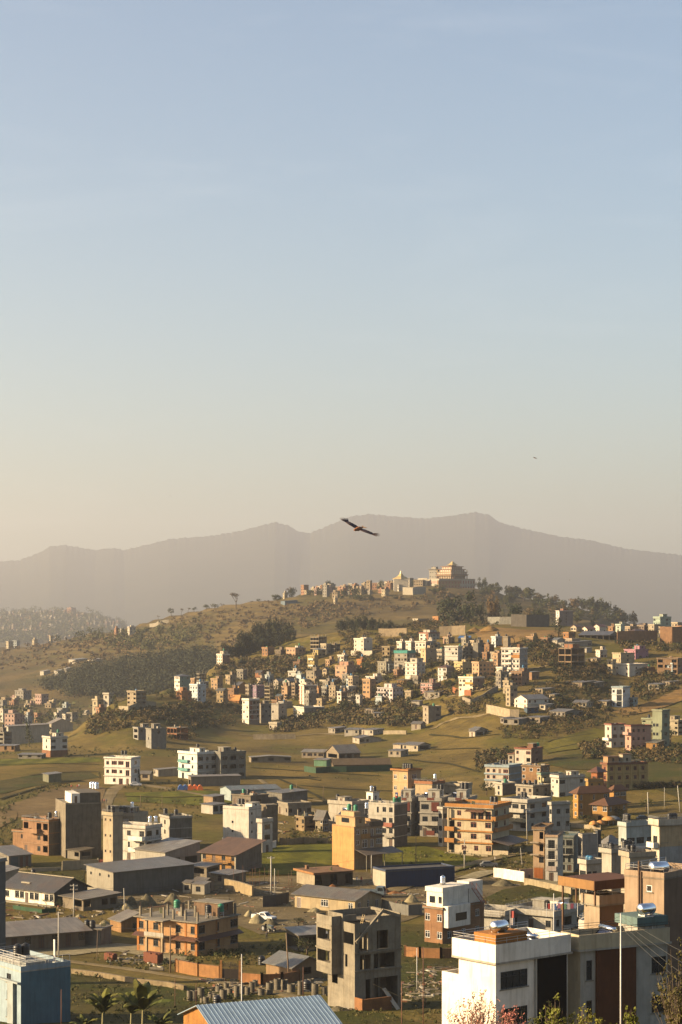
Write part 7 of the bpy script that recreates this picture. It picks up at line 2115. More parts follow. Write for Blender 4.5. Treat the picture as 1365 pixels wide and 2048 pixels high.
for a in (('dense','M',1080,405,155,170,L_dark,'huge spreading dark tree on the ridge, left of three'),('dense','M',1170,402,165,135,L_dark,'tall dark tree between the spreading tree and round dark tree'),
  ('dense','M',1248,402,100,55,L_dark,'round dark tree right of the big ridge trees'),('dense','N',150,425,135,95,L_brown,'brown full-crowned tree right of the round dark tree'),('pine','N',175,430,150,60,L_brown,'tall thin brown conifer on the ridge'),
  ('dense','N',285,420,85,110,L_dark,'flat-topped dark tree above the grey sheet wall'),('dense','N',440,440,85,66,L_dark,'dark round tree left of the lilac-grey tower'),('round','N',370,430,60,60,L_brown,'low brown tree between two dark ridge trees'),
  ('tall','K',440,285,160,85,L_dark,'tall dark cypress in front of the lilac-grey tower'),('pine','K',268,345,110,62,L_dark,'dark conifer right of the white high-rise'),('round','K',575,195,95,80,L_dark,'dark tree right of the lilac-grey tower'),('tall','K',700,215,80,50,L_dark,'narrow dark tree among the red-roofed row'),
  ('bare','K',110,330,85,90,L_brown,'bare tree on the earth cut'),('bare','K',375,300,60,60,L_brown,'bare tree beside the tall dark cypress'),('round','K',1060,620,130,190,L_brown,'big brown tree below the raw brick house'),('round','K',1145,520,90,80,L_dark,'dark green tree left of the raw brick house'),('round','K',1330,400,80,100,L_dark,'dark tree at right edge below the brick wall'),('round','K',1060,700,70,110,L_mid,'green tree below the big brown tree'),
  ('bare','J',545,110,75,60,L_brown,'feathery bare tree between ridge wood and orange shed'),('round','J',600,130,50,60,L_brown,'brown bush-like tree left of the cream ridge huts'),('bare','N',605,400,60,40,L_brown,'bare tree on the hill skyline')):
 tree(*a,group='single trees on the ridge',d0=1050)
# village trees
VT = 'trees between the village houses'
vt = [('I',160,700,90,90,L_brown),('I',145,760,45,60,L_dark),('I',155,580,60,50,L_dark),('I',490,470,70,70,L_brown),('I',690,700,110,40,L_mid),('I',545,600,60,45,L_dark),('I',1140,520,75,55,L_dark),('I',1050,640,75,90,L_mid),('I',1240,830,110,90,L_dark),('I',1130,850,90,100,L_mid),
 ('I',960,880,60,110,L_mid),('I',730,960,45,40,L_dark),('I',900,480,50,70,L_mid),('I',640,560,70,60,L_dark),('I',760,480,50,80,L_mid),('I',1000,700,60,50,L_dark),('I',1340,500,60,60,L_dark),
 ('J',35,820,100,90,L_mid),('J',240,520,100,70,L_dark),('J',205,480,110,80,L_mid),('J',270,500,80,60,L_dark),('J',375,570,60,60,L_dark),('J',720,470,90,70,L_dark),('J',560,650,90,90,L_dark),('J',620,700,70,80,L_dark),('J',485,810,80,60,L_brown),('J',245,890,70,80,L_mid),('J',880,620,70,90,L_mid),('J',930,560,70,80,L_dark),('J',1220,590,70,80,L_dark),('J',800,430,60,60,L_dark),
 ('J',400,880,60,70,L_mid),('J',150,380,60,80,L_brown),('J',330,350,70,100,L_brown),('J',1010,540,60,60,L_dark),('J',1190,450,60,60,L_mid),('J',700,560,60,60,L_dark),('J',285,700,100,60,L_dark),('J',1170,560,70,50,L_dark),('J',880,400,50,50,L_mid),
 ('L',985,690,45,55,L_dark),('L',1068,710,75,50,L_dark),('L',785,790,110,70,L_mid),('L',740,830,70,60,L_mid),('L',1160,700,70,90,L_mid),('L',535,900,60,50,L_dark),('L',1100,720,50,50,L_mid),('L',1250,760,45,60,L_mid),
 ('K',240,380,80,90,L_dark),('K',190,340,70,80,L_mid),('K',330,360,70,90,L_dark),('K',400,430,80,100,L_brown),('K',330,420,60,70,L_mid),('K',800,640,60,110,L_mid),('K',780,820,40,70,L_mid),('K',670,620,40,60,L_dark),('K',450,760,45,80,L_mid),('K',520,880,50,60,L_mid),('K',400,690,50,60,L_brown)]
USED = set()
LB = ['dark green tree squeezed between village houses','olive tree squeezed between village houses','brown-leaved tree between village houses']
for i,(k,x,yb,hh,ww,m) in enumerate(vt):
 te = tree(['dense','round','tall','dense'][i % 4],k,x,yb,hh,ww * (.8 if i % 4 == 2 else 1),m,'x',VT)
 near_ = sorted((q for q in HOUSES if hasattr(q,'label') and len(q.e['label'].split()) < 11),key=lambda q: (wpt(q,q.L1 / 2,q.L2 / 2) - Vector((te.location.x,te.location.y,0))).length)
 for q in near_:
  lb_ = ('dark green' if m is L_dark else 'olive' if m is L_mid else 'brown-leaved') + ' tree near the ' + q.e['label']
  if lb_ not in USED: break
 USED.add(lb_); te['label'] = lb_
# skyline trees of the terraced hill
SK = 'trees on the terraced hill skyline'
for a in (('bare','Y',588,300,130,130,'big bare-branched tree standing alone on the hill crest'),('round','Y',146,350,66,50,'dark round tree on the crest, left of the big bare tree'),('bare','Y',58,372,32,40,'tiny umbrella tree at the left end of the crest'),('bare','Y',215,328,40,45,'pale bare tree right of the dark crest tree'),
  ('bare','Y',262,325,42,50,'second pale bare tree on the crest'),('round','Y',302,320,38,44,'small round tree right of two bare crest trees'),('round','Y',385,312,52,50,'olive tree halfway along the crest'),('round','Y',445,305,48,60,'bushy tree left of the big bare tree'),('bare','Y',495,300,45,50,'thin bare tree beside the big bare tree'),
  ('bare','Y',690,270,30,50,'low bare tree right of the big bare tree'),('round','Y',860,235,40,60,'green tree left of hilltop village'),('bare','Y',955,215,75,80,'tall feathery tree at left end of hilltop village'),('round','Y',745,255,30,40,'small dark tree on crest before hilltop village')):
 tree(a[0],a[1],a[2],a[3],a[4],a[5],L_brown if a[0] == 'bare' else L_mid,a[6],SK,fn=zh,d0=1800,d1=2500,fine=1)
for i,(x,yb,hh,ww) in enumerate(((240,270,40,60),(300,265,40,70),(440,290,60,60),(500,290,80,80),(540,300,60,70),(600,300,40,50),(470,240,40,50),(650,240,50,40),(665,215,40,40),(860,210,45,40),(980,260,60,80),(1020,262,55,60),(1200,205,40,50),(1240,215,55,40),(1270,215,55,36),(350,210,40,40),(560,220,30,40),(130,280,60,60),(40,300,40,60),(750,290,26,60))):
 tree('dense','M',x,yb,hh,ww,[L_mid,L_dark][i % 2],'tree among the hilltop village and monastery houses','trees of the hilltop village',fn=zh,d0=1800,d1=2500)
HW = 'trees of the hazy wood right of the monastery'
rng = random.Random(11)
ri = [(100,240),(180,245),(260,255),(330,262),(400,280),(500,315),(580,335),(650,340),(720,330),(770,322),(830,335),(900,372),(960,400),(1040,440)]
for i in range(130):
 x = rng.uniform(60,1060)
 ysk = np.interp(x,[a for a,_ in ri],[b for _,b in ri])
 t_ = rng.random() ** 1.5
 yb = ysk + 26 + t_ * (455 - ysk - 20)
 if yb > 470: continue
 kd_,lm_ = rng.choice(['dense','dense','broad','tall','pine']),rng.choice([L_dark,L_mid,L_mid,L_brown])
 tree(kd_,'N',x,yb,rng.uniform(46,74),rng.uniform(46,78) * (.6 if kd_ in ('tall','pine') else 1),lm_,{'dense': 'hazy full-crowned ','broad': 'hazy spreading ','tall': 'hazy narrow ','pine': 'hazy conical '}[kd_] + ('dark' if lm_ is L_dark else 'brown' if lm_ is L_brown else 'olive') + ' tree of the wood right of the monastery',HW,fn=zh,d0=1750,d1=2600,fine=0)

def scatter(name,kind,spots,mat,size,n,quad,fn,seed=3,trunks=False,squash=.8):
 """one joined mass of low clumps: undergrowth or far wood nobody could count"""
 rg = random.Random(seed)
 b = MB()
 for (x,y,h_) in spots:
  z = float(fn(x,y))
  for j in range(2):
   r = h_ * rg.uniform(.3,.5)
   leaf_quads(b,(x + rg.uniform(-.4,.4) * h_,y + rg.uniform(-.4,.4) * h_,z + h_ * rg.uniform(.25,.65)),r,n,quad * h_ / size,rg,squash)
 o = b.build(name,mat)
 return tag(o,kind=kind)

def spots_in(k,poly,n,h0,h1,fn,d0,d1,seed):
 rg = random.Random(seed)
 P = [px(k,*p) for p in poly]
 x0,x1 = min(p[0] for p in P),max(p[0] for p in P)
 y0,y1 = min(p[1] for p in P),max(p[1] for p in P)
 out = []
 while len(out) < n:
  X,Y = rg.uniform(x0,x1),rg.uniform(y0,y1)
  c = False
  j = len(P) - 1
  for i in range(len(P)):
   if (P[i][1] > Y) != (P[j][1] > Y) and X < (P[j][0] - P[i][0]) * (Y - P[i][1]) / (P[j][1] - P[i][1]) + P[i][0]: c = not c
   j = i
  if not c: continue
  if noise.noise(Vector((X / 23,Y / 12,seed))) < -.12 and rg.random() < .8: continue
  D,z = ground(X,Y,fn,d0,d1)
  if CZ + (HY - Y) * D / F > z + 3: out.append(None); continue
  out.append(((X - CX) * D / F,D,rg.uniform(h0,h1)))
 return [o for o in out if o]

fs = spots_in('L',[(1467,410),(1126,430),(853,466),(512,534),(307,631),(273,665),(512,700),(1024,717),(1194,665),(1467,580)],1500,9,13,zh,1450,2150,21)
scatter('forest','stuff',fs,L_pine,11,24,.75,zh,4,squash=1.3)
fs = spots_in('L',[(550,240),(700,235),(700,290),(1365,200),(1365,330),(900,400),(560,350),(450,330),(0,300),(0,230),(300,210)],260,6,12,zh,1800,3300,22)
scatter('tree_cover','stuff',fs,L_mid,10,18,1.1,zh,5)
fs = spots_in('L',[(0,690),(350,680),(700,700),(640,830),(470,880),(0,900)],190,5,10,zn,1000,1880,26)
fs += spots_in('L',[(20,500),(230,490),(270,540),(100,560),(0,580)],60,6,11,zh,1450,2300,27)
scatter('tree_cover','stuff',fs,L_mid,8,10,1.3,zn,6)
fs = spots_in('V',[(0,760),(250,735),(540,735),(800,760),(1000,800),(1200,860),(1250,900),(760,960),(600,1000),(300,1040),(0,1040)],700,13,24,zf,4700,7400,23)
fs += spots_in('V',[(0,960),(600,940),(1000,930),(1000,960),(600,1000),(0,1060)],160,14,24,zf,4700,7400,24)
scatter('tree_cover','stuff',fs,L_mid,18,16,1.9,zf,15)
# scrub on the terraced hill
fs = spots_in('V',[(0,1030),(600,1000),(1100,980),(1365,960),(1365,1092),(0,1092)],120,2.5,7,zh,1750,2900,30)
fs += spots_in('L',[(0,380),(700,290),(1000,260),(1000,420),(560,500),(0,520)],220,2.5,7,zh,1450,2900,31)
fs += spots_in('Y',[(0,400),(300,330),(600,300),(900,250),(1365,260),(1365,330),(1000,480),(480,590),(0,590)],420,2.0,6,zh,1750,2400,28)
fs += spots_in('M',[(0,330),(400,320),(700,290),(1000,260),(1300,290),(1000,330),(700,380),(350,420),(150,500),(0,420)],320,2,6,zh,1750,2400,29)
scatter('scrub','stuff',fs,L_brown,4,12,.8,zh,7,squash=.5)
# scrub on the village hill
vsc = []
for i,(k,poly,n,a,b_) in enumerate((
  ('L',[(560,960),(620,850),(760,810),(900,790),(1100,780),(1365,740),(1365,860),(1130,870),(900,900),(700,960)],330,1.2,3.6),
  ('L',[(1000,780),(1365,700),(1365,990),(1150,990),(1080,860)],130,1.0,3.0),
  ('I',[(180,480),(420,400),(600,400),(780,380),(930,400),(930,490),(700,510),(480,520),(300,560),(200,540)],330,1.5,4.5),
  ('I',[(0,760),(400,760),(400,900),(300,960),(0,950)],130,1,3),('I',[(600,960),(850,850),(1100,800),(1365,760),(1365,900),(1000,960),(700,1000)],240,1.2,4),
  ('I',[(400,500),(1365,480),(1365,760),(600,720)],240,1.5,4.5),('J',[(0,350),(1250,350),(1250,640),(900,700),(600,760),(0,780)],420,1.5,4.5),
  ('J',[(0,760),(560,740),(660,860),(560,960),(300,930),(0,940)],260,1.2,4.2),('J',[(450,130),(780,130),(760,170),(640,230),(540,240),(440,190)],90,1.5,3.5),('J',[(0,180),(460,200),(620,230),(460,290),(330,330),(0,330)],130,1.5,4),
  ('J',[(820,740),(1180,700),(1365,720),(1180,830),(900,850)],160,1,2.6),('K',[(200,300),(430,300),(440,500),(300,520),(210,460)],150,1.5,4),('K',[(400,500),(820,470),(840,620),(600,640),(400,620)],150,1.2,3.4),
  ('K',[(200,640),(860,650),(830,830),(640,900),(380,930),(300,760)],240,1,3.2),('K',[(980,560),(1365,560),(1365,660),(1100,760),(1000,720)],150,1.2,3.6),('K',[(0,960),(760,850),(1060,800),(1040,860),(760,940),(400,1047),(0,1047)],170,.8,2.2),
  ('K',[(860,320),(1365,330),(1365,400),(900,370)],100,1.2,3.4),('M',[(820,430),(1300,410),(1365,420),(1365,450),(1000,470),(830,460)],130,1.5,4),('G',[(820,380),(1100,330),(1365,300),(1365,470),(1100,450),(900,430)],150,.9,3),
  ('G',[(900,700),(1365,640),(1365,880),(1090,880),(960,800)],160,.8,2.6),('G',[(0,50),(700,60),(690,130),(300,200),(0,260)],150,.8,2.2),('G',[(500,300),(690,280),(700,420),(560,420)],110,1.2,3.2),('F',[(780,120),(1040,90),(1030,200),(850,220),(780,260)],150,1,3))):
 vsc += [q for q in spots_in(k,poly,int(n * 1.7),a,b_,zn,640,1480,40 + i)]
half = [q for i,q in enumerate(vsc) if i % 5 > 2]
scatter('undergrowth','stuff',half,L_dark,3,14,.5,zn,8)
scatter('dry_scrub','stuff',[q for i,q in enumerate(vsc) if i % 5 < 3],L_brown,3,14,.5,zn,9)
# low growth on the valley floor and in the yards
lo = []
for i,(poly,n,a,b_) in enumerate((([(0,1936),(150,1945),(470,1985),(640,2015),(620,2048),(140,2048)],420,.25,.9),([(140,1925),(300,1915),(390,1935),(300,1945),(200,1930)],120,.3,.9),([(800,1850),(925,1890),(900,1990),(810,2000)],130,.25,.8),
         ([(660,2000),(880,1990),(885,2048),(680,2048)],130,.2,.7),([(340,1912),(400,1900),(480,1890),(500,1930),(360,1935)],100,.4,1.2),([(380,1900),(600,1880),(640,1930),(600,1965),(480,1950)],150,.3,1.0),
         ([(780,1700),(930,1705),(990,1722),(920,1735),(770,1745)],120,.4,1.0),([(960,1790),(1130,1775),(1140,1810),(980,1812)],130,.3,.9),([(0,1615),(90,1570),(150,1570),(40,1605),(0,1640)],130,.5,1.4),
         ([(0,1640),(30,1640),(50,1680),(0,1700)],80,.5,1.4),([(170,1735),(0,1735),(0,1760),(170,1775)],100,.3,.8),([(240,1575),(360,1560),(420,1580),(300,1588)],100,.4,1.2),([(560,1690),(640,1640),(700,1650),(650,1690)],80,.5,1.5),
         ([(450,1500),(800,1480),(960,1500),(970,1560),(700,1570),(500,1545)],150,.3,.9),([(0,1490),(430,1500),(330,1516),(0,1516)],160,.5,1.6),([(300,1595),(420,1605),(400,1640),(250,1620)],90,.5,1.2),([(1000,1700),(1080,1690),(1070,1760),(1000,1740)],90,.4,1.2),([(1050,1640),(1200,1620),(1240,1680),(1100,1690)],90,.6,1.8))):
 lo += spots_in('X',poly,n,a,b_,zn,170,1000,80 + i)
scatter('weeds','stuff',[q for i,q in enumerate(lo) if i % 2],L_mid,1,10,.20,zn,10)
scatter('dry_grass','stuff',[q for i,q in enumerate(lo) if i % 2 == 0],leaf_mat('straw',(.15,.125,.045)),1,10,.18,zn,12)
# near and middle single trees
for a in (('round','F',858,445,125,110,L_dark,'round dark tree between row houses and blue-banded house',560),('tall','H',190,300,150,50,L_mid,'tall poplar before the long white warehouse',800),('round','H',312,235,85,60,L_dark,'dark tree in front of the white warehouse right end',850),
  ('tall','H',905,545,100,26,L_dark,'slim dark cypress at the white meadow house',600),('tall','H',650,515,50,22,L_dark,'small dark cypress left of white meadow house',560),('round','B',465,215,60,110,L_dark,'dark bush tree left of concrete house behind shelter',300),('round','B',520,390,130,170,L_dark,'dense dark tree under the open shelter',280),
  ('round','D',630,335,40,30,L_dark,'small dark tree by the earth track',480),('tall','E',675,440,70,70,L_dark,'dark thuja behind the white wing house',450),('round','G',800,950,170,140,L_dark,'dark green garden tree before the mustard villa',470),('round','G',590,985,110,130,L_dark,'dark shrub tree left of villa entrance',470),
  ('tall','G',860,960,130,60,L_mid,'olive cypress at the villa wing corner',480),('round','G',1060,850,130,150,L_mid,'olive tree right of the mustard villa',520),('round','G',1265,280,160,120,L_mid,'feathery tree below the green houses',720),('round','G',960,440,60,90,L_dark,'dark tree right behind the ochre hotel',640),('round','S',1020,735,110,110,L_dark,'dark tree right of the orange-banded building',470),('round','S',1170,745,80,110,L_dark,'dark tree by the road below the white balcony house',470),
  ('round','F',870,200,100,130,L_brown,'brown tree left of maroon-trimmed house',640),('round','F',960,180,80,110,L_mid,'green-brown tree behind blue-banded house',640),('round','U',690,1030,160,110,L_dark,'dark tree at the gable of long white house',330),('bare','U',530,1000,130,120,L_bright,'small thin tree before the long white house',330),('bush','P',835,735,60,110,L_mid,'round green bush at the orange house corner',280),
  ('round','A',20,330,80,70,L_brown,'orange-brown tree at left edge by long shed',280),('tall','J',205,130,90,40,L_pine,'tall thin pine at the ridge wood edge',1150)):
 tree(a[0],a[1],a[2],a[3],a[4],a[5],a[6],a[7],'single trees in the valley',d0=a[8],fine=2 if a[8] < 560 else 1)
# ------------------------------------------------------------------ foreground plants
M_ban = leaf_mat('banana_leaf',(0.085,0.092,0.018),.45)
M_banst = plain('banana_stem',(.20,.17,.06),.7)

def banana(X,D,hgt,n,seed,label):
 rg = random.Random(seed)
 x = (X - CX) * D / F
 z = float(zn(x,D))
 e = empty('banana_plant',(x,D,z))
 tag(e,label,'banana plant','banana plants at the bottom left')
 b = MB(); b.tube((0,0,-.2),(.06,0,hgt * .55),.16,.09,8); b.build('stem',M_banst,e,True)
 for i in range(n + 4):
  an = i * 2.4 + rg.uniform(-.3,.3)
  el = rg.uniform(.75,1.45)
  ln = hgt * rg.uniform(.42,.62)
  b = MB()
  d = Vector((math.cos(an),math.sin(an),0))
  sd_ = Vector((-d.y,d.x,0))
  rows = []
  p = Vector((.06,0,hgt * .52))
  for j in range(9):
   t = j / 8
   a_ = el - t * t * rg.uniform(1.0,1.5)
   p = p + (d * math.cos(a_) + Vector((0,0,math.sin(a_)))) * (ln / 8)
   w_ = (.05 if t < .12 else .30 * math.sin(min(1,(t - .05) * 1.05) * math.pi) ** .6 + .02) * hgt / 3.6
   jig = rg.uniform(-.05,.05)
   rows.append((p + sd_ * w_ + Vector((0,0,-w_ * .5 + jig)),p.copy(),p - sd_ * w_ + Vector((0,0,-w_ * .5 - jig))))
  for j,(r,q) in enumerate(zip(rows[:-1],rows[1:])):
   g = .12 if j % 2 else 0.0
   b.poly([r[0],r[1],q[1],q[0] + (r[0] - q[0]) * g]); b.poly([r[1],r[2],q[2] + (r[2] - q[2]) * g,q[1]])
  b.build('leaf',M_ban,e)
 return e

banana(205,222,5.4,9,1,'banana plant with drooping leaves beside the blue house')
banana(262,226,5.0,8,4,'banana plant between its taller and leftmost neighbours')
banana(285,214,6.6,8,2,'tallest banana plant with one upright furled leaf')
banana(170,212,3.4,7,3,'low banana plant at the foot of the blue house')
banana(320,210,3.6,7,6,'rightmost banana plant with arching leaves')

def twiggy(name,label,X,D,hgt,wid,ns,lmat,lsize,nl,seed,cat='shrub'):
 rg = random.Random(seed)
 x = (X - CX) * D / F
 z = float(zn(x,D))
 e = empty(name,(x,D,z - .1))
 tag(e,label,cat)
 st,lf = MB(),MB()
 for i in range(ns):
  an = rg.uniform(0,6.28); sp = rg.random() ** .7
  top = Vector((math.cos(an) * wid * .5 * sp,math.sin(an) * wid * .4 * sp,hgt * rg.uniform(.55,1.0) * (1 - .35 * sp)))
  p0 = Vector((math.cos(an) * .1,math.sin(an) * .1,0))
  mid_ = p0.lerp(top,.5) + Vector((0,0,hgt * .08))
  st.tube(p0,mid_,.018,.011,3,caps=False); st.tube(mid_,top,.011,.003,3,caps=False)
  for j in range(4):
   q = p0.lerp(top,rg.uniform(.4,.95)); q.z += hgt * .05
   e2 = q + Vector((rg.uniform(-.25,.25),rg.uniform(-.25,.25),rg.uniform(.15,.45))) * wid * .35
   st.tube(q,e2,.007,.002,3,caps=False)
   for _ in range(nl):
    c = q.lerp(e2,rg.random()) + Vector((rg.gauss(0,.03),rg.gauss(0,.03),rg.gauss(0,.03)))
    nrm = Vector((rg.gauss(0,1),rg.gauss(0,1),rg.gauss(0,1))).normalized()
    u = nrm.orthogonal(); v = nrm.cross(u); s = lsize * rg.uniform(.6,1.3)
    lf.poly([c - u * s,c - v * s * .55,c + u * s,c + v * s * .55])
 st.build('branches',M_bark,e)
 lf.build('blossom' if 'blossom' in label else 'foliage',lmat,e)
 return e

L_pinkb = leaf_mat('pink_blossom',(0.50,0.25,0.19),.4)
twiggy('blossom_shrub','twiggy shrub with pink blossom before the bright white house',958,66,3.5,2.6,150,L_pinkb,.026,9,1)
twiggy('blossom_shrub','smaller pink blossom shrub right of the larger one',1022,64,2.9,1.6,90,leaf_mat('rose_blossom',(0.42,0.17,0.16),.4),.028,9,2)
twiggy('green_shrub','feathery yellow-green shrub before the dark recess',1105,64,3.0,1.9,120,L_bright,.035,12,3)
twiggy('green_shrub','lower yellow-green shrub right of the feathery one',1168,66,2.9,1.7,100,L_bright,.035,12,4)
twiggy('green_shrub','sparse green shrub at the bottom beside metal pole',1215,62,2.2,1.2,60,L_bright,.035,10,5)
twiggy('green_shrub','small bright leafy shrub behind the stone wall',1262,60,2.6,.9,40,L_bright,.045,9,7)
twiggy('creeper_tree','dark leaning tree branch with yellow-green leaves at right edge',1362,74,6.0,2.9,90,leaf_mat('olive_leaves',(.085,.075,.02)),.05,8,6,'tree')

# ------------------------------------------------------------------ poles and cables
M_pole = plain('concrete_pole',(.46,.42,.35),.8)
M_wood = plain('wooden_pole',(.19,.13,.08),.9)
M_cable = plain('black_cable',(.02,.02,.02),.6)
POLES = {}

def pole(key,k,x,yt,yb,label,r=.12,mat=None,arms=0,lean=0.0,d0=60,D=None,box=False,cat='utility pole',d1=1700,name='utility_pole',group='poles across the valley'):
 X,Yb = px(k,x,yb); _,Yt = px(k,x,yt)
 if D is None: D,z = ground(X,Yb,zn,d0,d1)
 else: z = float(zn((X - CX) * D / F,D))
 zt = CZ + (HY - Yt) * D / F
 hh = max(1.5,zt - z)
 e = empty(name,((X - CX) * D / F,D,z))
 tag(e,label,cat,group)
 m = mat or M_pole
 b = MB(); b.tube((0,0,-.4),(lean * hh,0,hh),r,r * .65,8); b.build('shaft',m,e,True)
 for i in range(arms):
  z_ = hh - .35 - i * .8
  MB().box(lean * hh - .75,lean * hh + .75,-.06,.06,z_ - .05,z_ + .05).build('crossarm',M_wood if i else m,e)
  b = MB()
  for q in (-.65,-.3,.3,.65): b.tube((lean * hh + q,0,z_ + .05),(lean * hh + q,0,z_ + .22),.04,n=5)
  b.build('insulators',M_rail,e)
 if box:
  MB().box(-.35,.35,-.45,-.12,hh * .5,hh * .5 + .9).build('switch_box',M_frame['dark'],e)
  MB().box(-.5,.5,-.4,.1,hh * .7,hh * .7 + .4).build('transformer',M_rust,e)
 POLES[key] = e.location + Vector((lean * hh,0,hh - .2))
 return e

pole('c','C',1045,252,742,'slim grey metal pole before the rust-brown panelled house',.075,M_rail,D=160)
pole('a','A',349,130,405,'concrete pole by the long grey-roofed shed',.14)
pole('u','U',842,728,1128,'concrete pole with crossarms beside long white house',.15,arms=2)
pole('e','E',528,562,825,'concrete pole with crossarm in the dusty yard',.17,arms=1,d0=300)
pole('e2','E',552,640,815,'plain concrete pole right beside the crossarm pole',.12,d0=300)
pole('f','F',680,795,1040,'concrete pole with dark switch boxes before cream building',.15,box=True,d0=380)
pole('f2','F',290,765,1020,'thin dark pole on the crop field',.1,M_wood,d0=380)
pole('r','R',935,985,1268,'pale pole at the foot of the tall orange house',.12,d0=380)
pole('b','B',130,380,800,'near metal pole above the blue metal roof',.07,M_rail,D=205)
pole('b2','B',412,255,552,'leaning wooden pole by the concrete rings',.13,M_wood,lean=-.06)
pole('b3','B',1170,345,596,'thin grey pole right of the concrete house',.07,M_rail)
pole('b4','B',1222,342,700,'rusty thin leaning pole right of concrete house',.06,M_rust,lean=-.05)
pole('b5','B',1080,540,800,'dark rusty post at the bottom right of concrete house',.07,M_rust,D=232)
pole('b6','B',495,455,640,'rusty post among the concrete rings',.06,M_rust)
pole('a2','A',1012,210,492,'old wooden lamp pole before the orange house',.13,M_wood)
pole('a3','A',575,230,420,'dark leaning stick pole by the grass',.06,M_wood,lean=.03)
pole('a4','A',365,590,780,'rusty thin post beside the blue house',.06,M_rust,D=238)
pole('a5','A',1040,520,700,'thin rusty fence post left of the concrete rings',.05,M_rust)
pole('a6','A',1165,550,702,'thin rusty fence post beside the first concrete rings',.05,M_rust)
pole('f3','F',1185,560,842,'grey leaning pole before white balcony house',.13,lean=-.03,d0=420)
pole('f4','F',1145,865,1020,'pale leaning post beside the village road',.08,lean=-.1,d0=380)
pole('g','G',1082,690,902,'tall pale leaning pole right of the mustard villa',.16,lean=-.04,d0=400)
pole('g2','G',1348,635,858,'pale pole leaning left at the right edge',.15,lean=-.1,d0=400)
pole('g3','G',1215,650,830,'slim pole between the two leaning poles',.09,d0=400)
pole('e4','E',695,85,168,'dark pole on the meadow left of centre',.1,M_wood,d0=400)
pole('e5','E',868,100,206,'dark pole on the meadow centre',.1,M_wood,d0=400)
pole('d','D',915,160,240,'short dark pole in the green field, left',.09,M_wood,d0=400)
pole('d2','D',1055,165,270,'short dark pole in the green field, right',.09,M_wood,d0=400)
pole('p','P',228,75,300,'pale leaning pole behind the small brick shed',.11,lean=-.04,d0=250)
pole('d3','H',433,100,145,'thin mast in the hazy town',.3,M_rail,d0=850)
pole('i1','I',350,505,590,'bare pole on the slope above the orange-brown barn',.16,M_wood,d0=900)
pole('i2','I',508,475,550,'bare pole beside the terracotta house',.14,M_wood,d0=900)
pole('c2','C',697,148,330,'pale post at the low white house terrace',.08,M_rail,D=262)
pole('c3','C',18,425,740,'rusty leaning post left of the bright white house',.05,M_rust,D=215)
for i,(x,yt,yb) in enumerate(((230,665,760),(285,640,770),(345,620,780),(392,660,790),(408,640,800),(425,625,780),(455,640,760),(487,635,740),(515,640,730),(575,650,745),(643,670,760),(660,650,750))):
 pole('rb%d' % i,'E',x,yt,yb,'rusty reinforcing rod standing in the building plot',.045,M_rust,d0=330,name='rebar_rod',cat='steel rod',group='reinforcing rods in the building plot')

def cable(a,b,sag,label,r=.018):
 P,Q = Vector(a),Vector(b)
 e = MB()
 n = 14
 pts = [P.lerp(Q,i / n) - Vector((0,0,sag * 4 * (i / n) * (1 - i / n))) for i in range(n + 1)]
 for p,q in zip(pts[:-1],pts[1:]): e.tube(p,q,r,n=3,caps=False)
 return tag(e.build('power_cable',M_cable),label,'cable','cables strung across the valley')

pc = POLES['c']
for i,(dx,dz,lb) in enumerate(((60,-1,'topmost'),(60,-3.5,'second'),(60,-6,'third'),(60,-8,'lowest'))):
 cable(pc - Vector((0,0,.3 * i)),pc + Vector((14,-34,dz)),1.6,f'{lb} black cable running right from the slim grey pole',.013)
cable(pc,POLES['b4'] + Vector((0,0,-2)),1.2,'black cable from slim grey pole to the rusty leaning pole',.013)
cable(POLES['a'],POLES['a2'],1.2,'cable from the long shed pole to the wooden lamp pole')
cable(POLES['a2'],POLES['b2'],1.4,'cable from the wooden lamp pole to leaning wooden pole')
cable(POLES['b'],POLES['b2'],1.2,'cable from the near metal pole to leaning wooden pole')
cable(POLES['b2'],POLES['b3'],1.5,'cable from leaning wooden pole past the concrete house')
cable(POLES['a2'] - Vector((0,0,.8)),POLES['b2'] - Vector((0,0,.8)),1.6,'lower cable between wooden lamp pole and leaning pole')
cable(POLES['u'],POLES['a'],1.5,'cable between crossarm pole and long shed pole')
cable(POLES['e'],POLES['r'],1.6,'cable from yard pole to the orange house pole')
cable(POLES['r'],POLES['f'],1.8,'cable from orange house pole to the switch box pole')
cable(POLES['e'],POLES['u'],3.0,'long cable from yard pole to the long white house pole')
cable(POLES['f'],POLES['f3'],1.8,'cable from switch box pole to grey leaning pole')
cable(POLES['g'],POLES['g3'],.8,'cable between the leaning pole and slim pole')
cable(POLES['g3'],POLES['g2'],.8,'cable between slim pole and right edge pole')

# ------------------------------------------------------------------ concrete rings, bricks, heaps
M_ring = wall_mat((.29,.265,.22),kind='concrete')

def ring_mesh(r,h_,n=16):
 b = MB()
 k = 0
 ro,ri = r,r - .09
 for zz,rr in ((0,ro),(h_ * .46,ro),(h_ * .48,ro - .025),(h_ * .52,ro - .025),(h_ * .54,ro),(h_,ro),(h_,ri),(.02,ri)):
  for i in range(n):
   t = 6.28318 * i / n
   b.v.append((rr * math.cos(t),rr * math.sin(t),zz))
  k += 1
 for q in range(k - 1):
  for i in range(n):
   j = (i + 1) % n
   b.f.append((q * n + i,q * n + j,(q + 1) * n + j,(q + 1) * n + i)); b.m.append(0)
 b.f.append(tuple((k - 1) * n + i for i in range(n))); b.m.append(0)
 return b.mesh('ring',M_ring)

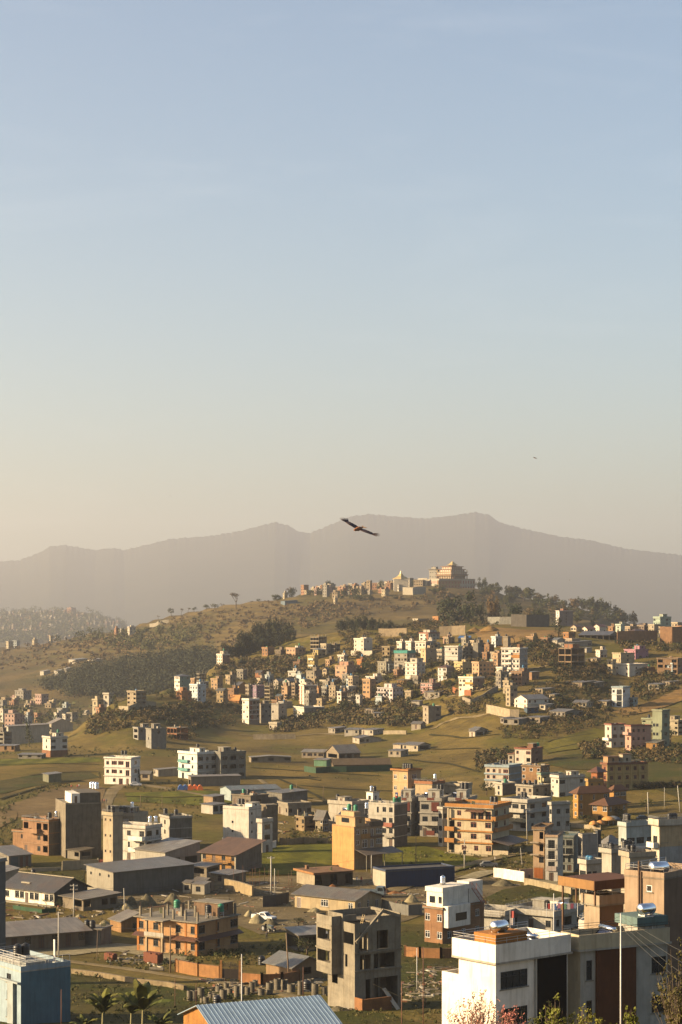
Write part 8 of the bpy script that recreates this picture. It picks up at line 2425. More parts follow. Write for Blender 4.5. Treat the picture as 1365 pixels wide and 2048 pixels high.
_ring = {}
RG_ = 'concrete well rings stored beside the concrete house'
for i,(k,x,yb,hh,ww) in enumerate((('B',22,655,60,40),('B',60,625,40,34),('B',100,640,70,34),('B',135,620,48,30),('B',165,628,50,34),('B',192,605,65,36),('B',246,628,42,42),('B',295,622,68,44),('B',312,590,48,34),('B',342,598,66,38),('B',384,592,64,38),('B',425,608,56,48),('B',478,622,84,36),
          ('B',540,578,46,40),('B',565,628,70,38),('B',620,625,52,34),('A',1127,660,64,34),('A',1157,662,60,26),('A',1205,672,36,26),('A',1224,678,38,26),('A',1255,646,30,40),('A',1285,660,40,44),('A',1325,648,52,40),('A',1195,640,60,40),('A',1300,610,40,40),('A',1345,590,40,36),('B',210,575,40,34),('B',520,560,30,34),('B',660,605,40,30))):
 X,Y = px(k,x,yb)
 D,z = ground(X,Y)
 r = round(ww / 2.967 * D / F / 2 / .1) * .1
 h_ = round(hh / 2.967 * D / F / .25) * .25
 r,h_ = max(.4,r),max(.5,h_)
 if (r,h_) not in _ring: _ring[(r,h_)] = ring_mesh(r,h_)
 o = link('concrete_ring',_ring[(r,h_)])
 o.location = ((X - CX) * D / F,D,z - .05)
 o.rotation_euler = (0.02 * (i % 3 - 1),0,i)
 tag(o,('tall' if h_ > 1.1 else 'short') + ' stack of grey concrete well rings in the storage row','concrete ring',RG_)

def heap(k,x,yb,wpx,hpx,mat,label,d0=60,seed=0,name='gravel_heap',cat='heap',pts=1):
 X,Y = px(k,x,yb)
 D,z = ground(X,Y,zn,d0)
 s = CROP[k][2]
 W,Hh = wpx / s * D / F / 2,hpx / s * D / F
 b = MB()
 n,m_ = 26,9
 for j in range(m_ + 1):
  t = j / m_
  for i in range(n):
   a = 6.28318 * i / n
   nz = noise.noise(Vector((math.cos(a) * 1.4,math.sin(a) * 1.4,seed + t)))
   n2 = noise.noise(Vector((math.cos(a) * 6 * (1 - t),math.sin(a) * 6 * (1 - t),seed * 3 + 4 * t)))
   r = W * (1 - t) * (1 + .28 * nz + .1 * n2)
   zz = Hh * (1 - (1 - t) ** 1.35) * (1 + .12 * n2) if t > 0 else -.3
   b.v.append((r * math.cos(a),r * .8 * math.sin(a),zz))
 for j in range(m_):
  for i in range(n):
   q = (i + 1) % n
   b.f.append((j * n + i,j * n + q,(j + 1) * n + q,(j + 1) * n + i)); b.m.append(0)
 o = b.build(name,mat,None,True)
 o.location = ((X - CX) * D / F,D,z)
 return tag(o,label,cat,'heaps of building material')

G_grav = fm('gravel',(.20,.18,.15),(.28,.255,.215),(.36,.33,.28),None,12,.1)
G_sand = fm('pale_sand',(.40,.36,.29),(.48,.43,.35),(.56,.50,.42),None,10,.08)
G_brk = fm('brick_rubble',(.26,.11,.06),(.36,.17,.09),(.45,.28,.19),None,14,.15)
heap('P',285,232,120,85,G_grav,'grey gravel heap behind the small brick shed, leftmost',300,1)
heap('P',430,235,190,105,G_grav,'broad grey gravel heap in the middle',300,2)
heap('P',660,225,190,100,G_grav,'large grey gravel heap behind the roof columns',300,3)
heap('P',240,275,130,60,G_sand,'pale sand heap before the leftmost gravel heap',290,4)
heap('B',225,200,130,55,G_sand,'pale sand heap beside the white pickup',260,5)
heap('B',175,160,70,40,G_sand,'small pale sand heap left of pickup',260,6)
heap('B',1140,75,90,50,G_sand,'cone of pale sand beyond the long cream shed',300,7)
heap('B',1085,125,110,60,G_grav,'cone of grey gravel behind tin fence',300,8)
heap('B',1040,25,110,20,G_brk,'orange brick rubble heap by the blue truck',300,9,'rubble_heap')
heap('B',985,20,60,30,G_brk,'brick pile left of orange rubble',300,10,'rubble_heap')
heap('E',930,785,110,40,G_brk,'brick and soil rubble before the slab house',330,11,'rubble_heap')
heap('E',1035,805,80,25,G_grav,'low grey rubble heap on the yard road',330,12,'rubble_heap')
heap('B',425,100,90,30,G_grav,'broken stone heap left of the long cream shed',290,13,'rubble_heap')
heap('B',565,135,90,28,G_sand,'low white rubble heap in front of cream shed',290,14,'rubble_heap')
heap('B',700,720,150,30,G_grav,'grey debris at the foot of the concrete house',200,15,'rubble_heap')
heap('B',300,210,110,40,G_grav,'grey heap beside the tractor',260,16)
heap('C',435,110,130,34,G_grav,'earth heap beside the green plot',350,17,'earth_heap')
heap('K',1130,790,170,30,M_orange_soil,'orange soil heap on hillside road',760,18,'earth_heap')
heap('N',130,520,130,36,M_orange_soil,'big orange soil heap on the ridge cut, right',1100,19,'earth_heap')
heap('N',30,530,110,34,M_orange_soil,'big orange soil heap on the ridge cut, left',1100,20,'earth_heap')
heap('B',1180,655,120,20,G_grav,'dark debris strip right of the concrete house',230,21,'rubble_heap')
heap('U',900,1120,120,40,G_sand,'white sacks and rubble heap behind long shed',290,22,'rubble_heap')
heap('U',1190,1190,140,50,G_sand,'white rubble and sacks beside the brick shed',280,23,'rubble_heap')

M_brk = wall_mat((.30,.105,.06),kind='plaster')
for k,x,yb,nx_,ny_,nz_,lb in (('P',487,757,8,6,9,'large stack of red bricks on the grass before the orange house'),('P',100,733,5,5,6,'smaller stack of red bricks left of the larger stack')):
 X,Y = px(k,x,yb); D,z = ground(X,Y)
 e = empty('brick_stack',((X - CX) * D / F,D,z),-.7)
 tag(e,lb,'brick stack','brick stacks on the grass')
 bme = MB().box(-.2,.2,-.11,.11,0,.19).mesh('brick',M_brk)
 rg = random.Random(3)
 for q in range(nz_):
  for i in range(nx_):
   for j in range(ny_):
    if 0 < i < nx_ - 1 and 0 < j < ny_ - 1 and q < nz_ - 1: continue
    if q == nz_ - 1 and rg.random() < .3: continue
    o = link('brick',bme,e)
    o.location = ((i - (nx_ - 1) / 2) * .41 + rg.uniform(-.02,.02),(j - (ny_ - 1) / 2) * .23,q * .195)
    o.rotation_euler = (0,0,rg.uniform(-.05,.05))

# gate and wall before the orange house
wall_run('boundary_wall','orange brick wall left of the arched iron gate','P',[(695,842),(900,880),(1095,905)],1.9,(.50,.245,.09),'brick',piers=9,cap=(.4,.2,.1))
wall_run('boundary_wall','orange brick wall right of the arched iron gate','B',[(125,556),(250,566),(370,560),(470,545)],1.6,(.50,.23,.09),'brick',piers=7)
hg = frame('P',1108,1268,1275,912,th=9,dep=.3)
iron = plain('wrought_iron',(.05,.035,.025),.5)
e = empty('iron_gate',wpt(hg,0,0,hg.z0),-hg.th); tag(e,'arched dark iron double gate between orange brick posts','gate')
for x in (-.25,hg.L1 - .05): MB().box(x,x + .35,-.1,.25,-.4,2.9).build('gate_post',wall_mat((.58,.28,.09),kind='brick'),e)
for s_ in (0,1):
 b = MB()
 x0,x1 = (.12,hg.L1 / 2 - .03) if not s_ else (hg.L1 / 2 + .03,hg.L1 - .1)
 for i in range(8):
  x = x0 + (x1 - x0) * i / 7
  u = (x - hg.L1 / 2) / (hg.L1 / 2)
  b.box(x - .03,x + .03,0,.05,.1,2.2 + .5 * (1 - u * u))
 for zz in (.15,1.0,2.0): b.box(x0,x1,.005,.045,zz,zz + .08)
 b.box(x0 + .04,x1 - .04,.02,.03,.2,1.6)
 b.build('gate_leaf',iron,e)
# garden and yard pieces
def culvert(k,x,yb,ln,r,lb):
 X,Y = px(k,x,yb); D,z = ground(X,Y)
 b = MB(); b.tube((-ln / 2,0,r),(ln / 2,0,r),r,n=14)
 o = b.build('concrete_pipe',M_ring,None,False); o.location = ((X - CX) * D / F,D,z); o.rotation_euler = (0,0,-.25)
 tag(o,lb,'pipe')
culvert('P',518,832,2.4,.3,'pale concrete pipe lying beside the dirt road')

# prayer flags, laundry, tents
def flag(k,x,yt,yb,cols,label,D=None,d0=380,w=.7,D_z=None):
 X,Yb = px(k,x,yb); _,Yt = px(k,x,yt)
 if D is None: D,z = ground(X,Yb,zn,d0)
 else: z = CZ + (HY - Yb) * D / F
 hh = CZ + (HY - Yt) * D / F - z
 e = empty('flag',((X - CX) * D / F,D,z)); tag(e,label,'flag','flags')
 b = MB(); b.tube((0,0,0),(0,0,hh + .3),.035,n=5); b.build('flag_pole',M_rail,e)
 n = len(cols)
 for i,c in enumerate(cols):
  z1,z0_ = hh * (1 - .8 * i / n),hh * (1 - .8 * (i + 1) / n)
  b = MB()
  for j in range(4):
   x0,x1 = .03 + w * j / 4,.03 + w * (j + 1) / 4
   y0,y1 = .08 * math.sin(j * 1.6 + i),.08 * math.sin(j * 1.6 + 1.6 + i)
   b.slab([(x0,y0,z1),(x1,y1,z1 - .05),(x1,y1 + .02,z1 - .05),(x0,y0 + .02,z1)],(z1 - z0_) * .97)
  b.build('cloth',plain('flag_cloth',c,.8),e)
flag('G',278,862,1000,[(.6,.58,.55),(.45,.04,.03),(.05,.25,.06),(.55,.42,.06)],'tall striped prayer flag right of the white balcony house',d0=440,w=1.3)
flag('R',1295,35,135,[(.05,.1,.3),(.6,.58,.55),(.5,.04,.03)],'red white and blue flag on roof behind green tank',D=505)
flag('C',470,238,330,[(.5,.10,.08),(.6,.5,.45)],'small faded red flag on brick house terrace',D=330)
pl = px('C',740,245); Dl = 282
e = empty('laundry_line',at(pl[0],pl[1] + 4,Dl)); tag(e,'line of colourful laundry on the low white house terrace','laundry')
b = MB(); b.tube((-2.2,0,1.5),(2.2,0,1.55),.02,n=4)
for x in (-2.2,2.2): b.tube((x,0,-.4),(x,0,1.6),.04,n=5)
b.build('line',M_rail,e)
rg = random.Random(9)
for i,c in enumerate(((.5,.06,.05),(.6,.57,.52),(.12,.2,.4),(.5,.2,.25),(.55,.3,.08),(.15,.3,.16),(.6,.5,.45),(.35,.08,.12),(.2,.25,.35))):
 x = -2.0 + i * .46
 MB().box(x,x + rg.uniform(.3,.42),-.03,.03,1.45 - rg.uniform(.6,1.0),1.49).build('garment',plain('cloth',c,.9),e)
for i,(x,c,lb) in enumerate(((1176,(.05,.13,.34),'left blue tarpaulin tent beside orange ones'),(1206,(.05,.13,.34),'right blue tarpaulin tent beside orange ones'),(1240,(.65,.16,.03),'orange tarpaulin tent next to the blue ones'),(1270,(.65,.16,.03),'middle orange tarpaulin tent of three'),(1302,(.65,.16,.03),'rightmost orange tarpaulin tent by the tin shed'))):
 X,Y = px('H',x,586); D,z = ground(X,Y,zn,500)
 b = MB(); n = 8; hw,hl,ht = 1.05,1.5,1.9
 for j in range(n):
  a0,a1 = math.pi * j / n,math.pi * (j + 1) / n
  b.poly([(hw * math.cos(a0),-hl,ht * math.sin(a0)),(hw * math.cos(a0),hl,ht * math.sin(a0)),(hw * math.cos(a1),hl,ht * math.sin(a1)),(hw * math.cos(a1),-hl,ht * math.sin(a1))])
 for y in (-hl,hl): b.poly([(hw * math.cos(math.pi * j / n),y,ht * math.sin(math.pi * j / n)) for j in range(n + 1)])
 o = b.build('tarpaulin_tent',plain('tarpaulin',c,.6)); o.location = ((X - CX) * D / F,D,z - .1); o.rotation_euler = (0,0,.1)
 tag(o,lb,'tent','tarpaulin tents on the meadow')
for i,(x,yb,c,lb) in enumerate(((620,1008,(.55,.24,.06),'small orange garden umbrella before the villa, left'),(676,1000,(.55,.24,.06),'small orange garden umbrella before the villa, middle'),(745,970,(.55,.27,.07),'large orange canopy dome before the villa'),(785,965,(.12,.14,.17),'blue-grey canopy dome right of the orange dome'))):
 X,Y = px('G',x,yb); D,z = ground(X,Y,zn,430)
 e = empty('garden_canopy',((X - CX) * D / F,D,z)); tag(e,lb,'garden canopy','garden canopies before the villa')
 r = 1.3 if i < 2 else 2.2
 MB().lathe((0,0,0),[(r,1.4),(r * .92,1.75),(r * .6,2.2),(r * .15,2.45)],14).build('dome',plain('canopy_cloth',c,.7),e,True)
 b = MB(); b.tube((0,0,0),(0,0,2.4),.05,n=6); b.build('pole',M_rail,e)
# green net fence by the thatch hall
hn = wall_run('net_fence','green net fence in front of the thatch-brown hall','W',[(338,272),(400,282),(470,276),(560,276),(800,268)],2.3,(.06,.13,.075),'plaster',.08,d0=620,cat='fence')
wall_run('net_fence','green net fence below the long white house','U',[(150,1015),(300,1040),(480,1062),(640,1050)],.8,(.04,.12,.06),'plaster',.06,d0=300,cat='fence')
wall_run('tin_fence','grey tin fence around the sand cones','B',[(960,118),(1040,145),(1120,158),(1200,150)],2.2,(.26,.26,.25),'plaster',.06,d0=280,cat='fence')
wall_run('tin_fence','dark tin fence right of the tall crossarm pole','B',[(255,105),(330,100),(410,82)],2.4,(.14,.13,.12),'plaster',.06,d0=280,cat='fence')
wall_run('boundary_wall','rough stone field wall along the dirt road','A',[(430,500),(600,520),(800,555),(1000,580),(1100,600)],.8,(.34,.27,.17),'concrete',.5,d0=200)
wall_run('boundary_wall','low cream wall before the mustard villa','G',[(420,985),(560,1000),(680,1010)],1.2,(.60,.50,.36),d0=430)
wall_run('road_gate_wall','pink wall left of the rust-orange shutter','G',[(0,1440),(60,1436),(112,1430)],2.6,(.62,.42,.36),d0=400)
wall_run('boundary_wall','low mud wall above the crop field','E',[(585,480),(640,490),(740,480),(900,485)],1.6,(.40,.31,.19),'concrete',.3,d0=430)
for k,x,yb,hh_,lb,kd in (('D',597,62,2.4,'left of three steel tanks by the meadow track','S'),('D',613,64,2.4,'middle of three steel tanks by the meadow track','S'),('D',630,66,2.4,'right of three steel tanks by the meadow track','S')):
 X,Y = px(k,x,yb + 60); D,z = ground(X,Y,zn,420)
 o = tank('S',Vector(((X - CX) * D / F,D,z)),'x','',1.7); o['label'] = lb
for k,x,yb,sc_,lb in (('D',218,685,1.0,'black plastic tank behind the long white house roof'),('D',575,660,1.0,'black plastic tank before the cream boundary wall'),('D',1028,660,.95,'black plastic tank at the warehouse far end'),('D',962,640,1.5,'big black plastic tank before the pale tin shed'),('E',222,470,1.0,'black plastic tank on tower stand left of tall white house'),('B',248,450,1.1,'black plastic tank standing in the garden by iron gate'),('B',518,600,1.1,'black plastic tank among the concrete rings'),('A',1290,690,1.0,'black plastic tank behind the blue metal roof')):
 X,Y = px(k,x,yb); D,z = ground(X,Y,zn,190)
 o = tank('b',Vector(((X - CX) * D / F,D,z)),'x','',sc_); o['label'] = lb

# ------------------------------------------------------------------ vehicles
M_tyre = plain('tyre',(.015,.015,.015),.9)
M_rim = plain('rim',(.4,.4,.4),.4,.6)

def vehicle(kind,k,x,yb,rz,col,label,d0=60,scl=1.0):
 X,Y = px(k,x,yb); D,z = ground(X,Y,zn,d0)
 e = empty({'pickup': 'pickup_truck','car': 'parked_car','truck': 'truck','tractor': 'tractor'}[kind],((X - CX) * D / F,D,z + .04),rz)
 tag(e,label,{'pickup': 'pickup truck','car': 'car','truck': 'truck','tractor': 'tractor'}[kind])
 paint = plain('car_paint',col,.3,.0,.06,1,.5)

 def side(name,prof,hw,mat,taper=None):
  """body from a side outline (x, z), width 2*hw, tapering to the top"""
  b = MB()
  zt = max(q[1] for q in prof); zb_ = min(q[1] for q in prof)
  L = [(x_,-hw * (1 - (taper or 0) * (z_ - zb_) / (zt - zb_)),z_) for x_,z_ in prof]
  R = [(x_,hw * (1 - (taper or 0) * (z_ - zb_) / (zt - zb_)),z_) for x_,z_ in prof]
  b.poly(L); b.poly(list(reversed(R)))
  for i in range(len(prof)):
   j = (i + 1) % len(prof)
   b.poly([L[j],L[i],R[i],R[j]])
  o = b.build(name,mat,e)
  o.scale = (scl,) * 3
  m_ = o.modifiers.new('bevel','BEVEL'); m_.width = .05; m_.segments = 2
  return o

 if kind == 'pickup':
  side('body',[(-2.4,.45),(2.35,.45),(2.4,.75),(2.3,.95),(1.2,1.05),(.35,1.05),(-.55,1.05),(-2.4,1.05)],.86,paint)
  cb = side('cab',[(-.6,1.04),(1.15,1.04),(.55,1.68),(.3,1.72),(-.4,1.72),(-.6,1.6)],.80,paint,.14)
  side('cab_window',[(-.45,1.12),(.85,1.12),(.45,1.58),(-.42,1.58)],.815,M_glass,.12)
  b = MB(); b.poly([(1.12,-.66,1.10),(1.12,.66,1.10),(.62,.58,1.62),(.62,-.58,1.62)]); b.build('windscreen',M_glass,e).scale = (scl,) * 3
  b = MB(); b.box(-2.3,-.72,-.74,.74,1.052,1.06); b.build('load_bed',plain('bed_liner',(.06,.06,.06),.8),e).scale = (scl,) * 3
  for y in (-.8,.8): b = MB(); b.box(-2.35,-.65,y - .04,y + .04,1.061,1.25); b.build('bed_side',paint,e).scale = (scl,) * 3
  b = MB(); b.box(-2.39,-2.31,-.75,.75,1.061,1.25); b.build('tailgate',paint,e).scale = (scl,) * 3
  wx,r = (-1.5,1.5),.36
  fx = 2.41
 elif kind == 'car':
  side('body',[(-2.0,.35),(2.0,.35),(2.05,.6),(1.9,.85),(.9,.95),(-1.7,.98),(-2.05,.8)],.82,paint)
  side('cabin',[(-1.6,.96),(.95,.94),(.35,1.42),(.1,1.47),(-1.0,1.47),(-1.35,1.38)],.76,paint,.2)
  side('cabin_window',[(-1.35,1.0),(.72,1.0),(.25,1.36),(-1.15,1.36)],.775,M_glass,.17)
  b = MB(); b.poly([(.98,-.64,1.0),(.98,.64,1.0),(.42,.56,1.42),(.42,-.56,1.42)]); b.build('windscreen',M_glass,e).scale = (scl,) * 3
  wx,r = (-1.25,1.3),.32
  fx = 2.06
 elif kind == 'truck':
  side('cab',[(1.0,.6),(2.7,.6),(2.75,1.5),(2.5,2.35),(1.1,2.4),(1.0,2.3)],1.0,paint,.08)
  b = MB(); b.poly([(2.79,-.8,1.5),(2.79,.8,1.5),(2.56,.76,2.25),(2.56,-.76,2.25)]); b.build('windscreen',M_glass,e).scale = (scl,) * 3
  side('cab_window',[(1.35,1.5),(2.5,1.5),(2.38,2.15),(1.35,2.15)],1.005,M_glass,.06)
  b = MB(); b.box(-2.9,.9,-1.05,1.05,.85,1.0); b.build('load_bed',plain('truck_bed',(.10,.11,.12),.7),e).scale = (scl,) * 3
  for y in (-1.03,1.03): b = MB(); b.box(-2.9,.9,y - .04,y + .04,1.003,1.6); b.build('bed_side',paint,e).scale = (scl,) * 3
  b = MB(); b.box(-2.9,2.5,-.45,.45,.5,.84); b.build('chassis',M_frame['dark'],e).scale = (scl,) * 3
  wx,r = (-1.9,1.8),.5
  fx = 2.76
 else:
  side('bonnet',[(.1,.7),(1.5,.7),(1.5,1.15),(.1,1.25)],.32,paint)
  b = MB(); b.box(-.9,.1,-.5,.5,.6,.85); b.build('platform',M_frame['dark'],e)
  b = MB(); b.box(-.6,-.2,-.22,.22,.86,1.0); b.box(-.65,-.58,-.22,.22,.86,1.35); b.build('seat',M_tyre,e)
  b = MB(); b.tube((.15,0,1.1),(-.1,0,1.4),.03,n=5); b.build('steering_column',M_frame['dark'],e)
  b = MB(); b.tube((1.0,.25,1.1),(1.0,.25,1.9),.04,n=6); b.build('exhaust',M_frame['dark'],e)
  wx,r = (-.55,1.2),.6
  fx = 1.51
 for i,x_ in enumerate(wx):
  for y in (-1,1):
   rr = r if kind != 'tractor' or i == 0 else .36
   hw = {'pickup': .78,'car': .74,'truck': .92,'tractor': .62}[kind]
   b = MB(); b.tube((0,-.12,0),(0,.12,0),rr,n=16)
   o = b.build('wheel',M_tyre,e); o.location = (x_ * scl,y * hw * scl,rr * scl); o.scale = (scl,) * 3
   b = MB(); b.tube((0,-.13,0),(0,.13,0),rr * .55,n=12); b.build('rim',M_rim,o)
 for y in (-.6,.6):
  if kind == 'tractor': y *= .4
  b = MB(); b.box(fx - .02,fx + .03,y - .14,y + .14,.68,.84) if kind != 'truck' else b.box(fx - .04,fx + .03,y - .14,y + .14,.85,1.05)
  b.build('headlight',plain('lamp_glass',(.7,.7,.66),.2),e).scale = (scl,) * 3
 if kind != 'tractor':
  b = MB(); b.box(fx - .05,fx + .06,-.8,.8,.42,.58); b.build('bumper',M_frame['dark'],e).scale = (scl,) * 3
 return e

vehicle('pickup','B',262,186,-.55,(.72,.70,.66),'white pickup truck parked in the dusty yard',260)
vehicle('truck','B',905,48,-.25,(.09,.12,.15),'dark blue-grey truck behind the long cream shed',300)
vehicle('car','H',884,562,.05,(.70,.69,.67),'white car parked before the white meadow house',500)
vehicle('car','G',1042,930,.1,(.05,.055,.065),'dark car parked right of the mustard villa',400)
vehicle('tractor','B',285,250,-.9,(.10,.11,.09),'dark tractor in the shade below the white pickup',230)
vehicle('car','S',730,965,.1,(.16,.17,.17),'grey boxy car partly behind the navy hall',380)

# ------------------------------------------------------------------ people
def person(k,x,yb,shirt,legs,label,D=None,d0=60,stride=.25,rz=0.0):
 X,Y = px(k,x,yb)
 if D is None: D,z = ground(X,Y,zn,d0)
 else: z = CZ + (HY - Y) * D / F
 me = bpy.data.meshes.new('body')
 J = [(0,0,.95),(0,0,1.2),(0,0,1.42),(0,0,1.52),(0,-.01,1.64),(0,-.01,1.74),
  (.10,0,.9),(.11,-stride * .5,.5),(.11,-stride,.08),(.11,-stride - .16,.04),(-.10,0,.9),(-.11,stride * .4,.5),(-.11,stride,.08),(-.11,stride - .16,.04),
  (.19,0,1.40),(.24,stride * .4,1.12),(.25,stride * .5 - .08,.88),(.25,stride * .5 - .12,.80),(-.19,0,1.40),(-.24,-stride * .4,1.12),(-.25,-stride * .5 - .06,.88),(-.25,-stride * .5 - .1,.80)]
 E = [(0,1),(1,2),(2,3),(3,4),(4,5),(0,6),(6,7),(7,8),(8,9),(0,10),(10,11),(11,12),(12,13),(2,14),(14,15),(15,16),(16,17),(2,18),(18,19),(19,20),(20,21)]
 Rr = [.14,.135,.15,.055,.095,.08,.09,.062,.042,.035,.09,.062,.042,.035,.06,.045,.035,.03,.06,.045,.035,.03]
 me.from_pydata(J,E,[])
 o = bpy.data.objects.new('tmp',me); COL.objects.link(o)
 o.modifiers.new('s','SKIN')
 for v,r in zip(me.skin_vertices[0].data,Rr): v.radius = (r,r * .8)
 me.skin_vertices[0].data[0].use_root = True
 o.modifiers.new('u','SUBSURF').levels = 1
 dg = bpy.context.evaluated_depsgraph_get()
 m2 = bpy.data.meshes.new_from_object(o.evaluated_get(dg))
 bpy.data.objects.remove(o)
 skin = plain('skin',(.28,.16,.10),.6); hair = plain('hair',(.015,.012,.01),.6)
 for m in (plain('shirt',shirt,.9),plain('trousers',legs,.9),skin,hair): m2.materials.append(m)
 for p in m2.polygons:
  c = p.center
  p.material_index = 1 if c.z < .95 and abs(c.x) < .2 and c.z > .07 else (2 if (c.z > 1.5 or (c.z < .92 and abs(c.x) > .2) or c.z < .07) else 0)
  if c.z > 1.69 or (c.z > 1.58 and c.y > .03): p.material_index = 3
 m2.polygons.foreach_set('use_smooth',[True] * len(m2.polygons))
 m2.name = 'person'
 q = bpy.data.objects.new('person',m2); COL.objects.link(q)
 q.location = ((X - CX) * D / F,D,z); q.rotation_euler = (0,0,rz)
 return tag(q,label,'person','people walking about')

person('S',810,908,(.55,.50,.42),(.12,.10,.08),'person in pale shirt walking on the road below cream building',d0=380,rz=1.4)
person('E',1086,742,(.65,.62,.6),(.2,.18,.16),'person in white standing beside the tall orange house',d0=360)
person('E',1116,742,(.42,.05,.04),(.08,.06,.06),'person in red standing beside the tall orange house',d0=360,stride=.05)
person('C',570,84,(.06,.05,.06),(.06,.05,.05),'person in dark clothes by the rust-orange shutter',d0=380,stride=.1)
person('C',792,124,(.5,.12,.10),(.08,.08,.1),'person in red top on the concrete road',d0=360)
person('B',278,305,(.10,.09,.08),(.06,.06,.06),'person in dark clothes standing by the tractor',d0=220,stride=.1)
person('D',665,222,(.2,.1,.08),(.06,.06,.06),'leftmost person of the group on the dirt track',d0=450)
person('D',680,222,(.35,.08,.06),(.06,.06,.06),'middle person of the group on the dirt track',d0=450,stride=.1)
person('D',693,222,(.12,.12,.14),(.06,.06,.06),'rightmost person of the group on the dirt track',d0=450)
person('H',466,582,(.5,.12,.08),(.1,.1,.1),'person in orange on the earth platform',d0=450,stride=.1)
person('H',505,580,(.5,.07,.05),(.08,.08,.1),'person in red bending on the earth platform',d0=450,stride=.1)
person('H',516,578,(.55,.5,.45),(.08,.08,.1),'person in white on the earth platform',d0=450,stride=.1)

# ------------------------------------------------------------------ soaring kite and far birds
M_wing = plain('wing_feathers',(.06,.028,.02),.7,0,.3,6)
M_rufous = plain('rufous_plumage',(.36,.14,.05),.8,0,.35,8)
M_buff = plain('buff_tail',(.80,.45,.2),.8,0,.2,8)
DB = 78.0

def kite(loc,scl,label,roll,yaw,pitch,group=None):
 e = empty('bird',loc); tag(e,label,'bird',group)
 e.rotation_euler = (pitch,roll,yaw)
 e.scale = (scl,) * 3
 b = MB()                                             # body flies along -y
 prof = [(-.38,.02),(-.35,.042),(-.30,.055),(-.22,.06),(-.12,.085),(0,.095),(.12,.08),(.22,.05),(.30,.03)]
 n = 12
 for y,r in prof:
  for i in range(n):
   t = 6.28318 * i / n
   b.v.append((r * math.cos(t),y,r * .85 * math.sin(t) - .01))
 for q in range(len(prof) - 1):
  for i in range(n):
   j = (i + 1) % n
   b.f.append((q * n + i,q * n + j,(q + 1) * n + j,(q + 1) * n + i)); b.m.append(0)
 b.f.append(tuple(range(n))); b.m.append(0); b.f.append(tuple((len(prof) - 1) * n + i for i in range(n))); b.m.append(0)
 body = b.build('body',M_rufous,e,True)
 b = MB(); b.tube((0,-.32,-.01),(0,-.37,-.035),.013,.003,6); b.build('beak',plain('beak',(.05,.04,.03),.4),body)
 for s in (-1,1):
  b = MB(); b.lathe((s * .035,-.285,.012),[(.004,-.008),(.009,0),(.004,.008)],6); b.build('eye',plain('eye',(.01,.008,.006),.2),body)
 for s in (-1,1):
  b = MB()
  st = [(.05,-.14,.16,0),(.20,-.20,.15,.035),(.38,-.20,.14,.05),(.52,-.13,.16,.045),(.60,-.06,.17,.03)]
  for (x0,f0,r0,z0),(x1,f1,r1,z1) in zip(st[:-1],st[1:]):
   pts = [(s * x0,f0,z0),(s * x1,f1,z1),(s * x1,r1,z1 - .01),(s * x0,r0,z0 - .01)]
   if s < 0: pts.reverse()
   b.slab(pts,.016)
  w_ = b.build('wing',M_wing,e)
  for i in range(6):
   b = MB()
   a = .25 + i * .19
   ln = [.30,.34,.33,.30,.27,.24][i]
   p0 = Vector((s * (.585 + .0 * i),-.05 + i * .042,.028))
   d = Vector((s * math.cos(a - .35),math.sin(a - .35) * .9,.10 + .02 * i))
   p1 = p0 + d * ln
   sd_ = Vector((0,.028,0))
   pts = [p0 - sd_,p0 + (p1 - p0) * .6 - sd_,p1,p0 + (p1 - p0) * .6 + sd_,p0 + sd_]
   if s < 0: pts.reverse()
   b.slab(pts,.006)
   b.build('primary_feather',M_wing,w_)
  b = MB()
  pts = [(s * .06,.13,-.012),(s * .5,.13,.02),(s * .5,.19,.018),(s * .07,.20,-.014)]
  if s < 0: pts.reverse()
  b.slab(pts,.008); b.build('secondary_feathers',plain('brown_feathers',(.10,.05,.03),.8),w_)
 b = MB()
 for (xa,xb) in ((-.12,0),(0,.12)):
  o_ = xa + xb
  b.slab([(-.03 if xa < 0 else 0,.24,0),(0 if xa < 0 else .03,.24,0),(xb if xa >= 0 else -.005,.50 if xa >= 0 else .45,.0),(xa if xa < 0 else .005,.50 if xa < 0 else .45,0)],.01)
 b.build('tail',M_buff,e)
 return e

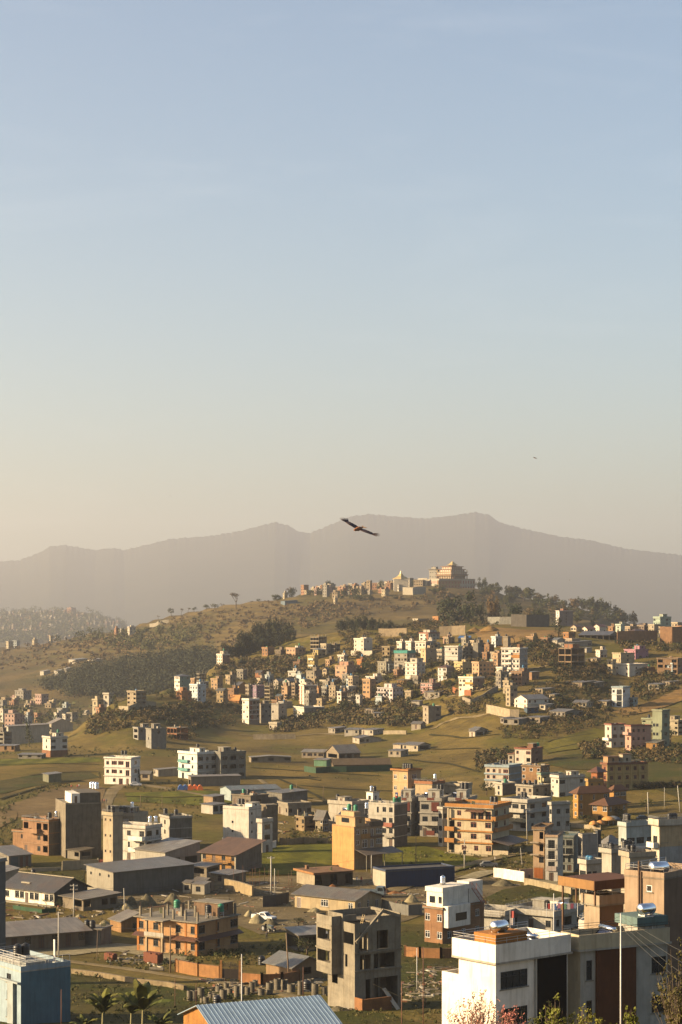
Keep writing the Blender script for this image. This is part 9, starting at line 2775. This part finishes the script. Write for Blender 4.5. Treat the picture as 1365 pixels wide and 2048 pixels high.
kite(at(718,1057,DB),1.0,'brown kite soaring with wings spread before the mountains',math.radians(24.5),math.radians(-24),math.radians(12))
for i,(x,y,d,lb) in enumerate(((1071,916,300,'tiny dark bird high at the right'),(1140,1160,420,'tiny dark bird before the mountain right of the monastery'),(341,992,420,'tiny speck of a bird at the left above the mountains'))):
 kite(at(x,y,d),(.55,.4,.4)[i],lb,math.radians(12 - 20 * i),math.radians(50 + 60 * i),0,'far birds')

# loose bricks, stones, boards and sacks strewn over yards and building plots
rg = random.Random(31)
rb_ = MB()
for poly,n in (([(200,1775),(460,1760),(470,1850),(250,1850)],420),([(455,1765),(830,1752),(900,1800),(700,1850),(520,1870)],620),([(640,1990),(860,1960),(890,1990),(700,2025)],320),([(380,1780),(460,1760),(560,1770),(540,1800)],160),([(180,1905),(340,1900),(330,1935),(200,1930)],140),
    ([(830,1940),(900,1935),(900,1985),(840,1990)],160),([(0,1815),(240,1790),(240,1830),(0,1850)],240),([(540,1640),(660,1625),(670,1690),(560,1690)],200),([(400,1960),(640,1955),(650,1985),(420,1990)],260),([(850,1730),(1060,1720),(1060,1770),(900,1790)],160)):
 for x,y,h_ in spots_in('X',poly,int(n * .6),.08,.32,zn,170,700,300 + n):
  z = float(zn(x,y)) + .1
  a_ = rg.uniform(0,3.14); c,s_ = math.cos(a_),math.sin(a_)
  l_,w_ = (h_ * rg.uniform(.6,1.4),h_ * rg.uniform(.4,1.0)) if rg.random() < .75 else (rg.uniform(.8,2.4),rg.uniform(.1,.25))
  hh = h_ * rg.uniform(.3,.8) if l_ < .8 else .1
  P = [(x + c * u - s_ * v,y + s_ * u + c * v) for u,v in ((-l_,-w_),(l_,-w_),(l_,w_),(-l_,w_))]
  m_ = rg.choices((0,1,2,3),(5,1.3,3,.5))[0]
  k0 = [(p[0],p[1],z - .25) for p in P]; k1 = [(p[0] * .85 + x * .15,p[1] * .85 + y * .15,z + hh * rg.uniform(.8,1.2)) for p in P]
  rb_.poly(k1,m_)
  for i in range(4): rb_.poly([k0[i],k0[(i + 1) % 4],k1[(i + 1) % 4],k1[i]],m_)
tag(rb_.build('rubble',[wall_mat((.42,.37,.29),kind='concrete'),wall_mat((.36,.16,.09)),wall_mat((.20,.16,.11)),wall_mat((.75,.71,.64))]),kind='stuff')
